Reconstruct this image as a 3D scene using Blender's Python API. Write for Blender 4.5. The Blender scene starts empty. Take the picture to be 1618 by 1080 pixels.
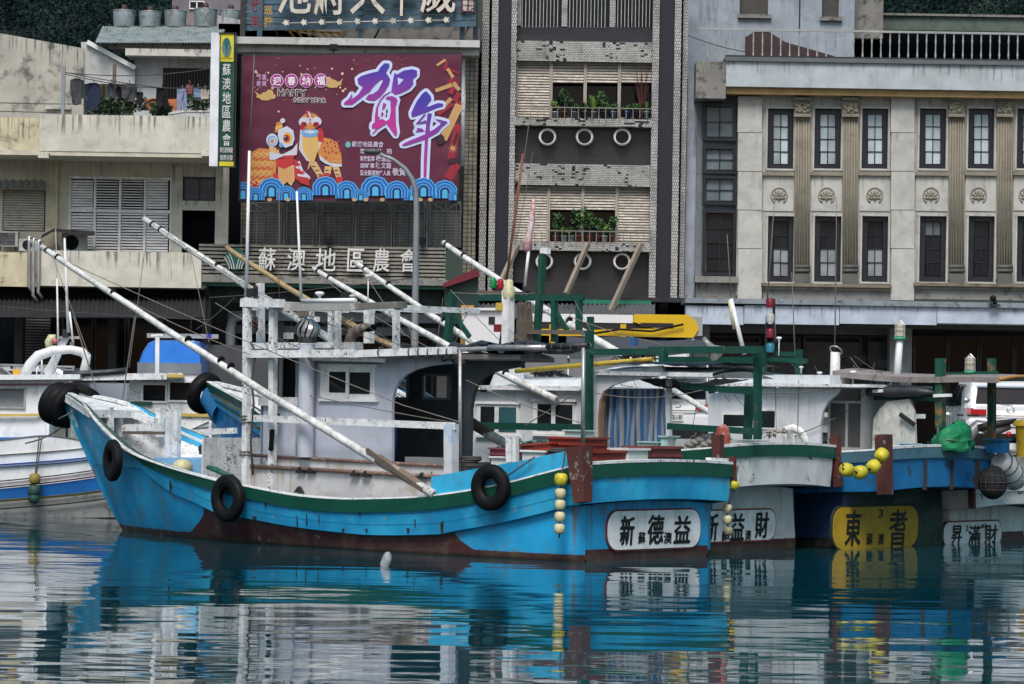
import bpy, math, random
from mathutils import Vector, Matrix, noise
random.seed(7)
SC = bpy.context.scene
COL = SC.collection
R = math.radians
# ------------------------------------------------------------------ camera, sky, sun, exposure
FPX, CXP, HYP, CAMH, ROLL = 5000.0, 809.0, 640.0, 2.22, 0.016     # focal length in photo pixels, principal column, horizon row
cam = bpy.data.cameras.new('camera')
cam.sensor_width = 36.0
cam.lens = FPX / 1618 * 36
cam.shift_y = (HYP - 540) / 1618
cam.clip_start, cam.clip_end = 0.5, 2000
camo = bpy.data.objects.new('camera', cam)
COL.objects.link(camo)
camo.matrix_world = Matrix.Translation((0, 0, CAMH)) @ Matrix.Rotation(R(90), 4, 'X') @ Matrix.Rotation(ROLL, 4, 'Z')
SC.camera = camo
W = bpy.data.worlds.new('World')
SC.world = W
W.use_nodes = True
wn = W.node_tree.nodes
wl = W.node_tree.links
sky = wn.new('ShaderNodeTexSky')
sky.sky_type = 'NISHITA'
sky.sun_disc = False
SUN_EL, SUN_AZ = R(54), R(188)          # azimuth clockwise from +Y
sky.sun_elevation = SUN_EL
sky.sun_rotation = SUN_AZ
sky.air_density = 1.0
sky.dust_density = 4.0
sky.ozone_density = 1.0
hs = wn.new('ShaderNodeHueSaturation')   # an overcast sky: most of the blue is gone
hs.inputs['Saturation'].default_value = 1.6
hs.inputs['Hue'].default_value = 0.455
wl.new(sky.outputs[0], hs.inputs['Color'])
bg = wn['Background']
wl.new(hs.outputs[0], bg.inputs['Color'])
bg.inputs['Strength'].default_value = 0.072
sl = bpy.data.lights.new('sun', 'SUN')
sl.energy = 1.5
sl.angle = R(24)
sl.color = (1.0, 0.99, 0.95)
so = bpy.data.objects.new('sun', sl)
COL.objects.link(so)
sd = Vector((math.sin(SUN_AZ) * math.cos(SUN_EL), math.cos(SUN_AZ) * math.cos(SUN_EL), math.sin(SUN_EL)))
so.rotation_euler = sd.to_track_quat('Z', 'Y').to_euler()
so.location = sd * 100
SC.view_settings.view_transform = 'Standard'
SC.view_settings.look = 'None'
SC.view_settings.gamma = 1
SC.view_settings.exposure = 0.96
SC.view_settings.use_curve_mapping = False
SC.render.engine = 'CYCLES'
SC.cycles.use_denoising = True
SC.cycles.max_bounces = 8

# ------------------------------------------------------------------ helpers
ROOT = {}


def ray(x, y):
    dx, dy = x - CXP, y - HYP
    c, s = math.cos(ROLL), math.sin(ROLL)
    return Vector(((dx * c + dy * s) / FPX, 1.0, -(-dx * s + dy * c) / FPX))


def pw(x, y, D):
    """the point of the place at depth D seen in the photograph at x, y"""
    d = ray(x, y) * D
    return Vector((d.x, D, CAMH + d.z))


def tag(o, label=None, cat=None, group=None, kind=None):
    if label: o['label'] = label
    if cat: o['category'] = cat
    if group: o['group'] = group
    if kind: o['kind'] = kind
    return o


def thing(name, label, cat, loc=(0, 0, 0), rz=0.0, group=None):
    o = bpy.data.objects.new(name, None)
    COL.objects.link(o)
    o.location = loc
    o.rotation_euler = (0, 0, rz)
    o.empty_display_size = 0.2
    ROOT[o.name] = Vector(loc)
    return tag(o, label, cat, group)


def rootloc(p):
    while p is not None and p.parent is not None:
        p = p.parent
    return ROOT.get(p.name, Vector((0, 0, 0))) if p is not None else Vector((0, 0, 0))


class MB:
    """collects shapes; build() links them as one mesh object"""

    def __init__(s):
        s.v, s.f, s.sm = [], [], []

    def add(s, vs, fs, smooth=False):
        n = len(s.v)
        s.v += [Vector(p) for p in vs]
        s.f += [tuple(i + n for i in f) for f in fs]
        s.sm += [smooth] * len(fs)
        return s

    def box(s, x0, x1, y0, y1, z0, z1):
        if x0 > x1: x0, x1 = x1, x0
        if y0 > y1: y0, y1 = y1, y0
        if z0 > z1: z0, z1 = z1, z0
        return s.add([(x0, y0, z0), (x1, y0, z0), (x1, y1, z0), (x0, y1, z0), (x0, y0, z1), (x1, y0, z1), (x1, y1, z1), (x0, y1, z1)],
                     [(0, 3, 2, 1), (4, 5, 6, 7), (0, 1, 5, 4), (1, 2, 6, 5), (2, 3, 7, 6), (3, 0, 4, 7)])

    def beam(s, p, q, w, h, w2=None, h2=None, up=(0, 0, 1)):
        p, q = Vector(p), Vector(q)
        d = (q - p).normalized()
        u = Vector(up)
        if abs(d.dot(u)) > 0.98: u = Vector((0, 1, 0))
        r = d.cross(u).normalized()
        u = r.cross(d)
        w2 = w if w2 is None else w2
        h2 = h if h2 is None else h2
        vs = []
        for c, a, b in ((p, w, h), (q, w2, h2)):
            for i, j in ((-1, -1), (1, -1), (1, 1), (-1, 1)):
                vs.append(c + r * (a / 2 * i) + u * (b / 2 * j))
        return s.add(vs, [(0, 1, 2, 3), (7, 6, 5, 4), (0, 4, 5, 1), (1, 5, 6, 2), (2, 6, 7, 3), (3, 7, 4, 0)])

    def path(s, pts, r, n=8, caps=True):
        pts = [Vector(p) for p in pts]
        rs = r if isinstance(r, (list, tuple)) else [r] * len(pts)
        m = len(pts)
        vs, fs = [], []
        prev = None
        for i, p in enumerate(pts):
            d = (pts[min(i + 1, m - 1)] - pts[max(i - 1, 0)]).normalized()
            if prev is None:
                u = Vector((0, 0, 1)) if abs(d.z) < 0.9 else Vector((0, 1, 0))
            else:
                u = prev
            a = d.cross(u).normalized()
            u = a.cross(d).normalized()
            prev = u
            for k in range(n):
                t = 2 * math.pi * k / n
                vs.append(p + (a * math.cos(t) + u * math.sin(t)) * rs[i])
        for i in range(m - 1):
            for k in range(n):
                fs.append((i * n + k, i * n + (k + 1) % n, (i + 1) * n + (k + 1) % n, (i + 1) * n + k))
        s.add(vs, fs, n > 4)
        if caps:
            b = len(s.v) - m * n
            s.f += [tuple(b + k for k in range(n))[::-1], tuple(b + (m - 1) * n + k for k in range(n))]
            s.sm += [False, False]
        return s

    def tube(s, p, q, r, r2=None, n=8, caps=True):
        return s.path([p, q], [r, r if r2 is None else r2], n, caps)

    def lathe(s, prof, c=(0, 0, 0), axis='Z', n=16):
        vs, fs = [], []
        c = Vector(c)
        M = {'Z': Matrix.Identity(3), 'Y': Matrix(((1, 0, 0), (0, 0, 1), (0, -1, 0))), 'X': Matrix(((0, 0, 1), (0, 1, 0), (-1, 0, 0)))}[axis] if isinstance(axis, str) else axis
        for r, z in prof:
            for k in range(n):
                t = 2 * math.pi * k / n
                vs.append(c + M @ Vector((r * math.cos(t), r * math.sin(t), z)))
        for i in range(len(prof) - 1):
            for k in range(n):
                fs.append((i * n + k, i * n + (k + 1) % n, (i + 1) * n + (k + 1) % n, (i + 1) * n + k))
        return s.add(vs, fs, True)

    def ball(s, c, r, n=12, sx=1, sy=1, sz=1):
        m = max(4, n // 2)
        k = len(s.v)
        s.lathe([(max(1e-4, r * math.sin(math.pi * i / m)), -r * math.cos(math.pi * i / m)) for i in range(m + 1)], (0, 0, 0), 'Z', n)
        for i in range(k, len(s.v)):
            q = s.v[i]
            s.v[i] = Vector((c[0] + q.x * sx, c[1] + q.y * sy, c[2] + q.z * sz))
        return s

    def torus(s, c, Rr, r, M=None, n=28, m=10, flat=1.0):
        vs, fs = [], []
        M = M or Matrix.Identity(3)
        c = Vector(c)
        for i in range(n):
            a = 2 * math.pi * i / n
            for j in range(m):
                b = 2 * math.pi * j / m
                vs.append(c + M @ Vector(((Rr + r * math.cos(b)) * math.cos(a), (Rr + r * math.cos(b)) * math.sin(a), r * flat * math.sin(b))))
        for i in range(n):
            for j in range(m):
                fs.append((i * m + j, ((i + 1) % n) * m + j, ((i + 1) % n) * m + (j + 1) % m, i * m + (j + 1) % m))
        return s.add(vs, fs, True)

    def prism(s, poly, y0, y1, plane='xz'):
        """poly in X,Z (extruded along y) or X,Y (extruded along z)"""
        n = len(poly)
        f = (lambda a, b, c: (a, c, b)) if plane == 'xz' else ((lambda a, b, c: (a, b, c)) if plane == 'xy' else (lambda a, b, c: (c, a, b)))
        vs = [f(a, b, y0) for a, b in poly] + [f(a, b, y1) for a, b in poly]
        fs = [tuple(range(n)), tuple(range(2 * n - 1, n - 1, -1))] + [(i, n + i, n + (i + 1) % n, (i + 1) % n) for i in range(n)]
        return s.add(vs, fs)

    def grid(s, fn, nu, nv, smooth=True):
        vs = [fn(i / nu, j / nv) for i in range(nu + 1) for j in range(nv + 1)]
        fs = [(i * (nv + 1) + j, (i + 1) * (nv + 1) + j, (i + 1) * (nv + 1) + j + 1, i * (nv + 1) + j + 1) for i in range(nu) for j in range(nv)]
        return s.add(vs, fs, smooth)

    def mesh(s, name, off=Vector((0, 0, 0))):
        me = bpy.data.meshes.new(name)
        me.from_pydata([tuple(p - off) for p in s.v], [], s.f)
        me.polygons.foreach_set('use_smooth', s.sm)
        me.update()
        return me

    def build(s, name, m, parent=None, world=False):
        off = rootloc(parent) if (world and parent is not None) else Vector((0, 0, 0))
        me = s.mesh(name, off)
        if m is not None: me.materials.append(m)
        o = bpy.data.objects.new(name, me)
        COL.objects.link(o)
        o.parent = parent
        return o


def inst(name, me, parent, loc, rot=(0, 0, 0), sc=(1, 1, 1), world=True):
    o = bpy.data.objects.new(name, me)
    COL.objects.link(o)
    o.parent = parent
    o.location = Vector(loc) - (rootloc(parent) if world and parent is not None else Vector((0, 0, 0)))
    o.rotation_euler = rot
    o.scale = sc
    return o


def solo(mb, name, m, label, cat, group=None, loc=None):
    """a thing that is one mesh; its origin goes to the middle of its base"""
    xs = [p.x for p in mb.v]; ys = [p.y for p in mb.v]; zs = [p.z for p in mb.v]
    c = Vector(((min(xs) + max(xs)) / 2, (min(ys) + max(ys)) / 2, min(zs)))
    me = mb.mesh(name, c)
    me.materials.append(m)
    o = bpy.data.objects.new(name, me)
    COL.objects.link(o)
    o.location = c
    ROOT[o.name] = c
    return tag(o, label, cat, group)


def struct(mb, name, m, kind='structure'):
    o = mb.build(name, m)
    o['kind'] = kind
    return o


GL = {}


def glyph(txt, off=0.0):
    """flat letter mesh, centred, one em high"""
    k = (txt, off)
    if k not in GL:
        cu = bpy.data.curves.new('lettering', 'FONT')
        cu.body = txt
        cu.size = 1.0
        cu.resolution_u = 2
        cu.offset = off
        o = bpy.data.objects.new('lettering', cu)
        COL.objects.link(o)
        dg = bpy.context.evaluated_depsgraph_get()
        me = o.evaluated_get(dg).to_mesh()
        vs = [v.co.copy() for v in me.vertices]
        fs = [tuple(p.vertices) for p in me.polygons]
        o.evaluated_get(dg).to_mesh_clear()
        bpy.data.objects.remove(o)
        bpy.data.curves.remove(cu)
        xs = [v.x for v in vs]; ys = [v.y for v in vs]
        x0, x1, y0, y1 = min(xs), max(xs), min(ys), max(ys)
        GL[k] = ([((v.x - (x0 + x1) / 2), (v.y - (y0 + y1) / 2)) for v in vs], fs, x1 - x0, y1 - y0)
    return GL[k]


def lettering(mb, txt, fn, w, h, cx=0.0, cy=0.0, off=0.0, thick=0.0, brush=0.0, shear=0.0):
    """letters scaled into w x h about (cx, cy); fn(a, b, depth) places them"""
    vs, fs, gw, gh = glyph(txt, off)
    P = []
    for a, b in vs:
        x, y = a / gw * w, b / gh * h
        x += shear * y
        if brush:
            q = noise.noise_vector(Vector((x / w * 4 + cx * 3, y / h * 4, 3.3)))
            x += q.x * brush * w
            y += q.y * brush * h
        P.append((cx + x, cy + y))
    if thick:
        from collections import Counter
        ec = Counter()
        for f in fs:
            for i in range(len(f)):
                ec[(f[i], f[(i + 1) % len(f)])] += 1
        n = len(P)
        V = [fn(a, b, thick) for a, b in P] + [fn(a, b, 0) for a, b in P]
        F = list(fs)
        for (i, j) in ec:
            if (j, i) not in ec:
                F.append((i, n + i, n + j, j))
        mb.add(V, F)
    else:
        mb.add([fn(a, b, 0) for a, b in P], fs)
    return mb


# ------------------------------------------------------------------ materials
MATS = {}


class NT:
    def __init__(s, m):
        s.t = m.node_tree
        s.n = s.t.nodes
        s.l = s.t.links

    def new(s, typ, **kw):
        nd = s.n.new('ShaderNode' + typ)
        for k, v in kw.items():
            if k in nd.inputs.keys(): nd.inputs[k].default_value = v
            else: setattr(nd, k, v)
        return nd

    def link(s, a, b): s.l.new(a, b)

    def mix(s, fac, a, b, mode='MIX'):
        nd = s.n.new('ShaderNodeMix')
        nd.data_type = 'RGBA'
        nd.blend_type = mode
        for i, x in ((0, fac), (6, a), (7, b)):
            if hasattr(x, 'is_linked'): s.l.new(x, nd.inputs[i])
            elif i == 0: nd.inputs[0].default_value = x
            else: nd.inputs[i].default_value = (*x, 1) if len(x) == 3 else x
        return nd.outputs[2]

    def math(s, op, a, b=0.0, c=None):
        nd = s.n.new('ShaderNodeMath')
        nd.operation = op
        for i, x in enumerate((a, b) if c is None else (a, b, c)):
            if hasattr(x, 'is_linked'): s.l.new(x, nd.inputs[i])
            else: nd.inputs[i].default_value = x
        return nd.outputs[0]

    def ramp(s, x, a, b, lo=0.0, hi=1.0):
        nd = s.n.new('ShaderNodeMapRange')
        nd.interpolation_type = 'SMOOTHSTEP'
        s.l.new(x, nd.inputs[0])
        for i, q in ((1, a), (2, b), (3, lo), (4, hi)): nd.inputs[i].default_value = q
        return nd.outputs[0]

    def coords(s, scale=(1, 1, 1), rnd=True):
        tc = s.n.new('ShaderNodeTexCoord')
        mp = s.n.new('ShaderNodeMapping')
        mp.inputs['Scale'].default_value = scale
        s.l.new(tc.outputs['Object'], mp.inputs[0])
        if rnd:
            oi = s.n.new('ShaderNodeObjectInfo')
            cx = s.n.new('ShaderNodeCombineXYZ')
            q = s.math('MULTIPLY', oi.outputs['Random'], 37.0)
            for i in range(3): s.l.new(q, cx.inputs[i])
            s.l.new(cx.outputs[0], mp.inputs['Location'])
        return mp.outputs[0]

    def noise(s, co, scale, detail=5.0, rough=0.55):
        nd = s.n.new('ShaderNodeTexNoise')
        nd.inputs['Scale'].default_value = scale
        nd.inputs['Detail'].default_value = detail
        nd.inputs['Roughness'].default_value = rough
        s.l.new(co, nd.inputs['Vector'])
        return nd.outputs[0]


def mat(name, col, rough=0.55, metal=0.0, var=0.18, scale=2.0, stain=None, st=0.0, streak=0.0, chip=None, ch=0.0, chs=9.0, bump=0.0, bs=30.0,
        col2=None, spec=0.4, colfn=None, alpha=None, emit=None, coat=0.0):
    """weathered surface: broad tone variation, rain streaks, patches of stain, chipped paint"""
    if name in MATS: return MATS[name]
    m = bpy.data.materials.new(name)
    m.use_nodes = True
    t = NT(m)
    b = t.n['Principled BSDF']
    co = t.coords()
    base = colfn(t) if colfn else None
    if base is None:
        rgb = t.n.new('ShaderNodeRGB')
        rgb.outputs[0].default_value = (*col, 1)
        base = rgb.outputs[0]
    n1 = t.noise(co, scale, 6)
    if col2 is not None:
        base = t.mix(t.ramp(n1, 0.42, 0.6), base, col2)
    v = t.ramp(n1, 0.25, 0.75, 1 - var, 1 + var * 0.6)
    cc = t.n.new('ShaderNodeCombineXYZ')
    for i in range(3): t.l.new(v, cc.inputs[i])
    base = t.mix(1.0, base, cc.outputs[0], 'MULTIPLY')
    rr = rough
    if stain is not None:
        if streak > 0:
            cs = t.coords((6.0, 6.0, 0.30))
            n2 = t.noise(cs, 1.7, 6, 0.62)
            n2b = t.noise(co, 0.9, 4)
            tg = t.n.new('ShaderNodeTexCoord')
            sg = t.n.new('ShaderNodeSeparateXYZ')
            t.link(tg.outputs['Generated'], sg.inputs[0])
            run = t.math('ADD', sg.outputs[2], t.math('MULTIPLY', t.math('SUBTRACT', n2b, 0.5), 1.6))    # runs start at the top edge
            f = t.math('MULTIPLY', t.ramp(n2, 0.50, 0.64), t.ramp(run, 0.35, 1.0))
            base = t.mix(t.math('MULTIPLY', f, streak), base, stain)
        if st > 0:
            n3 = t.noise(co, scale * 1.7, 9, 0.68)
            base = t.mix(t.math('MULTIPLY', t.ramp(n3, 0.5, 0.68), st), base, stain)
    if chip is not None and ch > 0:
        n4 = t.math('ADD', t.noise(co, chs, 8, 0.66), t.ramp(t.noise(co, 1.7, 3), 0.3, 0.7, -0.14, 0.06))
        base = t.mix(t.ramp(n4, 0.72 - 0.25 * ch, 0.75 - 0.25 * ch), base, chip)
    t.link(base, b.inputs['Base Color'])
    nr = t.noise(co, scale * 3, 4)
    t.link(t.ramp(nr, 0.3, 0.7, max(0.02, rough - 0.12), min(1, rough + 0.12)), b.inputs['Roughness'])
    b.inputs['Metallic'].default_value = metal
    b.inputs['Specular IOR Level'].default_value = spec
    if coat: b.inputs['Coat Weight'].default_value = coat
    if alpha is not None: b.inputs['Alpha'].default_value = alpha
    if emit:
        b.inputs['Emission Color'].default_value = (*emit[0], 1)
        b.inputs['Emission Strength'].default_value = emit[1]
    if bump > 0:
        bn = t.n.new('ShaderNodeBump')
        bn.inputs['Strength'].default_value = bump
        bn.inputs['Distance'].default_value = 0.02
        t.link(t.noise(co, bs, 5), bn.inputs['Height'])
        t.link(bn.outputs[0], b.inputs['Normal'])
    MATS[name] = m
    return m


def tilemat(name, col, mortar, bw, bh, offset=0.5, msize=0.012, stain=(0.01, 0.012, 0.013), st=0.0, var=0.25, rough=0.35, swap=False, missing=0.0):
    if name in MATS: return MATS[name]
    m = bpy.data.materials.new(name)
    m.use_nodes = True
    t = NT(m)
    b = t.n['Principled BSDF']
    tc = t.n.new('ShaderNodeTexCoord')
    sx = t.n.new('ShaderNodeSeparateXYZ')
    t.link(tc.outputs['Object'], sx.inputs[0])
    cx = t.n.new('ShaderNodeCombineXYZ')
    xy = t.math('ADD', sx.outputs[0], sx.outputs[1])
    t.link(sx.outputs[2] if swap else xy, cx.inputs[0])
    t.link(xy if swap else sx.outputs[2], cx.inputs[1])
    br = t.n.new('ShaderNodeTexBrick')
    br.offset = offset
    br.inputs['Scale'].default_value = 1.0
    br.inputs['Brick Width'].default_value = bw
    br.inputs['Row Height'].default_value = bh
    br.inputs['Mortar Size'].default_value = msize
    br.inputs['Mortar Smooth'].default_value = 0.1
    br.inputs['Color1'].default_value = (*col, 1)
    br.inputs['Color2'].default_value = (*[c * (1 - var) for c in col], 1)
    br.inputs['Mortar'].default_value = (*mortar, 1)
    t.link(cx.outputs[0], br.inputs['Vector'])
    co = t.coords((1, 1, 1))
    base = br.outputs['Color']
    n = t.noise(co, 0.9, 4)
    base = t.mix(t.ramp(n, 0.3, 0.75, 0.0, 0.35), base, stain)
    if st > 0:
        n2 = t.noise(co, 2.4, 8, 0.7)
        base = t.mix(t.math('MULTIPLY', t.ramp(n2, 0.48, 0.62), st), base, stain)
    if missing > 0:       # single tiles that fell off: a value per tile
        wn_ = t.n.new('ShaderNodeTexWhiteNoise')
        sc_ = t.n.new('ShaderNodeVectorMath')
        sc_.operation = 'SNAP'
        sc_.inputs[1].default_value = (bw, bh, 1)
        t.link(cx.outputs[0], sc_.inputs[0])
        t.link(sc_.outputs[0], wn_.inputs['Vector'])
        k = t.math('GREATER_THAN', t.math('ADD', wn_.outputs['Value'], t.ramp(t.noise(co, 1.3, 4), 0.35, 0.7, -0.30, 0.22)), 1.0 - missing)
        base = t.mix(k, base, stain)
    t.link(base, b.inputs['Base Color'])
    b.inputs['Roughness'].default_value = rough
    bn = t.n.new('ShaderNodeBump')
    bn.inputs['Strength'].default_value = 0.4
    bn.inputs['Distance'].default_value = 0.01
    bn.invert = True
    t.link(br.outputs['Fac'], bn.inputs['Height'])
    t.link(bn.outputs[0], b.inputs['Normal'])
    MATS[name] = m
    return m


def glassmat(name, col, rough=0.06, var=0.3):
    if name in MATS: return MATS[name]
    m = mat(name, col, rough, 0.0, var, 1.2, spec=0.22)
    m.node_tree.nodes['Principled BSDF'].inputs['Roughness'].default_value = rough
    for l in list(m.node_tree.links):
        if l.to_socket == m.node_tree.nodes['Principled BSDF'].inputs['Roughness']: m.node_tree.links.remove(l)
    return m


GRIME = (0.018, 0.02, 0.02)
RUST = (0.09, 0.035, 0.012)
cream = mat('cream_plaster', (0.50, 0.485, 0.385), 0.8, stain=GRIME, st=0.12, streak=0.3, bump=0.25)
cream_d = mat('soiled_plaster', (0.38, 0.38, 0.33), 0.85, stain=GRIME, st=0.75, streak=0.9, bump=0.3, scale=1.4)
cream_p = mat('pale_plaster', (0.52, 0.52, 0.445), 0.8, stain=GRIME, st=0.18, streak=0.75, bump=0.25)
cream_y = mat('yellowed_plaster', (0.52, 0.48, 0.33), 0.8, stain=GRIME, st=0.6, streak=0.8, bump=0.3)
concrete = mat('weathered_concrete', (0.20, 0.20, 0.18), 0.9, stain=GRIME, st=0.8, streak=0.7, bump=0.4)
concrete_w = mat('white_concrete', (0.50, 0.50, 0.46), 0.85, stain=GRIME, st=0.5, streak=0.7, bump=0.3)
dark = mat('dark_interior', (0.004, 0.006, 0.008), 0.9, spec=0.05)  # near-black colour stands in for the shade inside rooms and gaps
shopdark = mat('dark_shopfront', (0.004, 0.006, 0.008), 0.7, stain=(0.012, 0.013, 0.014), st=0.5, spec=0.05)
alu = mat('aluminium', (0.42, 0.43, 0.43), 0.4, 0.6, stain=GRIME, st=0.3, streak=0.4)
steel_d = mat('dark_steel', (0.03, 0.035, 0.04), 0.5, 0.4, stain=RUST, st=0.3)
white = mat('white_paint', (0.72, 0.74, 0.74), 0.5, stain=(0.12, 0.11, 0.09), st=0.25, streak=0.3)
whitew = mat('peeling_white_paint', (0.68, 0.71, 0.72), 0.6, stain=(0.17, 0.185, 0.17), st=0.6, streak=0.5, scale=5.0, chip=(0.07, 0.08, 0.07), ch=0.5, chs=24, bump=0.3)
black = mat('black_rubber', (0.004, 0.004, 0.005), 0.6, bump=0.4, bs=60, spec=0.2)
wood = mat('old_timber', (0.12, 0.095, 0.075), 0.8, stain=GRIME, st=0.5, bump=0.4)
glass = glassmat('dark_window_glass', (0.008, 0.012, 0.016))
glassb = glassmat('bright_window_glass', (0.10, 0.125, 0.14), 0.12)
rope = mat('rope', (0.16, 0.15, 0.13), 0.9)
wire = mat('cable', (0.05, 0.05, 0.052), 0.7)
# ------------------------------------------------------------------ ground, water, hill
QZ, QY = 1.25, 61.5


def watermat():
    m = bpy.data.materials.new('harbour_water')
    m.use_nodes = True
    t = NT(m)
    b = t.n['Principled BSDF']
    b.inputs['Base Color'].default_value = (0.002, 0.042, 0.058, 1)
    b.inputs['Roughness'].default_value = 0.025
    b.inputs['IOR'].default_value = 1.33
    b.inputs['Specular IOR Level'].default_value = 0.5
    n1 = t.noise(t.coords((0.42, 0.9, 1), False), 0.60, 2, 0.5)
    n2 = t.noise(t.coords((0.6, 1.0, 1), False), 1.9, 2, 0.5)
    n3 = t.noise(t.coords((0.25, 0.6, 1), False), 0.16, 2)
    h = t.math('ADD', t.math('MULTIPLY', n1, 0.020), t.math('MULTIPLY', n2, t.ramp(n3, 0.3, 0.7, 0.0006, 0.0042)))
    bn = t.n.new('ShaderNodeBump')
    bn.inputs['Strength'].default_value = 1.0
    bn.inputs['Distance'].default_value = 1.0
    t.link(h, bn.inputs['Height'])
    t.link(bn.outputs[0], b.inputs['Normal'])
    return m


struct(MB().add([(-300, -60, 0), (300, -60, 0), (300, QY + 1, 0), (-300, QY + 1, 0)], [(0, 1, 2, 3)]), 'water', watermat())
struct(MB().add([(-400, QY, QZ), (400, QY, QZ), (400, 900, QZ), (-400, 900, QZ)], [(0, 1, 2, 3)]), 'ground',
       mat('ground_concrete', (0.16, 0.16, 0.15), 0.9, stain=GRIME, st=0.5))
struct(MB().box(-300, 300, QY, QY + 0.6, -3, QZ + 0.12), 'quay_wall', concrete)
struct(MB().add([(-300, 70, QZ + .004), (300, 70, QZ + .004), (300, 80, QZ + .004), (-300, 80, QZ + .004)], [(0, 1, 2, 3)]), 'road',
       mat('asphalt', (0.05, 0.05, 0.052), 0.9, bump=0.4))
mk = MB()
for i in range(60):
    mk.box(-150 + i * 5, -148 + i * 5, 74.92, 75.08, QZ + .006, QZ + .01)
struct(mk, 'road_marking', mat('road_paint', (0.7, 0.7, 0.68), 0.7))
struct(MB().box(-300, 300, 80.0, 80.3, QZ, QZ + 0.13), 'kerb', concrete)


def hillz(x, y):
    return max(0, (y - 130) * 0.34 + 8 * noise.noise(Vector((x * .02, y * .02, 0)))) + QZ


hm = MB()
hm.grid(lambda a, b: Vector((-150 + a * 300, 125 + b * 260, hillz(-150 + a * 300, 125 + b * 260) - 0.3)), 40, 30)
struct(hm, 'hill', mat('hill_soil', (0.02, 0.03, 0.02), 0.95))
leafd = mat('hill_foliage', (0.008, 0.022, 0.022), 0.9, var=0.6, scale=0.35, spec=0.1, col2=(0.016, 0.038, 0.034))
lf = MB()
rnd = random.Random(3)


def leaves(mb, c, rx, ry, rz, n, size, rng):
    for _ in range(n):
        while True:
            q = Vector((rng.uniform(-1, 1), rng.uniform(-1, 1), rng.uniform(-1, 1)))
            if 0.25 < q.length < 1: break
        p = Vector(c) + Vector((q.x * rx, q.y * ry, q.z * rz))
        a = Vector((rng.uniform(-1, 1), rng.uniform(-1, 1), rng.uniform(-1, 1))).normalized()
        b = a.cross(Vector((rng.uniform(-1, 1), rng.uniform(-1, 1), rng.uniform(-.2, 1)))).normalized()
        s_ = size * rng.uniform(.6, 1.3)
        mb.add([p - a * s_, p + b * s_ * .5, p + a * s_, p - b * s_ * .5], [(0, 1, 2, 3)])


for k in range(430):
    y = rnd.uniform(150, 262)
    if k % 3 != 2:
        x = rnd.uniform(-0.172, -0.085) * y
    else:
        x = rnd.uniform(0.105, 0.172) * y
    s_ = rnd.uniform(1.6, 3.4)
    zz = hillz(x, y)
    if zz + s_ * 2.4 < 2.2 + 0.104 * y: continue
    for j in range(3):
        leaves(lf, (x + rnd.uniform(-s_, s_) * .7, y + rnd.uniform(-1, 1), zz + s_ * rnd.uniform(.5, 1.9)), s_ * .7, s_ * .7, s_ * .62, 230, .13, rnd)
struct(lf, 'forest', leafd, 'stuff')


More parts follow.
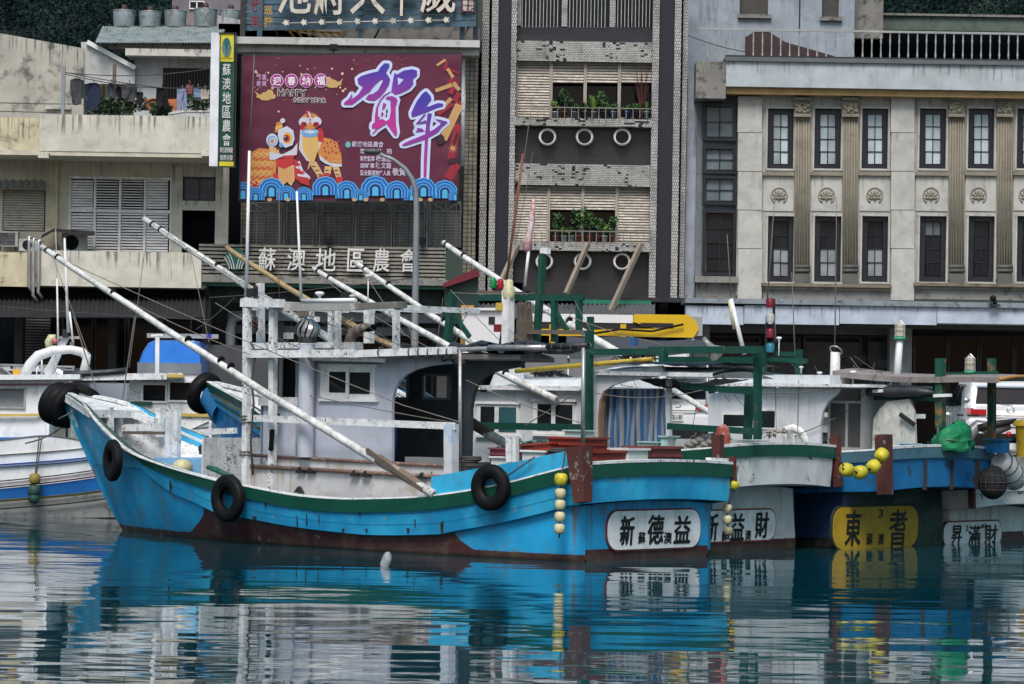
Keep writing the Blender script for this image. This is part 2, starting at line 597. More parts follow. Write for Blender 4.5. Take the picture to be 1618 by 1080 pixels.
# ------------------------------------------------------------------ facade helpers
class Fac:
    def __init__(s, root, D): s.root, s.D = root, D

    def r(s, x0, x1, y0, y1, f=0.0):
        D = s.D + f
        c = pw((x0 + x1) / 2, (y0 + y1) / 2, D)
        hw, hh = (x1 - x0) * D / FPX / 2, (y1 - y0) * D / FPX / 2
        return c.x - hw, c.x + hw, c.z - hh, c.z + hh

    def box(s, mb, x0, x1, y0, y1, f=0.0, d=0.3):
        a, b, c, e = s.r(x0, x1, y0, y1, f)
        return mb.box(a, b, s.D + f, s.D + f + d, c, e)

    def part(s, name, m, x0, x1, y0, y1, f=0.0, d=0.3, parent=None):
        return s.box(MB(), x0, x1, y0, y1, f, d).build(name, m, parent or s.root, True)

    def p(s, x, y, f=0.0): return pw(x, y, s.D + f)

    def wall(s, name, m, rect, holes, f=0.0, depth=0.25, parent=None, thick=None):
        mb = MB()
        X0, X1, Z0, Z1 = s.r(*rect, f)
        H = [s.r(*h, f) for h in holes]
        xs = sorted({X0, X1, *[min(max(q, X0), X1) for h in H for q in h[:2]]})
        zs = sorted({Z0, Z1, *[min(max(q, Z0), Z1) for h in H for q in h[2:]]})
        Y = s.D + f
        for i in range(len(xs) - 1):
            for j in range(len(zs) - 1):
                cx, cz = (xs[i] + xs[i + 1]) / 2, (zs[j] + zs[j + 1]) / 2
                if any(h[0] < cx < h[1] and h[2] < cz < h[3] for h in H): continue
                mb.add([(xs[i], Y, zs[j]), (xs[i + 1], Y, zs[j]), (xs[i + 1], Y, zs[j + 1]), (xs[i], Y, zs[j + 1])], [(0, 1, 2, 3)])
        for a, b, c, e in H:
            mb.add([(a, Y, c), (b, Y, c), (b, Y, e), (a, Y, e), (a, Y + depth, c), (b, Y + depth, c), (b, Y + depth, e), (a, Y + depth, e)],
                   [(0, 4, 5, 1), (1, 5, 6, 2), (2, 6, 7, 3), (3, 7, 4, 0)])
        if thick:
            mb.add([(X0, Y, Z0), (X1, Y, Z0), (X1, Y, Z1), (X0, Y, Z1), (X0, Y + thick, Z0), (X1, Y + thick, Z0), (X1, Y + thick, Z1), (X0, Y + thick, Z1)],
                   [(0, 1, 5, 4), (1, 2, 6, 5), (2, 3, 7, 6), (3, 0, 4, 7)])
        return mb.build(name, m, parent or s.root, True)

    def frame(s, x0, x1, y0, y1, t, f, d, m, parent=None, name='frame'):
        """a rectangular frame of bars t pixels wide"""
        mb = MB()
        s.box(mb, x0, x1, y0, y0 + t, f, d); s.box(mb, x0, x1, y1 - t, y1, f, d)
        s.box(mb, x0, x0 + t, y0 + t, y1 - t, f + .002, d - .004); s.box(mb, x1 - t, x1, y0 + t, y1 - t, f + .002, d - .004)
        return mb.build(name, m, parent or s.root, True)

    def slats(s, name, m, x0, x1, y0, y1, n, f, d=0.03, hfrac=.8, tilt=0.5, parent=None):
        """n separate slats that share one mesh"""
        X0, X1, Z0, Z1 = s.r(x0, x1, y0, y1, f)
        h = (Z1 - Z0) / n
        w = X1 - X0
        me = MB().beam((-w / 2, 0, 0), (w / 2, 0, 0), d, h * hfrac).mesh(name)
        me.materials.append(m)
        for i in range(n):
            inst(name, me, parent or s.root, ((X0 + X1) / 2, s.D + f, Z1 - h * (i + .5)), (-tilt, 0, 0))


EXT = 60
# ------------------------------------------------------------------ cream house on the left, hung with laundry
b1 = thing('cream_house', 'cream plaster house with two stained balcony parapets and louvred windows', 'building', (-13.0, 87, QZ))
F1 = Fac(b1, 87.0)
mb = MB()
q = [pw(-90, 48, 87.4), pw(0, 52, 87.4), pw(132, 76, 87.4), pw(132, 190, 87.4), pw(-90, 190, 87.4)]
mb.prism([(p.x, p.z) for p in q], 87.4, 92).build('gable_wall', cream_d, b1, True)
mb = MB()
q = [pw(128, 66, 87.5), pw(142, 66, 87.5), pw(213, 107, 87.5), pw(213, 132, 87.5), pw(131, 132, 87.5)]
mb.prism([(p.x, p.z) for p in q], 87.5, 87.6)
mb.build('sheet_panel', mat('pale_sheet', (0.42, 0.45, 0.45), 0.6, stain=(.2, .2, .18), st=.5, streak=.5), b1, True)
MB().beam(pw(138, 66, 87.42), pw(214, 107, 87.42), .12, .12).build('roof_edge', white, b1, True)
F1.part('terrace_wall', cream_p, 75, 214, 120, 184, 1.3, .2)
F1.part('terrace_eave', concrete_w, 70, 118, 121, 126, .6, 1.0)
F1.part('downpipe', steel_d, 79, 85, 128, 170, .9, .1)
F1.part('terrace_shelf', concrete_w, 72, 112, 168, 172, .3, .5)
F1.wall('penthouse_wall', mat('white_blue_plaster', (.50, .53, .56), .7, stain=GRIME, st=.2, streak=.4), (212, 345, 86, 184), [(257, 331, 107, 156)], .8, .25)
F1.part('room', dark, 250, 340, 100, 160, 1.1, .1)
wg = F1.part('window', glass, 257, 331, 107, 156, 1.05, .02)
for i in range(16):
    F1.part('bar', steel_d, 259 + i * 4.7, 260.3 + i * 4.7, 107, 156, .78, .03, wg)
F1.part('eave', concrete_w, 198, 345, 77, 88, 0.0, 1.2)
F1.part('roof_beam', concrete, 172, 345, 67, 77.5, .3, 1.0)
co_ = mat('corrugated_roof', (.24, .29, .29), .7, .1, stain=(.045, .055, .045), st=.8, streak=.9)
mb = MB()


def corr(a, b):
    x = 150 + a * 196
    p0, p1 = pw(x + 10 * (1 - b) * 0, 67, 87.0), pw(x + 12, 41, 89.5)
    p = p0.lerp(p1, b)
    p.z += .014 * math.sin(a * 2 * math.pi * 44)
    return p


mb.grid(corr, 352, 3)
mb.build('corrugated_roof', co_, b1, True)
# parapets and walls
mb = MB()
F1.box(mb, 62, 337, 182, 240, -2.0, .25)
mb.build('upper_parapet', cream_p, b1, True)
F1.part('upper_parapet', cream_y, -EXT, 61.8, 185, 238, -1.95, .25)
F1.part('balcony_slab', cream, -EXT, 337, 238, 246, -1.98, 2.1)
F1.part('bracket', cream_p, 60, 77, 241, 249, -2.2, .3)
F1.part('bracket', cream_p, 318, 332, 238, 246, -2.2, .3)
F1.wall('wall', cream, (-EXT, 345, 240, 410), [(4, 72, 300, 365), (110, 270, 281, 400), (287, 342, 279, 400)], 0, .25)
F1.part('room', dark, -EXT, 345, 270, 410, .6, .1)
pil = mat('pilaster_plaster', (.55, .50, .36), .8, stain=GRIME, st=.2, streak=.3)
F1.part('pilaster', pil, 72, 91, 246, 400, -.06, .1)
F1.part('door_surround', cream_p, 270, 288, 262, 402, -.04, .1)
F1.part('door_surround', cream_p, 340, 361, 262, 402, -.04, .1)
F1.part('door_surround', cream_p, 288, 340, 317, 332, -.03, .1)
# roller shutter
w = F1.part('shutter_window', steel_d, 4, 72, 300, 365, .12, .05)
F1.slats('slat', mat('shutter_slat', (.50, .47, .40), .5, .2, stain=GRIME, st=.3), 5, 70, 301, 364, 16, .06, .02, .8, .5, w)
mb = MB()
mb.grid(lambda a, b: pw(-EXT + a * 132, 284 + b * 13, 87 - .05 - b * .5) + Vector((0, 0, .03 * math.sin(a * 75))), 80, 2)
mb.build('window_awning', alu, w, True)
# louvred window: 4 x 2 sashes
lw = F1.frame(108, 272, 279, 402, 4, -.03, .12, white, None, 'louvred_window')
for i in range(3):
    F1.part('mullion', white, 147.5 + i * 39.5, 151.5 + i * 39.5, 283, 398, -.03, .1, lw)
F1.part('transom', white, 112, 268, 330.5, 335.5, -.028, .1, lw)
gl = F1.part('pane', dark, 108, 272, 281, 400, .2, .02, lw)  # near-black backing sheet; shade between the slats put in as colour
for i in range(4):
    x0 = 112.5 + i * 39.5
    F1.slats('slat', white, x0, x0 + 34.5, 284, 330, 11, .03, .015, .42 if i in (1, 2) else .74, .2, lw)
    F1.slats('slat', white, x0, x0 + 34.5, 336, 398, 14, .03, .015, .60 if i in (1, 2) else .72, .2, lw)
dw = F1.part('transom_window', glassmat('blue_window_glass', (.05, .075, .10)), 289, 341, 280, 317, .1, .03)
F1.frame(289, 341, 280, 317, 2.5, .06, .06, steel_d, dw)
F1.part('mullion', steel_d, 314, 316, 282, 315, .07, .05, dw)
mb = MB()
F1.box(mb, -1.0, 318, 397, 452, -2.0, .25)
F1.part('lower_parapet', cream_p, 64, 318, 397, 453, -2.0, .25)
F1.part('lower_parapet', cream_y, -EXT, 63.8, 398, 452, -1.96, .25)
F1.part('balcony_slab', cream_d, -EXT, 318, 446, 453, -1.95, 2.0)
# ground floor: piers, dark shopfronts, lean-to awning
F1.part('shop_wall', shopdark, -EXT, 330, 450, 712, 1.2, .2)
for i, x in enumerate((22, 170, 318)):
    F1.part('pier', mat('pier_tile', (.03, .032, .034), .6, stain=GRIME, st=.4), x, x + 13, 455, 712, -.2, .5)
F1.part('lintel', shopdark, -EXT, 330, 452, 470, -1.2, .25)
sg = F1.part('roller_grille', steel_d, 30, 80, 492, 600, .9, .04)
F1.slats('slat', mat('grille_slat', (.16, .15, .14), .5, .4), 32, 79, 494, 600, 24, .84, .03, .55, .3, sg)
for i in range(4):
    d_ = F1.part('shop_door', glassmat('shop_glass', (.006, .009, .011), .1), 96 + i * 52, 146 + i * 52, 500, 712, 1.1, .04)
    F1.frame(96 + i * 52, 146 + i * 52, 500, 712, 3, 1.05, .06, steel_d, d_)
mb = MB()
aw = mat('dark_corrugated_awning', (.012, .012, .014), .7, .0, stain=(.05, .03, .02), st=.4)
mb.grid(lambda a, b: pw(-EXT + a * 385, 470 + b * 26, 85.6 - b * 2.0) + Vector((0, 0, .03 * math.sin(a * 330))), 260, 2)
mb.build('awning', aw, b1, True)
MB().beam(pw(-EXT, 497, 83.6), pw(325, 498, 83.6), .1, .12).build('awning_edge', steel_d, b1, True)
# air conditioners and pipes
acm = mat('ac_casing', (.42, .43, .42), .5, .1, stain=GRIME, st=.4, streak=.4)


def aircon(x0, x1, y0, y1, f, label, fan=True):
    t = thing('air_conditioner', label, 'air conditioner', F1.p((x0 + x1) / 2, y1, f), 0, 'air conditioners on the cream house')
    A = Fac(t, 87.0)
    A.part('casing', acm, x0, x1, y0, y1, f, .35)
    c = A.p(x0 + (x1 - x0) * .4, (y0 + y1) / 2, f - .012)
    r_ = (y1 - y0) * 87 / FPX * .40
    if fan:
        mb = MB()
        for k in range(5): mb.torus(c, r_ * (k + .6) / 5, .008, Matrix.Rotation(R(90), 3, 'X'), 20, 4)
        mb.build('fan_grille', steel_d, t, True)
        MB().lathe([(.001, 0), (r_ * .97, 0)], c + Vector((0, .008, 0)), Matrix.Rotation(R(90), 3, 'X'), 20).build('fan_opening', dark, t, True)
    else:
        A.slats('grille_slat', steel_d, x0 + 1, x0 + (x1 - x0) * .85, y0 + 2, y1 - 3, 8, f - .02, .02, .6, .3, t)
    MB().tube(A.p(x0 + 3, y1, f + .1), A.p(x0 + 3, y1 + 7, f + .1), .02).tube(A.p(x1 - 3, y1, f + .1), A.p(x1 - 3, y1 + 7, f + .1), .02).build('bracket', steel_d, t, True)
    return t


aircon(-2, 28, 365, 389, -.5, 'boxy window air conditioner under the metal roller shutter', False)
aircon(30, 62, 377, 396, -1.6, 'pale air conditioner with round fan beside grey pipes', True)
aircon(97, 136, 368, 398, -1.2, 'air conditioner in shade of a small dark awning', True)
mb = MB()
mb.add([pw(66, 371, 86.6), pw(84, 361, 86.6), pw(150, 365, 86.6), pw(150, 372, 85.2), pw(84, 366, 85.2), pw(64, 377, 85.2)], [(0, 1, 4, 5), (1, 2, 3, 4)])
mb.build('unit_awning', aw, b1, True)
for i, x in enumerate((46, 53, 61)):
    mb = MB()
    yb = (452, 466, 461)[i]
    mb.path([F1.p(x + 8, 376 + i * 2, -2.05), F1.p(x, 374 + i * 3, -2.1), F1.p(x, 384, -2.1), F1.p(x - 1, yb, -2.1), F1.p(x + 6, yb + 10, -2.05)], .045, 6)
    mb.build('drain_pipe', alu, b1, True)
F1.part('downpipe', pil, 88, 91, 250, 370, -.1, .06)
# roof tanks
tk = mat('tank_steel', (.24, .29, .31), .5, .3, stain=(.07, .08, .045), st=.7, streak=.9)
lid = mat('tank_lid', (.06, .025, .025), .6)
for i, (x0, x1, y0, y1) in enumerate(((178, 214, 16, 43), (219, 255, 18, 43), (259, 295, 17, 43), (306, 343, 14, 43), (347, 382, 16, 43))):
    lab = ('steel roof tank at the end nearest the wooded hill', 'second roof tank from the wooded hill, mossy near its foot', 'middle roof tank in the row of five',
           'greenest streaked roof tank, fourth from the wooded hill', 'roof tank half hidden beside the blue slatted sign')[i]
    c = pw((x0 + x1) / 2, y1, 89.6)
    t = thing('water_tank', lab, 'water tank', c, 0, 'steel tanks on the cream house roof')
    r_ = (x1 - x0) * 89.6 / FPX / 2
    h_ = (y1 - y0) * 89.6 / FPX
    MB().lathe([(r_ * .9, 0), (r_ * .93, h_ * .15), (r_ * .95, h_ * .5), (r_, h_ * .97), (r_ * .98, h_), (.01, h_ * 1.02)], (0, 0, 0), 'Z', 24).build('drum', tk, t)
    MB().lathe([(r_ * .27, h_), (r_ * .27, h_ * 1.2), (r_ * .2, h_ * 1.32), (.01, h_ * 1.34)], (0, 0, 0), 'Z', 12).build('lid', lid, t)
    MB().torus((0, 0, h_ * .97), r_, .012, None, 24, 5).build('rim', alu, t)
# small far block behind the tanks
bb = thing('far_block', 'pinkish grey block with white framed windows behind the roof tanks', 'building', pw(330, 60, 100))
FB = Fac(bb, 100.0)
FB.part('wall', mat('pinkish_render', (.16, .15, .17), .8, streak=.6, stain=GRIME), 272, 400, -30, 45, 0, 3)
w = FB.part('window', glass, 300, 322, 2, 13, -.02, .02)
FB.frame(299, 323, 1, 14, 1.6, -.06, .06, white, w)
FB.part('mullion', white, 310, 312, 2, 13, -.05, .04, w)
FB.part('balcony', mat('pinkish_band', (.20, .17, .17), .8), 290, 345, 20, 40, -.6, .5)
# laundry on the terrace
MB_ = MB()
pole_ = thing('laundry_line', 'grey post and slack lines strung across the upper terrace', 'laundry line', pw(100, 184, 85.3))
MB().beam(pw(101, 104, 85.3), pw(99, 184, 85.3), .09, .09).build('post', mat('grey_pipe', (.22, .25, .28), .5, .3), pole_, True)
MB().beam(pw(181, 101, 86.3), pw(180, 150, 86.3), .09, .09).build('post', wood, pole_, True)
for i, (xa, ya, xb, yb, sag) in enumerate(((100, 114, 332, 108, 8), (100, 116, 225, 138, 2), (104, 114, 262, 139, 2), (225, 137, 332, 137, 2), (-50, 160, 120, 164, 1), (-50, 173, 90, 177, 1))):
    mb = MB()
    mb.path([pw(xa + (xb - xa) * k / 10, ya + (yb - ya) * k / 10 + sag * 4 * (k / 10) * (1 - k / 10), 85.4) for k in range(11)], .012, 4)
    mb.build('line', wire, pole_, True)


def garment(x0, x1, y0, y1, col, label, kind='shirt', f=-1.5):
    rg = random.Random(int(x0 * 7))
    m = mat('cloth_%d' % x0, col, .9, var=.35, scale=6, bump=.5, bs=12)
    D = 87 + f
    outline = {'shirt': [(.3, 0), (.7, 0), (1, .1), (1, .75), (.86, .78), (.84, 1), (.16, 1), (.12, .72), (0, .7), (0, .1)],
               'trousers': [(0, 0), (1, 0), (1, 1), (.62, 1), (.52, .45), (.42, 1), (0, .95)], 'sheet': [(0, 0), (1, 0), (1, 1), (0, 1)]}[kind]
    q = []
    n = len(outline)
    for i in range(n):
        a, b = outline[i], outline[(i + 1) % n]
        for k in range(4): q.append((a[0] + (b[0] - a[0]) * k / 4, a[1] + (b[1] - a[1]) * k / 4))
    mb = MB()
    P = []
    for a, b in q:
        p = pw(x0 + a * (x1 - x0) + rg.uniform(-.6, .6), y0 + b * (y1 - y0) + rg.uniform(-.6, .6), D)
        p.y += .05 * math.sin(a * 9 + x0)
        P.append(p)
    m_ = len(P)
    mb.add(P + [p + Vector((0, .05, 0)) for p in P], [tuple(range(m_)), tuple(range(2 * m_ - 1, m_ - 1, -1))] + [(i, m_ + i, m_ + (i + 1) % m_, (i + 1) % m_) for i in range(m_)])
    cx = sum(p.x for p in P) / m_
    zt = max(p.z for p in P)
    mb.tube((cx, D + .02, zt - .03), (cx, D + .02, zt + .1), .01, n=4)
    return solo(mb, 'hanging_garment', m, label, 'laundry', 'laundry on the terrace line')


garment(111, 132, 123, 165, (.05, .058, .065), 'dark grey long shirt hanging nearest the line post')
garment(135, 159, 130, 174, (.012, .02, .05), 'navy long sleeved shirt hanging on the terrace')
garment(170, 182, 131, 152, (.04, .05, .065), 'small slate coloured top hung beside the dark timber post')
garment(183, 192, 137, 153, (.008, .008, .01), 'tiny black garment between two grey ones')
garment(193, 216, 132, 160, (.055, .06, .062), 'grey sweater hanging above the terrace bush', 'shirt')
garment(216, 226, 145, 165, (.01, .01, .012), 'black cloth strip hanging beside white wall', 'sheet')
garment(246, 266, 138, 172, (.006, .006, .008), 'black trousers hanging before the barred window', 'trousers')
garment(229, 280, 156, 174, (.45, .16, .07), 'orange patterned sheet hung low on the terrace', 'sheet', -.9)
garment(280, 295, 140, 174, (.22, .27, .42), 'pale blue trousers hanging on the terrace', 'trousers')
garment(294, 305, 132, 148, (.25, .09, .09), 'reddish patterned top hanging at the bars', 'shirt')
garment(306, 320, 138, 155, (.16, .24, .34), 'light blue shirt beside the vertical green sign', 'shirt')
garment(318, 330, 141, 156, (.5, .46, .40), 'beige towel beside the vertical green sign', 'sheet')
bushm = mat('bush_foliage', (.045, .085, .035), .6, var=.5, scale=5, col2=(.025, .05, .028))


def bush(cx, cy, w, h, D, n, label, size=.07, m=None, cat='plant', group=None, name='bush'):
    rg = random.Random(int(cx))
    c = pw(cx, cy, D)
    k = D / FPX
    t = thing(name, label, cat, c, 0, group)
    mb = MB()
    for _ in range(max(3, n // 70)):
        leaves(mb, (rg.uniform(-.36, .36) * w * k, rg.uniform(-.15, .15), h * k * rg.uniform(.3, .66)), w * k * .26, .28, h * k * .33, 70, size, rg)
    mb.build('foliage', m or bushm, t)
    mb = MB()
    for _ in range(7):
        mb.path([(rg.uniform(-.1, .1) * w * k, 0, 0), (rg.uniform(-.2, .2) * w * k, 0, h * k * .3), (rg.uniform(-.35, .35) * w * k, rg.uniform(-.1, .1), h * k * .6)], [.02, .015, .008], 5)
    mb.build('stem', wood, t)
    return t


bush(192, 188, 96, 42, 85.9, 700, 'large leafy bush spilling over the upper parapet')
bush(248, 188, 44, 26, 85.9, 300, 'low bush beside the orange sheet')
bush(312, 178, 48, 34, 86.2, 320, 'bush at the parapet end beside the vertical sign')
ps = thing('parapet_board', 'pale curved board lying on the upper parapet end', 'board', pw(300, 184, 85.1))
MB().beam(pw(267, 180, 85.1), pw(290, 176, 85.1), .25, .05).beam(pw(290, 176, 85.1), pw(333, 176, 85.1), .25, .05).build('board', concrete_w, ps, True)
# ------------------------------------------------------------------ association building with the big banner
b2 = thing('association_building', 'dim association hall front behind the new year banner, iron grilles and slatted balcony', 'building', (-4.6, 88, QZ))
F2 = Fac(b2, 88.0)
tile_b = tilemat('beige_square_tile', (.36, .33, .25), (.04, .04, .035), .125, .125, 0.0, .012, st=.5)
greyw = mat('stained_grey_wall', (.07, .075, .075), .8, stain=GRIME, st=.6, streak=.7)
F2.part('upper_wall', greyw, 345, 762, 62, 330, 1.2, .3)
F2.part('roof_gutter', mat('gutter_metal', (.50, .51, .50), .4, .3, stain=GRIME, st=.4), 345, 758, 60, 71, -1.2, .9)
F2.part('roof_fascia', concrete_w, 347, 757, 71.5, 84, -.9, .6)
F2.part('roof_parapet', concrete, 345, 758, 40, 63, 1.0, .3)
mb = MB()
q = [pw(345, 25, 89.2), pw(360, 28, 89.2), pw(500, 58, 89.2), pw(500, 63, 89.2), pw(345, 63, 89.2)]
mb.prism([(p.x, p.z) for p in q], 89.0, 89.1).build('roof_sheet', mat('grey_roof_sheet', (.33, .36, .38), .6, streak=.5, stain=GRIME), b2, True)
mb = MB()
for i in range(7): mb.beam(pw(455 + i * 13, 46 + i, 88.7), pw(466 + i * 13, 60, 88.7), .05, .05)
mb.beam(pw(450, 47, 88.7), pw(540, 52, 88.7), .05, .05)
mb.build('roof_railing', mat('rusty_yellow', (.28, .15, .04), .7, stain=RUST, st=.6), b2, True)
F2.part('dark_gap_sheet', dark, 752, 764, 84, 450, .5, .2)  # near-black sheet stands in for the shaded gap beside the pier
F2.part('tile_pier', tile_b, 733, 753, 84, 445, .1, .5)
F2.part('tile_pier', tile_b, 380, 392, 310, 445, .1, .5)
F2.part('corner_recess', shopdark, 361, 381, 84, 452, .6, .2)  # near-black board; the shade of the corner gap is in its colour
mb = MB()
mb.path([pw(731, 86, 87.6), pw(732, 160, 87.6), pw(730, 262, 87.6)], .07, 6)
mb.build('drain_pipe', whitew, b2, True)
# grilled windows under the banner
F2.part('window_wall', mat('grey_panel', (.06, .07, .07), .6, stain=GRIME, st=.4), 388, 734, 310, 392, .7, .1)
grl = mat('weathered_grille', (.30, .31, .29), .6, .2, stain=RUST, st=.5)
winp = glassmat('frosted_pane', (.15, .17, .17), .3, .5)
bx = [392 + i * 56.6 for i in range(7)]
for i in range(6):
    x0, x1 = bx[i] + 3, bx[i + 1] - 3
    w = F2.frame(x0, x1, 318, 390, 2.2, .36, .1, grl, None, 'window')
    F2.part('pane', winp, x0 + 2, (x0 + x1) / 2 - 1, 334, 388, .5, .02, w)
    F2.part('pane', winp, (x0 + x1) / 2 + 1, x1 - 2, 334, 388, .5, .02, w)
    mb = MB()
    for k in range(12): F2.box(mb, x0, x1, 334 + k * 4.6, 335 + k * 4.6, -.1, .03)
    for k in range(3): F2.box(mb, x0 + 10 + k * 16, x0 + 11.2 + k * 16, 320, 390, -.12, .03)
    for sg_ in (-1, 1):
        c = (x0 + x1) / 2
        mb.beam(F2.p(c + sg_ * 25, 318, -.12), F2.p(c, 332, -.12), .025, .025)
    mb.path([F2.p(x0 + 8 - 8 * math.cos(a * .3), 333 - 14 * math.sin(a * .3), -.12) for a in range(6)], .014, 4)
    mb.path([F2.p(x1 - 8 + 8 * math.cos(a * .3), 333 - 14 * math.sin(a * .3), -.12) for a in range(6)], .014, 4)
    F2.box(mb, x0, x1, 332.5, 334.5, -.13, .04)
    mb.build('iron_grille', grl, w, True)
    F2.part('post', grl, bx[i] - 1.5, bx[i] + 1.5, 316, 392, -.14, .08)
# slatted balcony with raised letters
slat = mat('balcony_slat', (.20, .20, .17), .7, stain=GRIME, st=.7, streak=.8)
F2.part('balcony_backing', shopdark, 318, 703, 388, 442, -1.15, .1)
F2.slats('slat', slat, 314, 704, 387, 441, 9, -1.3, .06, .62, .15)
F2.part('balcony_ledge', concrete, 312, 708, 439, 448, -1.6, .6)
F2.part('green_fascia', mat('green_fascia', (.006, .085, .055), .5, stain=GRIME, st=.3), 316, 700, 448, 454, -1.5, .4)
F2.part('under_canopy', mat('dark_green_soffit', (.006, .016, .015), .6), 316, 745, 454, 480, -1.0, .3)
mb = MB()
q = [pw(700, 448, 86.4), pw(752, 424, 86.4), pw(758, 430, 86.4), pw(758, 436, 86.4), pw(702, 454, 86.4)]
mb.prism([(p.x, p.z) for p in q], 86.3, 86.6).build('red_eave', mat('dark_red_eave', (.12, .012, .02), .6), b2, True)
mb = MB()
q = [pw(702, 454, 86.5), pw(756, 437, 86.5), pw(756, 500, 86.5), pw(702, 500, 86.5)]
mb.prism([(p.x, p.z) for p in q], 86.5, 86.8).build('side_panel', mat('dark_green_panel', (.008, .03, .025), .5), b2, True)
letw = mat('sign_letter_white', (.62, .64, .62), .5, stain=(.2, .2, .19), st=.3)
sign = thing('balcony_sign', 'white raised sign letters with round green emblem on the slatted balcony', 'sign', F2.p(520, 440, -1.4))
SB = Fac(sign, 88.0)


def ltr(txt, x0, x1, y0, y1, D, m, parent, thick=.0, off=.012, brush=.0, name='letter', shear=0.0):
    mb = MB()
    c = pw((x0 + x1) / 2, (y0 + y1) / 2, D)
    k = D / FPX
    lettering(mb, txt, lambda a, b, d: Vector((c.x + a, c.y - d, c.z + b)), (x1 - x0) * k, (y1 - y0) * k, 0, 0, off, thick, brush, shear)
    return mb.build(name, m, parent, True)


for ch, x0, x1 in (('蘇', 408, 436), ('澳', 454, 483), ('地', 499, 531), ('區', 549, 576), ('農', 590, 616), ('會', 632, 659)):
    sh = -.012
    ltr(ch, x0, x1, 392 + (x0 - 500) * .01, 428 + (x0 - 500) * .01, 86.5, letw, sign, .05, .006, .02, 'letter', .05)


def disc(mb, x, y, rx, ry, D, n=20, a0=0, a1=2 * math.pi):
    P = [pw(x + rx * math.cos(a0 + (a1 - a0) * i / n), y + ry * math.sin(a0 + (a1 - a0) * i / n), D) for i in range(n if a1 - a0 > 6.2 else n + 1)]
    mb.add(P[::-1], [tuple(range(len(P)))])
    return mb


emg = mat('emblem_green', (.006, .10, .075), .5, stain=GRIME, st=.2)
mb = MB()
e0 = [pw(372 + 16 * math.cos(i * .2618), 409 + 18 * math.sin(i * .2618), 86.56) for i in range(24)]
mb.prism([(p.x, p.z) for p in e0], 86.5, 86.6).build('emblem_disc', emg, sign, True)


def emblem(x, y, rx, ry, D, m, parent):
    mb = MB()
    for s_ in (-1, 1):
        for k in range(3):
            mb.path([pw(x + s_ * (rx * (.12 + .24 * k) + rx * .5 * (t / 6) ** 1.6), y + ry * (.75 - 1.35 * t / 6 * (1 - .12 * k)), D) for t in range(7)], rx * D / FPX * .055, 4)
    return mb.build('emblem_mark', m, parent, True)


emblem(372, 411, 16, 18, 86.47, letw, sign)
# ground floor of the association building
F2.part('shop_wall', mat('teal_dark_shop', (.008, .014, .016), .5, stain=GRIME, st=.4), 316, 764, 470, 712, 2.0, .2)
bmg = mat('grey_beam_paint', (.20, .23, .26), .6, stain=GRIME, st=.3)
F2.part('shop_beam', bmg, 360, 764, 494, 508, -.2, .3)
F2.part('shop_beam', mat('grey_beam_dark', (.12, .135, .15), .6), 360, 764, 516, 529, .2, .3)
mb = MB()
mb.path([pw(364, 600, 87.6), pw(364, 520, 87.6), pw(368, 503, 87.6), pw(382, 498, 87.6), pw(420, 497, 87.6)], .14, 8)
mb.build('shop_arch', bmg, b2, True)
for x in (430, 545, 690): F2.part('shop_pier', mat('grey_shop_pier', (.05, .056, .06), .6), x, x + 16, 508, 712, 0, .4)
for i in range(5):
    d_ = F2.part('shop_door', glassmat('shop_glass', (.006, .009, .011), .1), 372 + i * 64, 428 + i * 64, 534, 712, 1.6, .04)
    F2.frame(372 + i * 64, 428 + i * 64, 534, 712, 3, 1.55, .06, steel_d, d_)
F2.part('shop_post', mat('yellow_post', (.30, .21, .03), .6), 549, 553, 508, 600, -.3, .1)
# floodlights
for i, (x, y, l) in enumerate(((527, 74, 'small black floodlight hanging from the roof gutter'), (520, 380, 'small black floodlight standing above the sign letters'),
                               (667, 380, 'small black floodlight beside the street lamp pole'), (389, 380, 'small black floodlight near the green emblem'))):
    t = thing('floodlight', l, 'floodlight', pw(x, y + 6, 86.4), 0, 'floodlights on the association building')
    G = Fac(t, 86.4)
    G.part('housing', black, x - 6, x + 6, y - 5, y + 5, 0, .12)
    G.part('lens', glass, x - 5, x + 5, y - 4, y + 4, -.012, .01)
    MB().tube(pw(x, y + 5, 86.45), pw(x, y + 11, 86.45), .02).build('bracket', steel_d, t, True)

# ------------------------------------------------------------------ the new year banner
ban = thing('new_year_banner', 'maroon new year banner with two lion dancers and big purple brush characters', 'banner', pw(554, 317, 86.2))
BD = 86.0


def bpx(x, y, l=0): return pw(x, y, BD - .006 * l)


maroon = mat('banner_vinyl', (.105, .014, .042), .45, var=.12, scale=.6, bump=.12, bs=2.2, col2=(.085, .012, .036))
mb = MB()


def bang(a, b):
    x = (384 + a * 345) * (1 - b) + (379 + a * 343) * b
    y = (88 - 4 * a) * (1 - b) + (316 + 1.5 * a) * b
    p = pw(x, y, BD)
    p.y += .012 * math.sin(a * 26 + b * 5) * math.sin(b * 3.1) + .008 * math.sin(b * 40 + a * 9) * (1 if a < .1 or a > .92 else .15)
    return p


mb.grid(bang, 60, 30)
mb.build('banner_sheet', maroon, ban, True)
MB().beam(pw(384, 87, 86.03), pw(729, 83, 86.03), .06, .06).beam(pw(379, 317, 86.03), pw(722, 319, 86.03), .06, .06).beam(pw(383, 87, 86.05), pw(378, 317, 86.05), .05, .05).beam(
    pw(729, 83, 86.05), pw(723, 319, 86.05), .05, .05).build('banner_frame', steel_d, ban, True)


def flat(col, rough=.5):
    n = 'print_%.3f_%.3f_%.3f' % col
    return mat(n, col, rough, var=.06)


def poly(mb, pts, l): return mb.add([bpx(x, y, l) for x, y in pts][::-1], [tuple(range(len(pts)))])


def bdisc(mb, x, y, rx, ry, l, n=18): return disc(mb, x, y, rx, ry, BD - .006 * l, n)


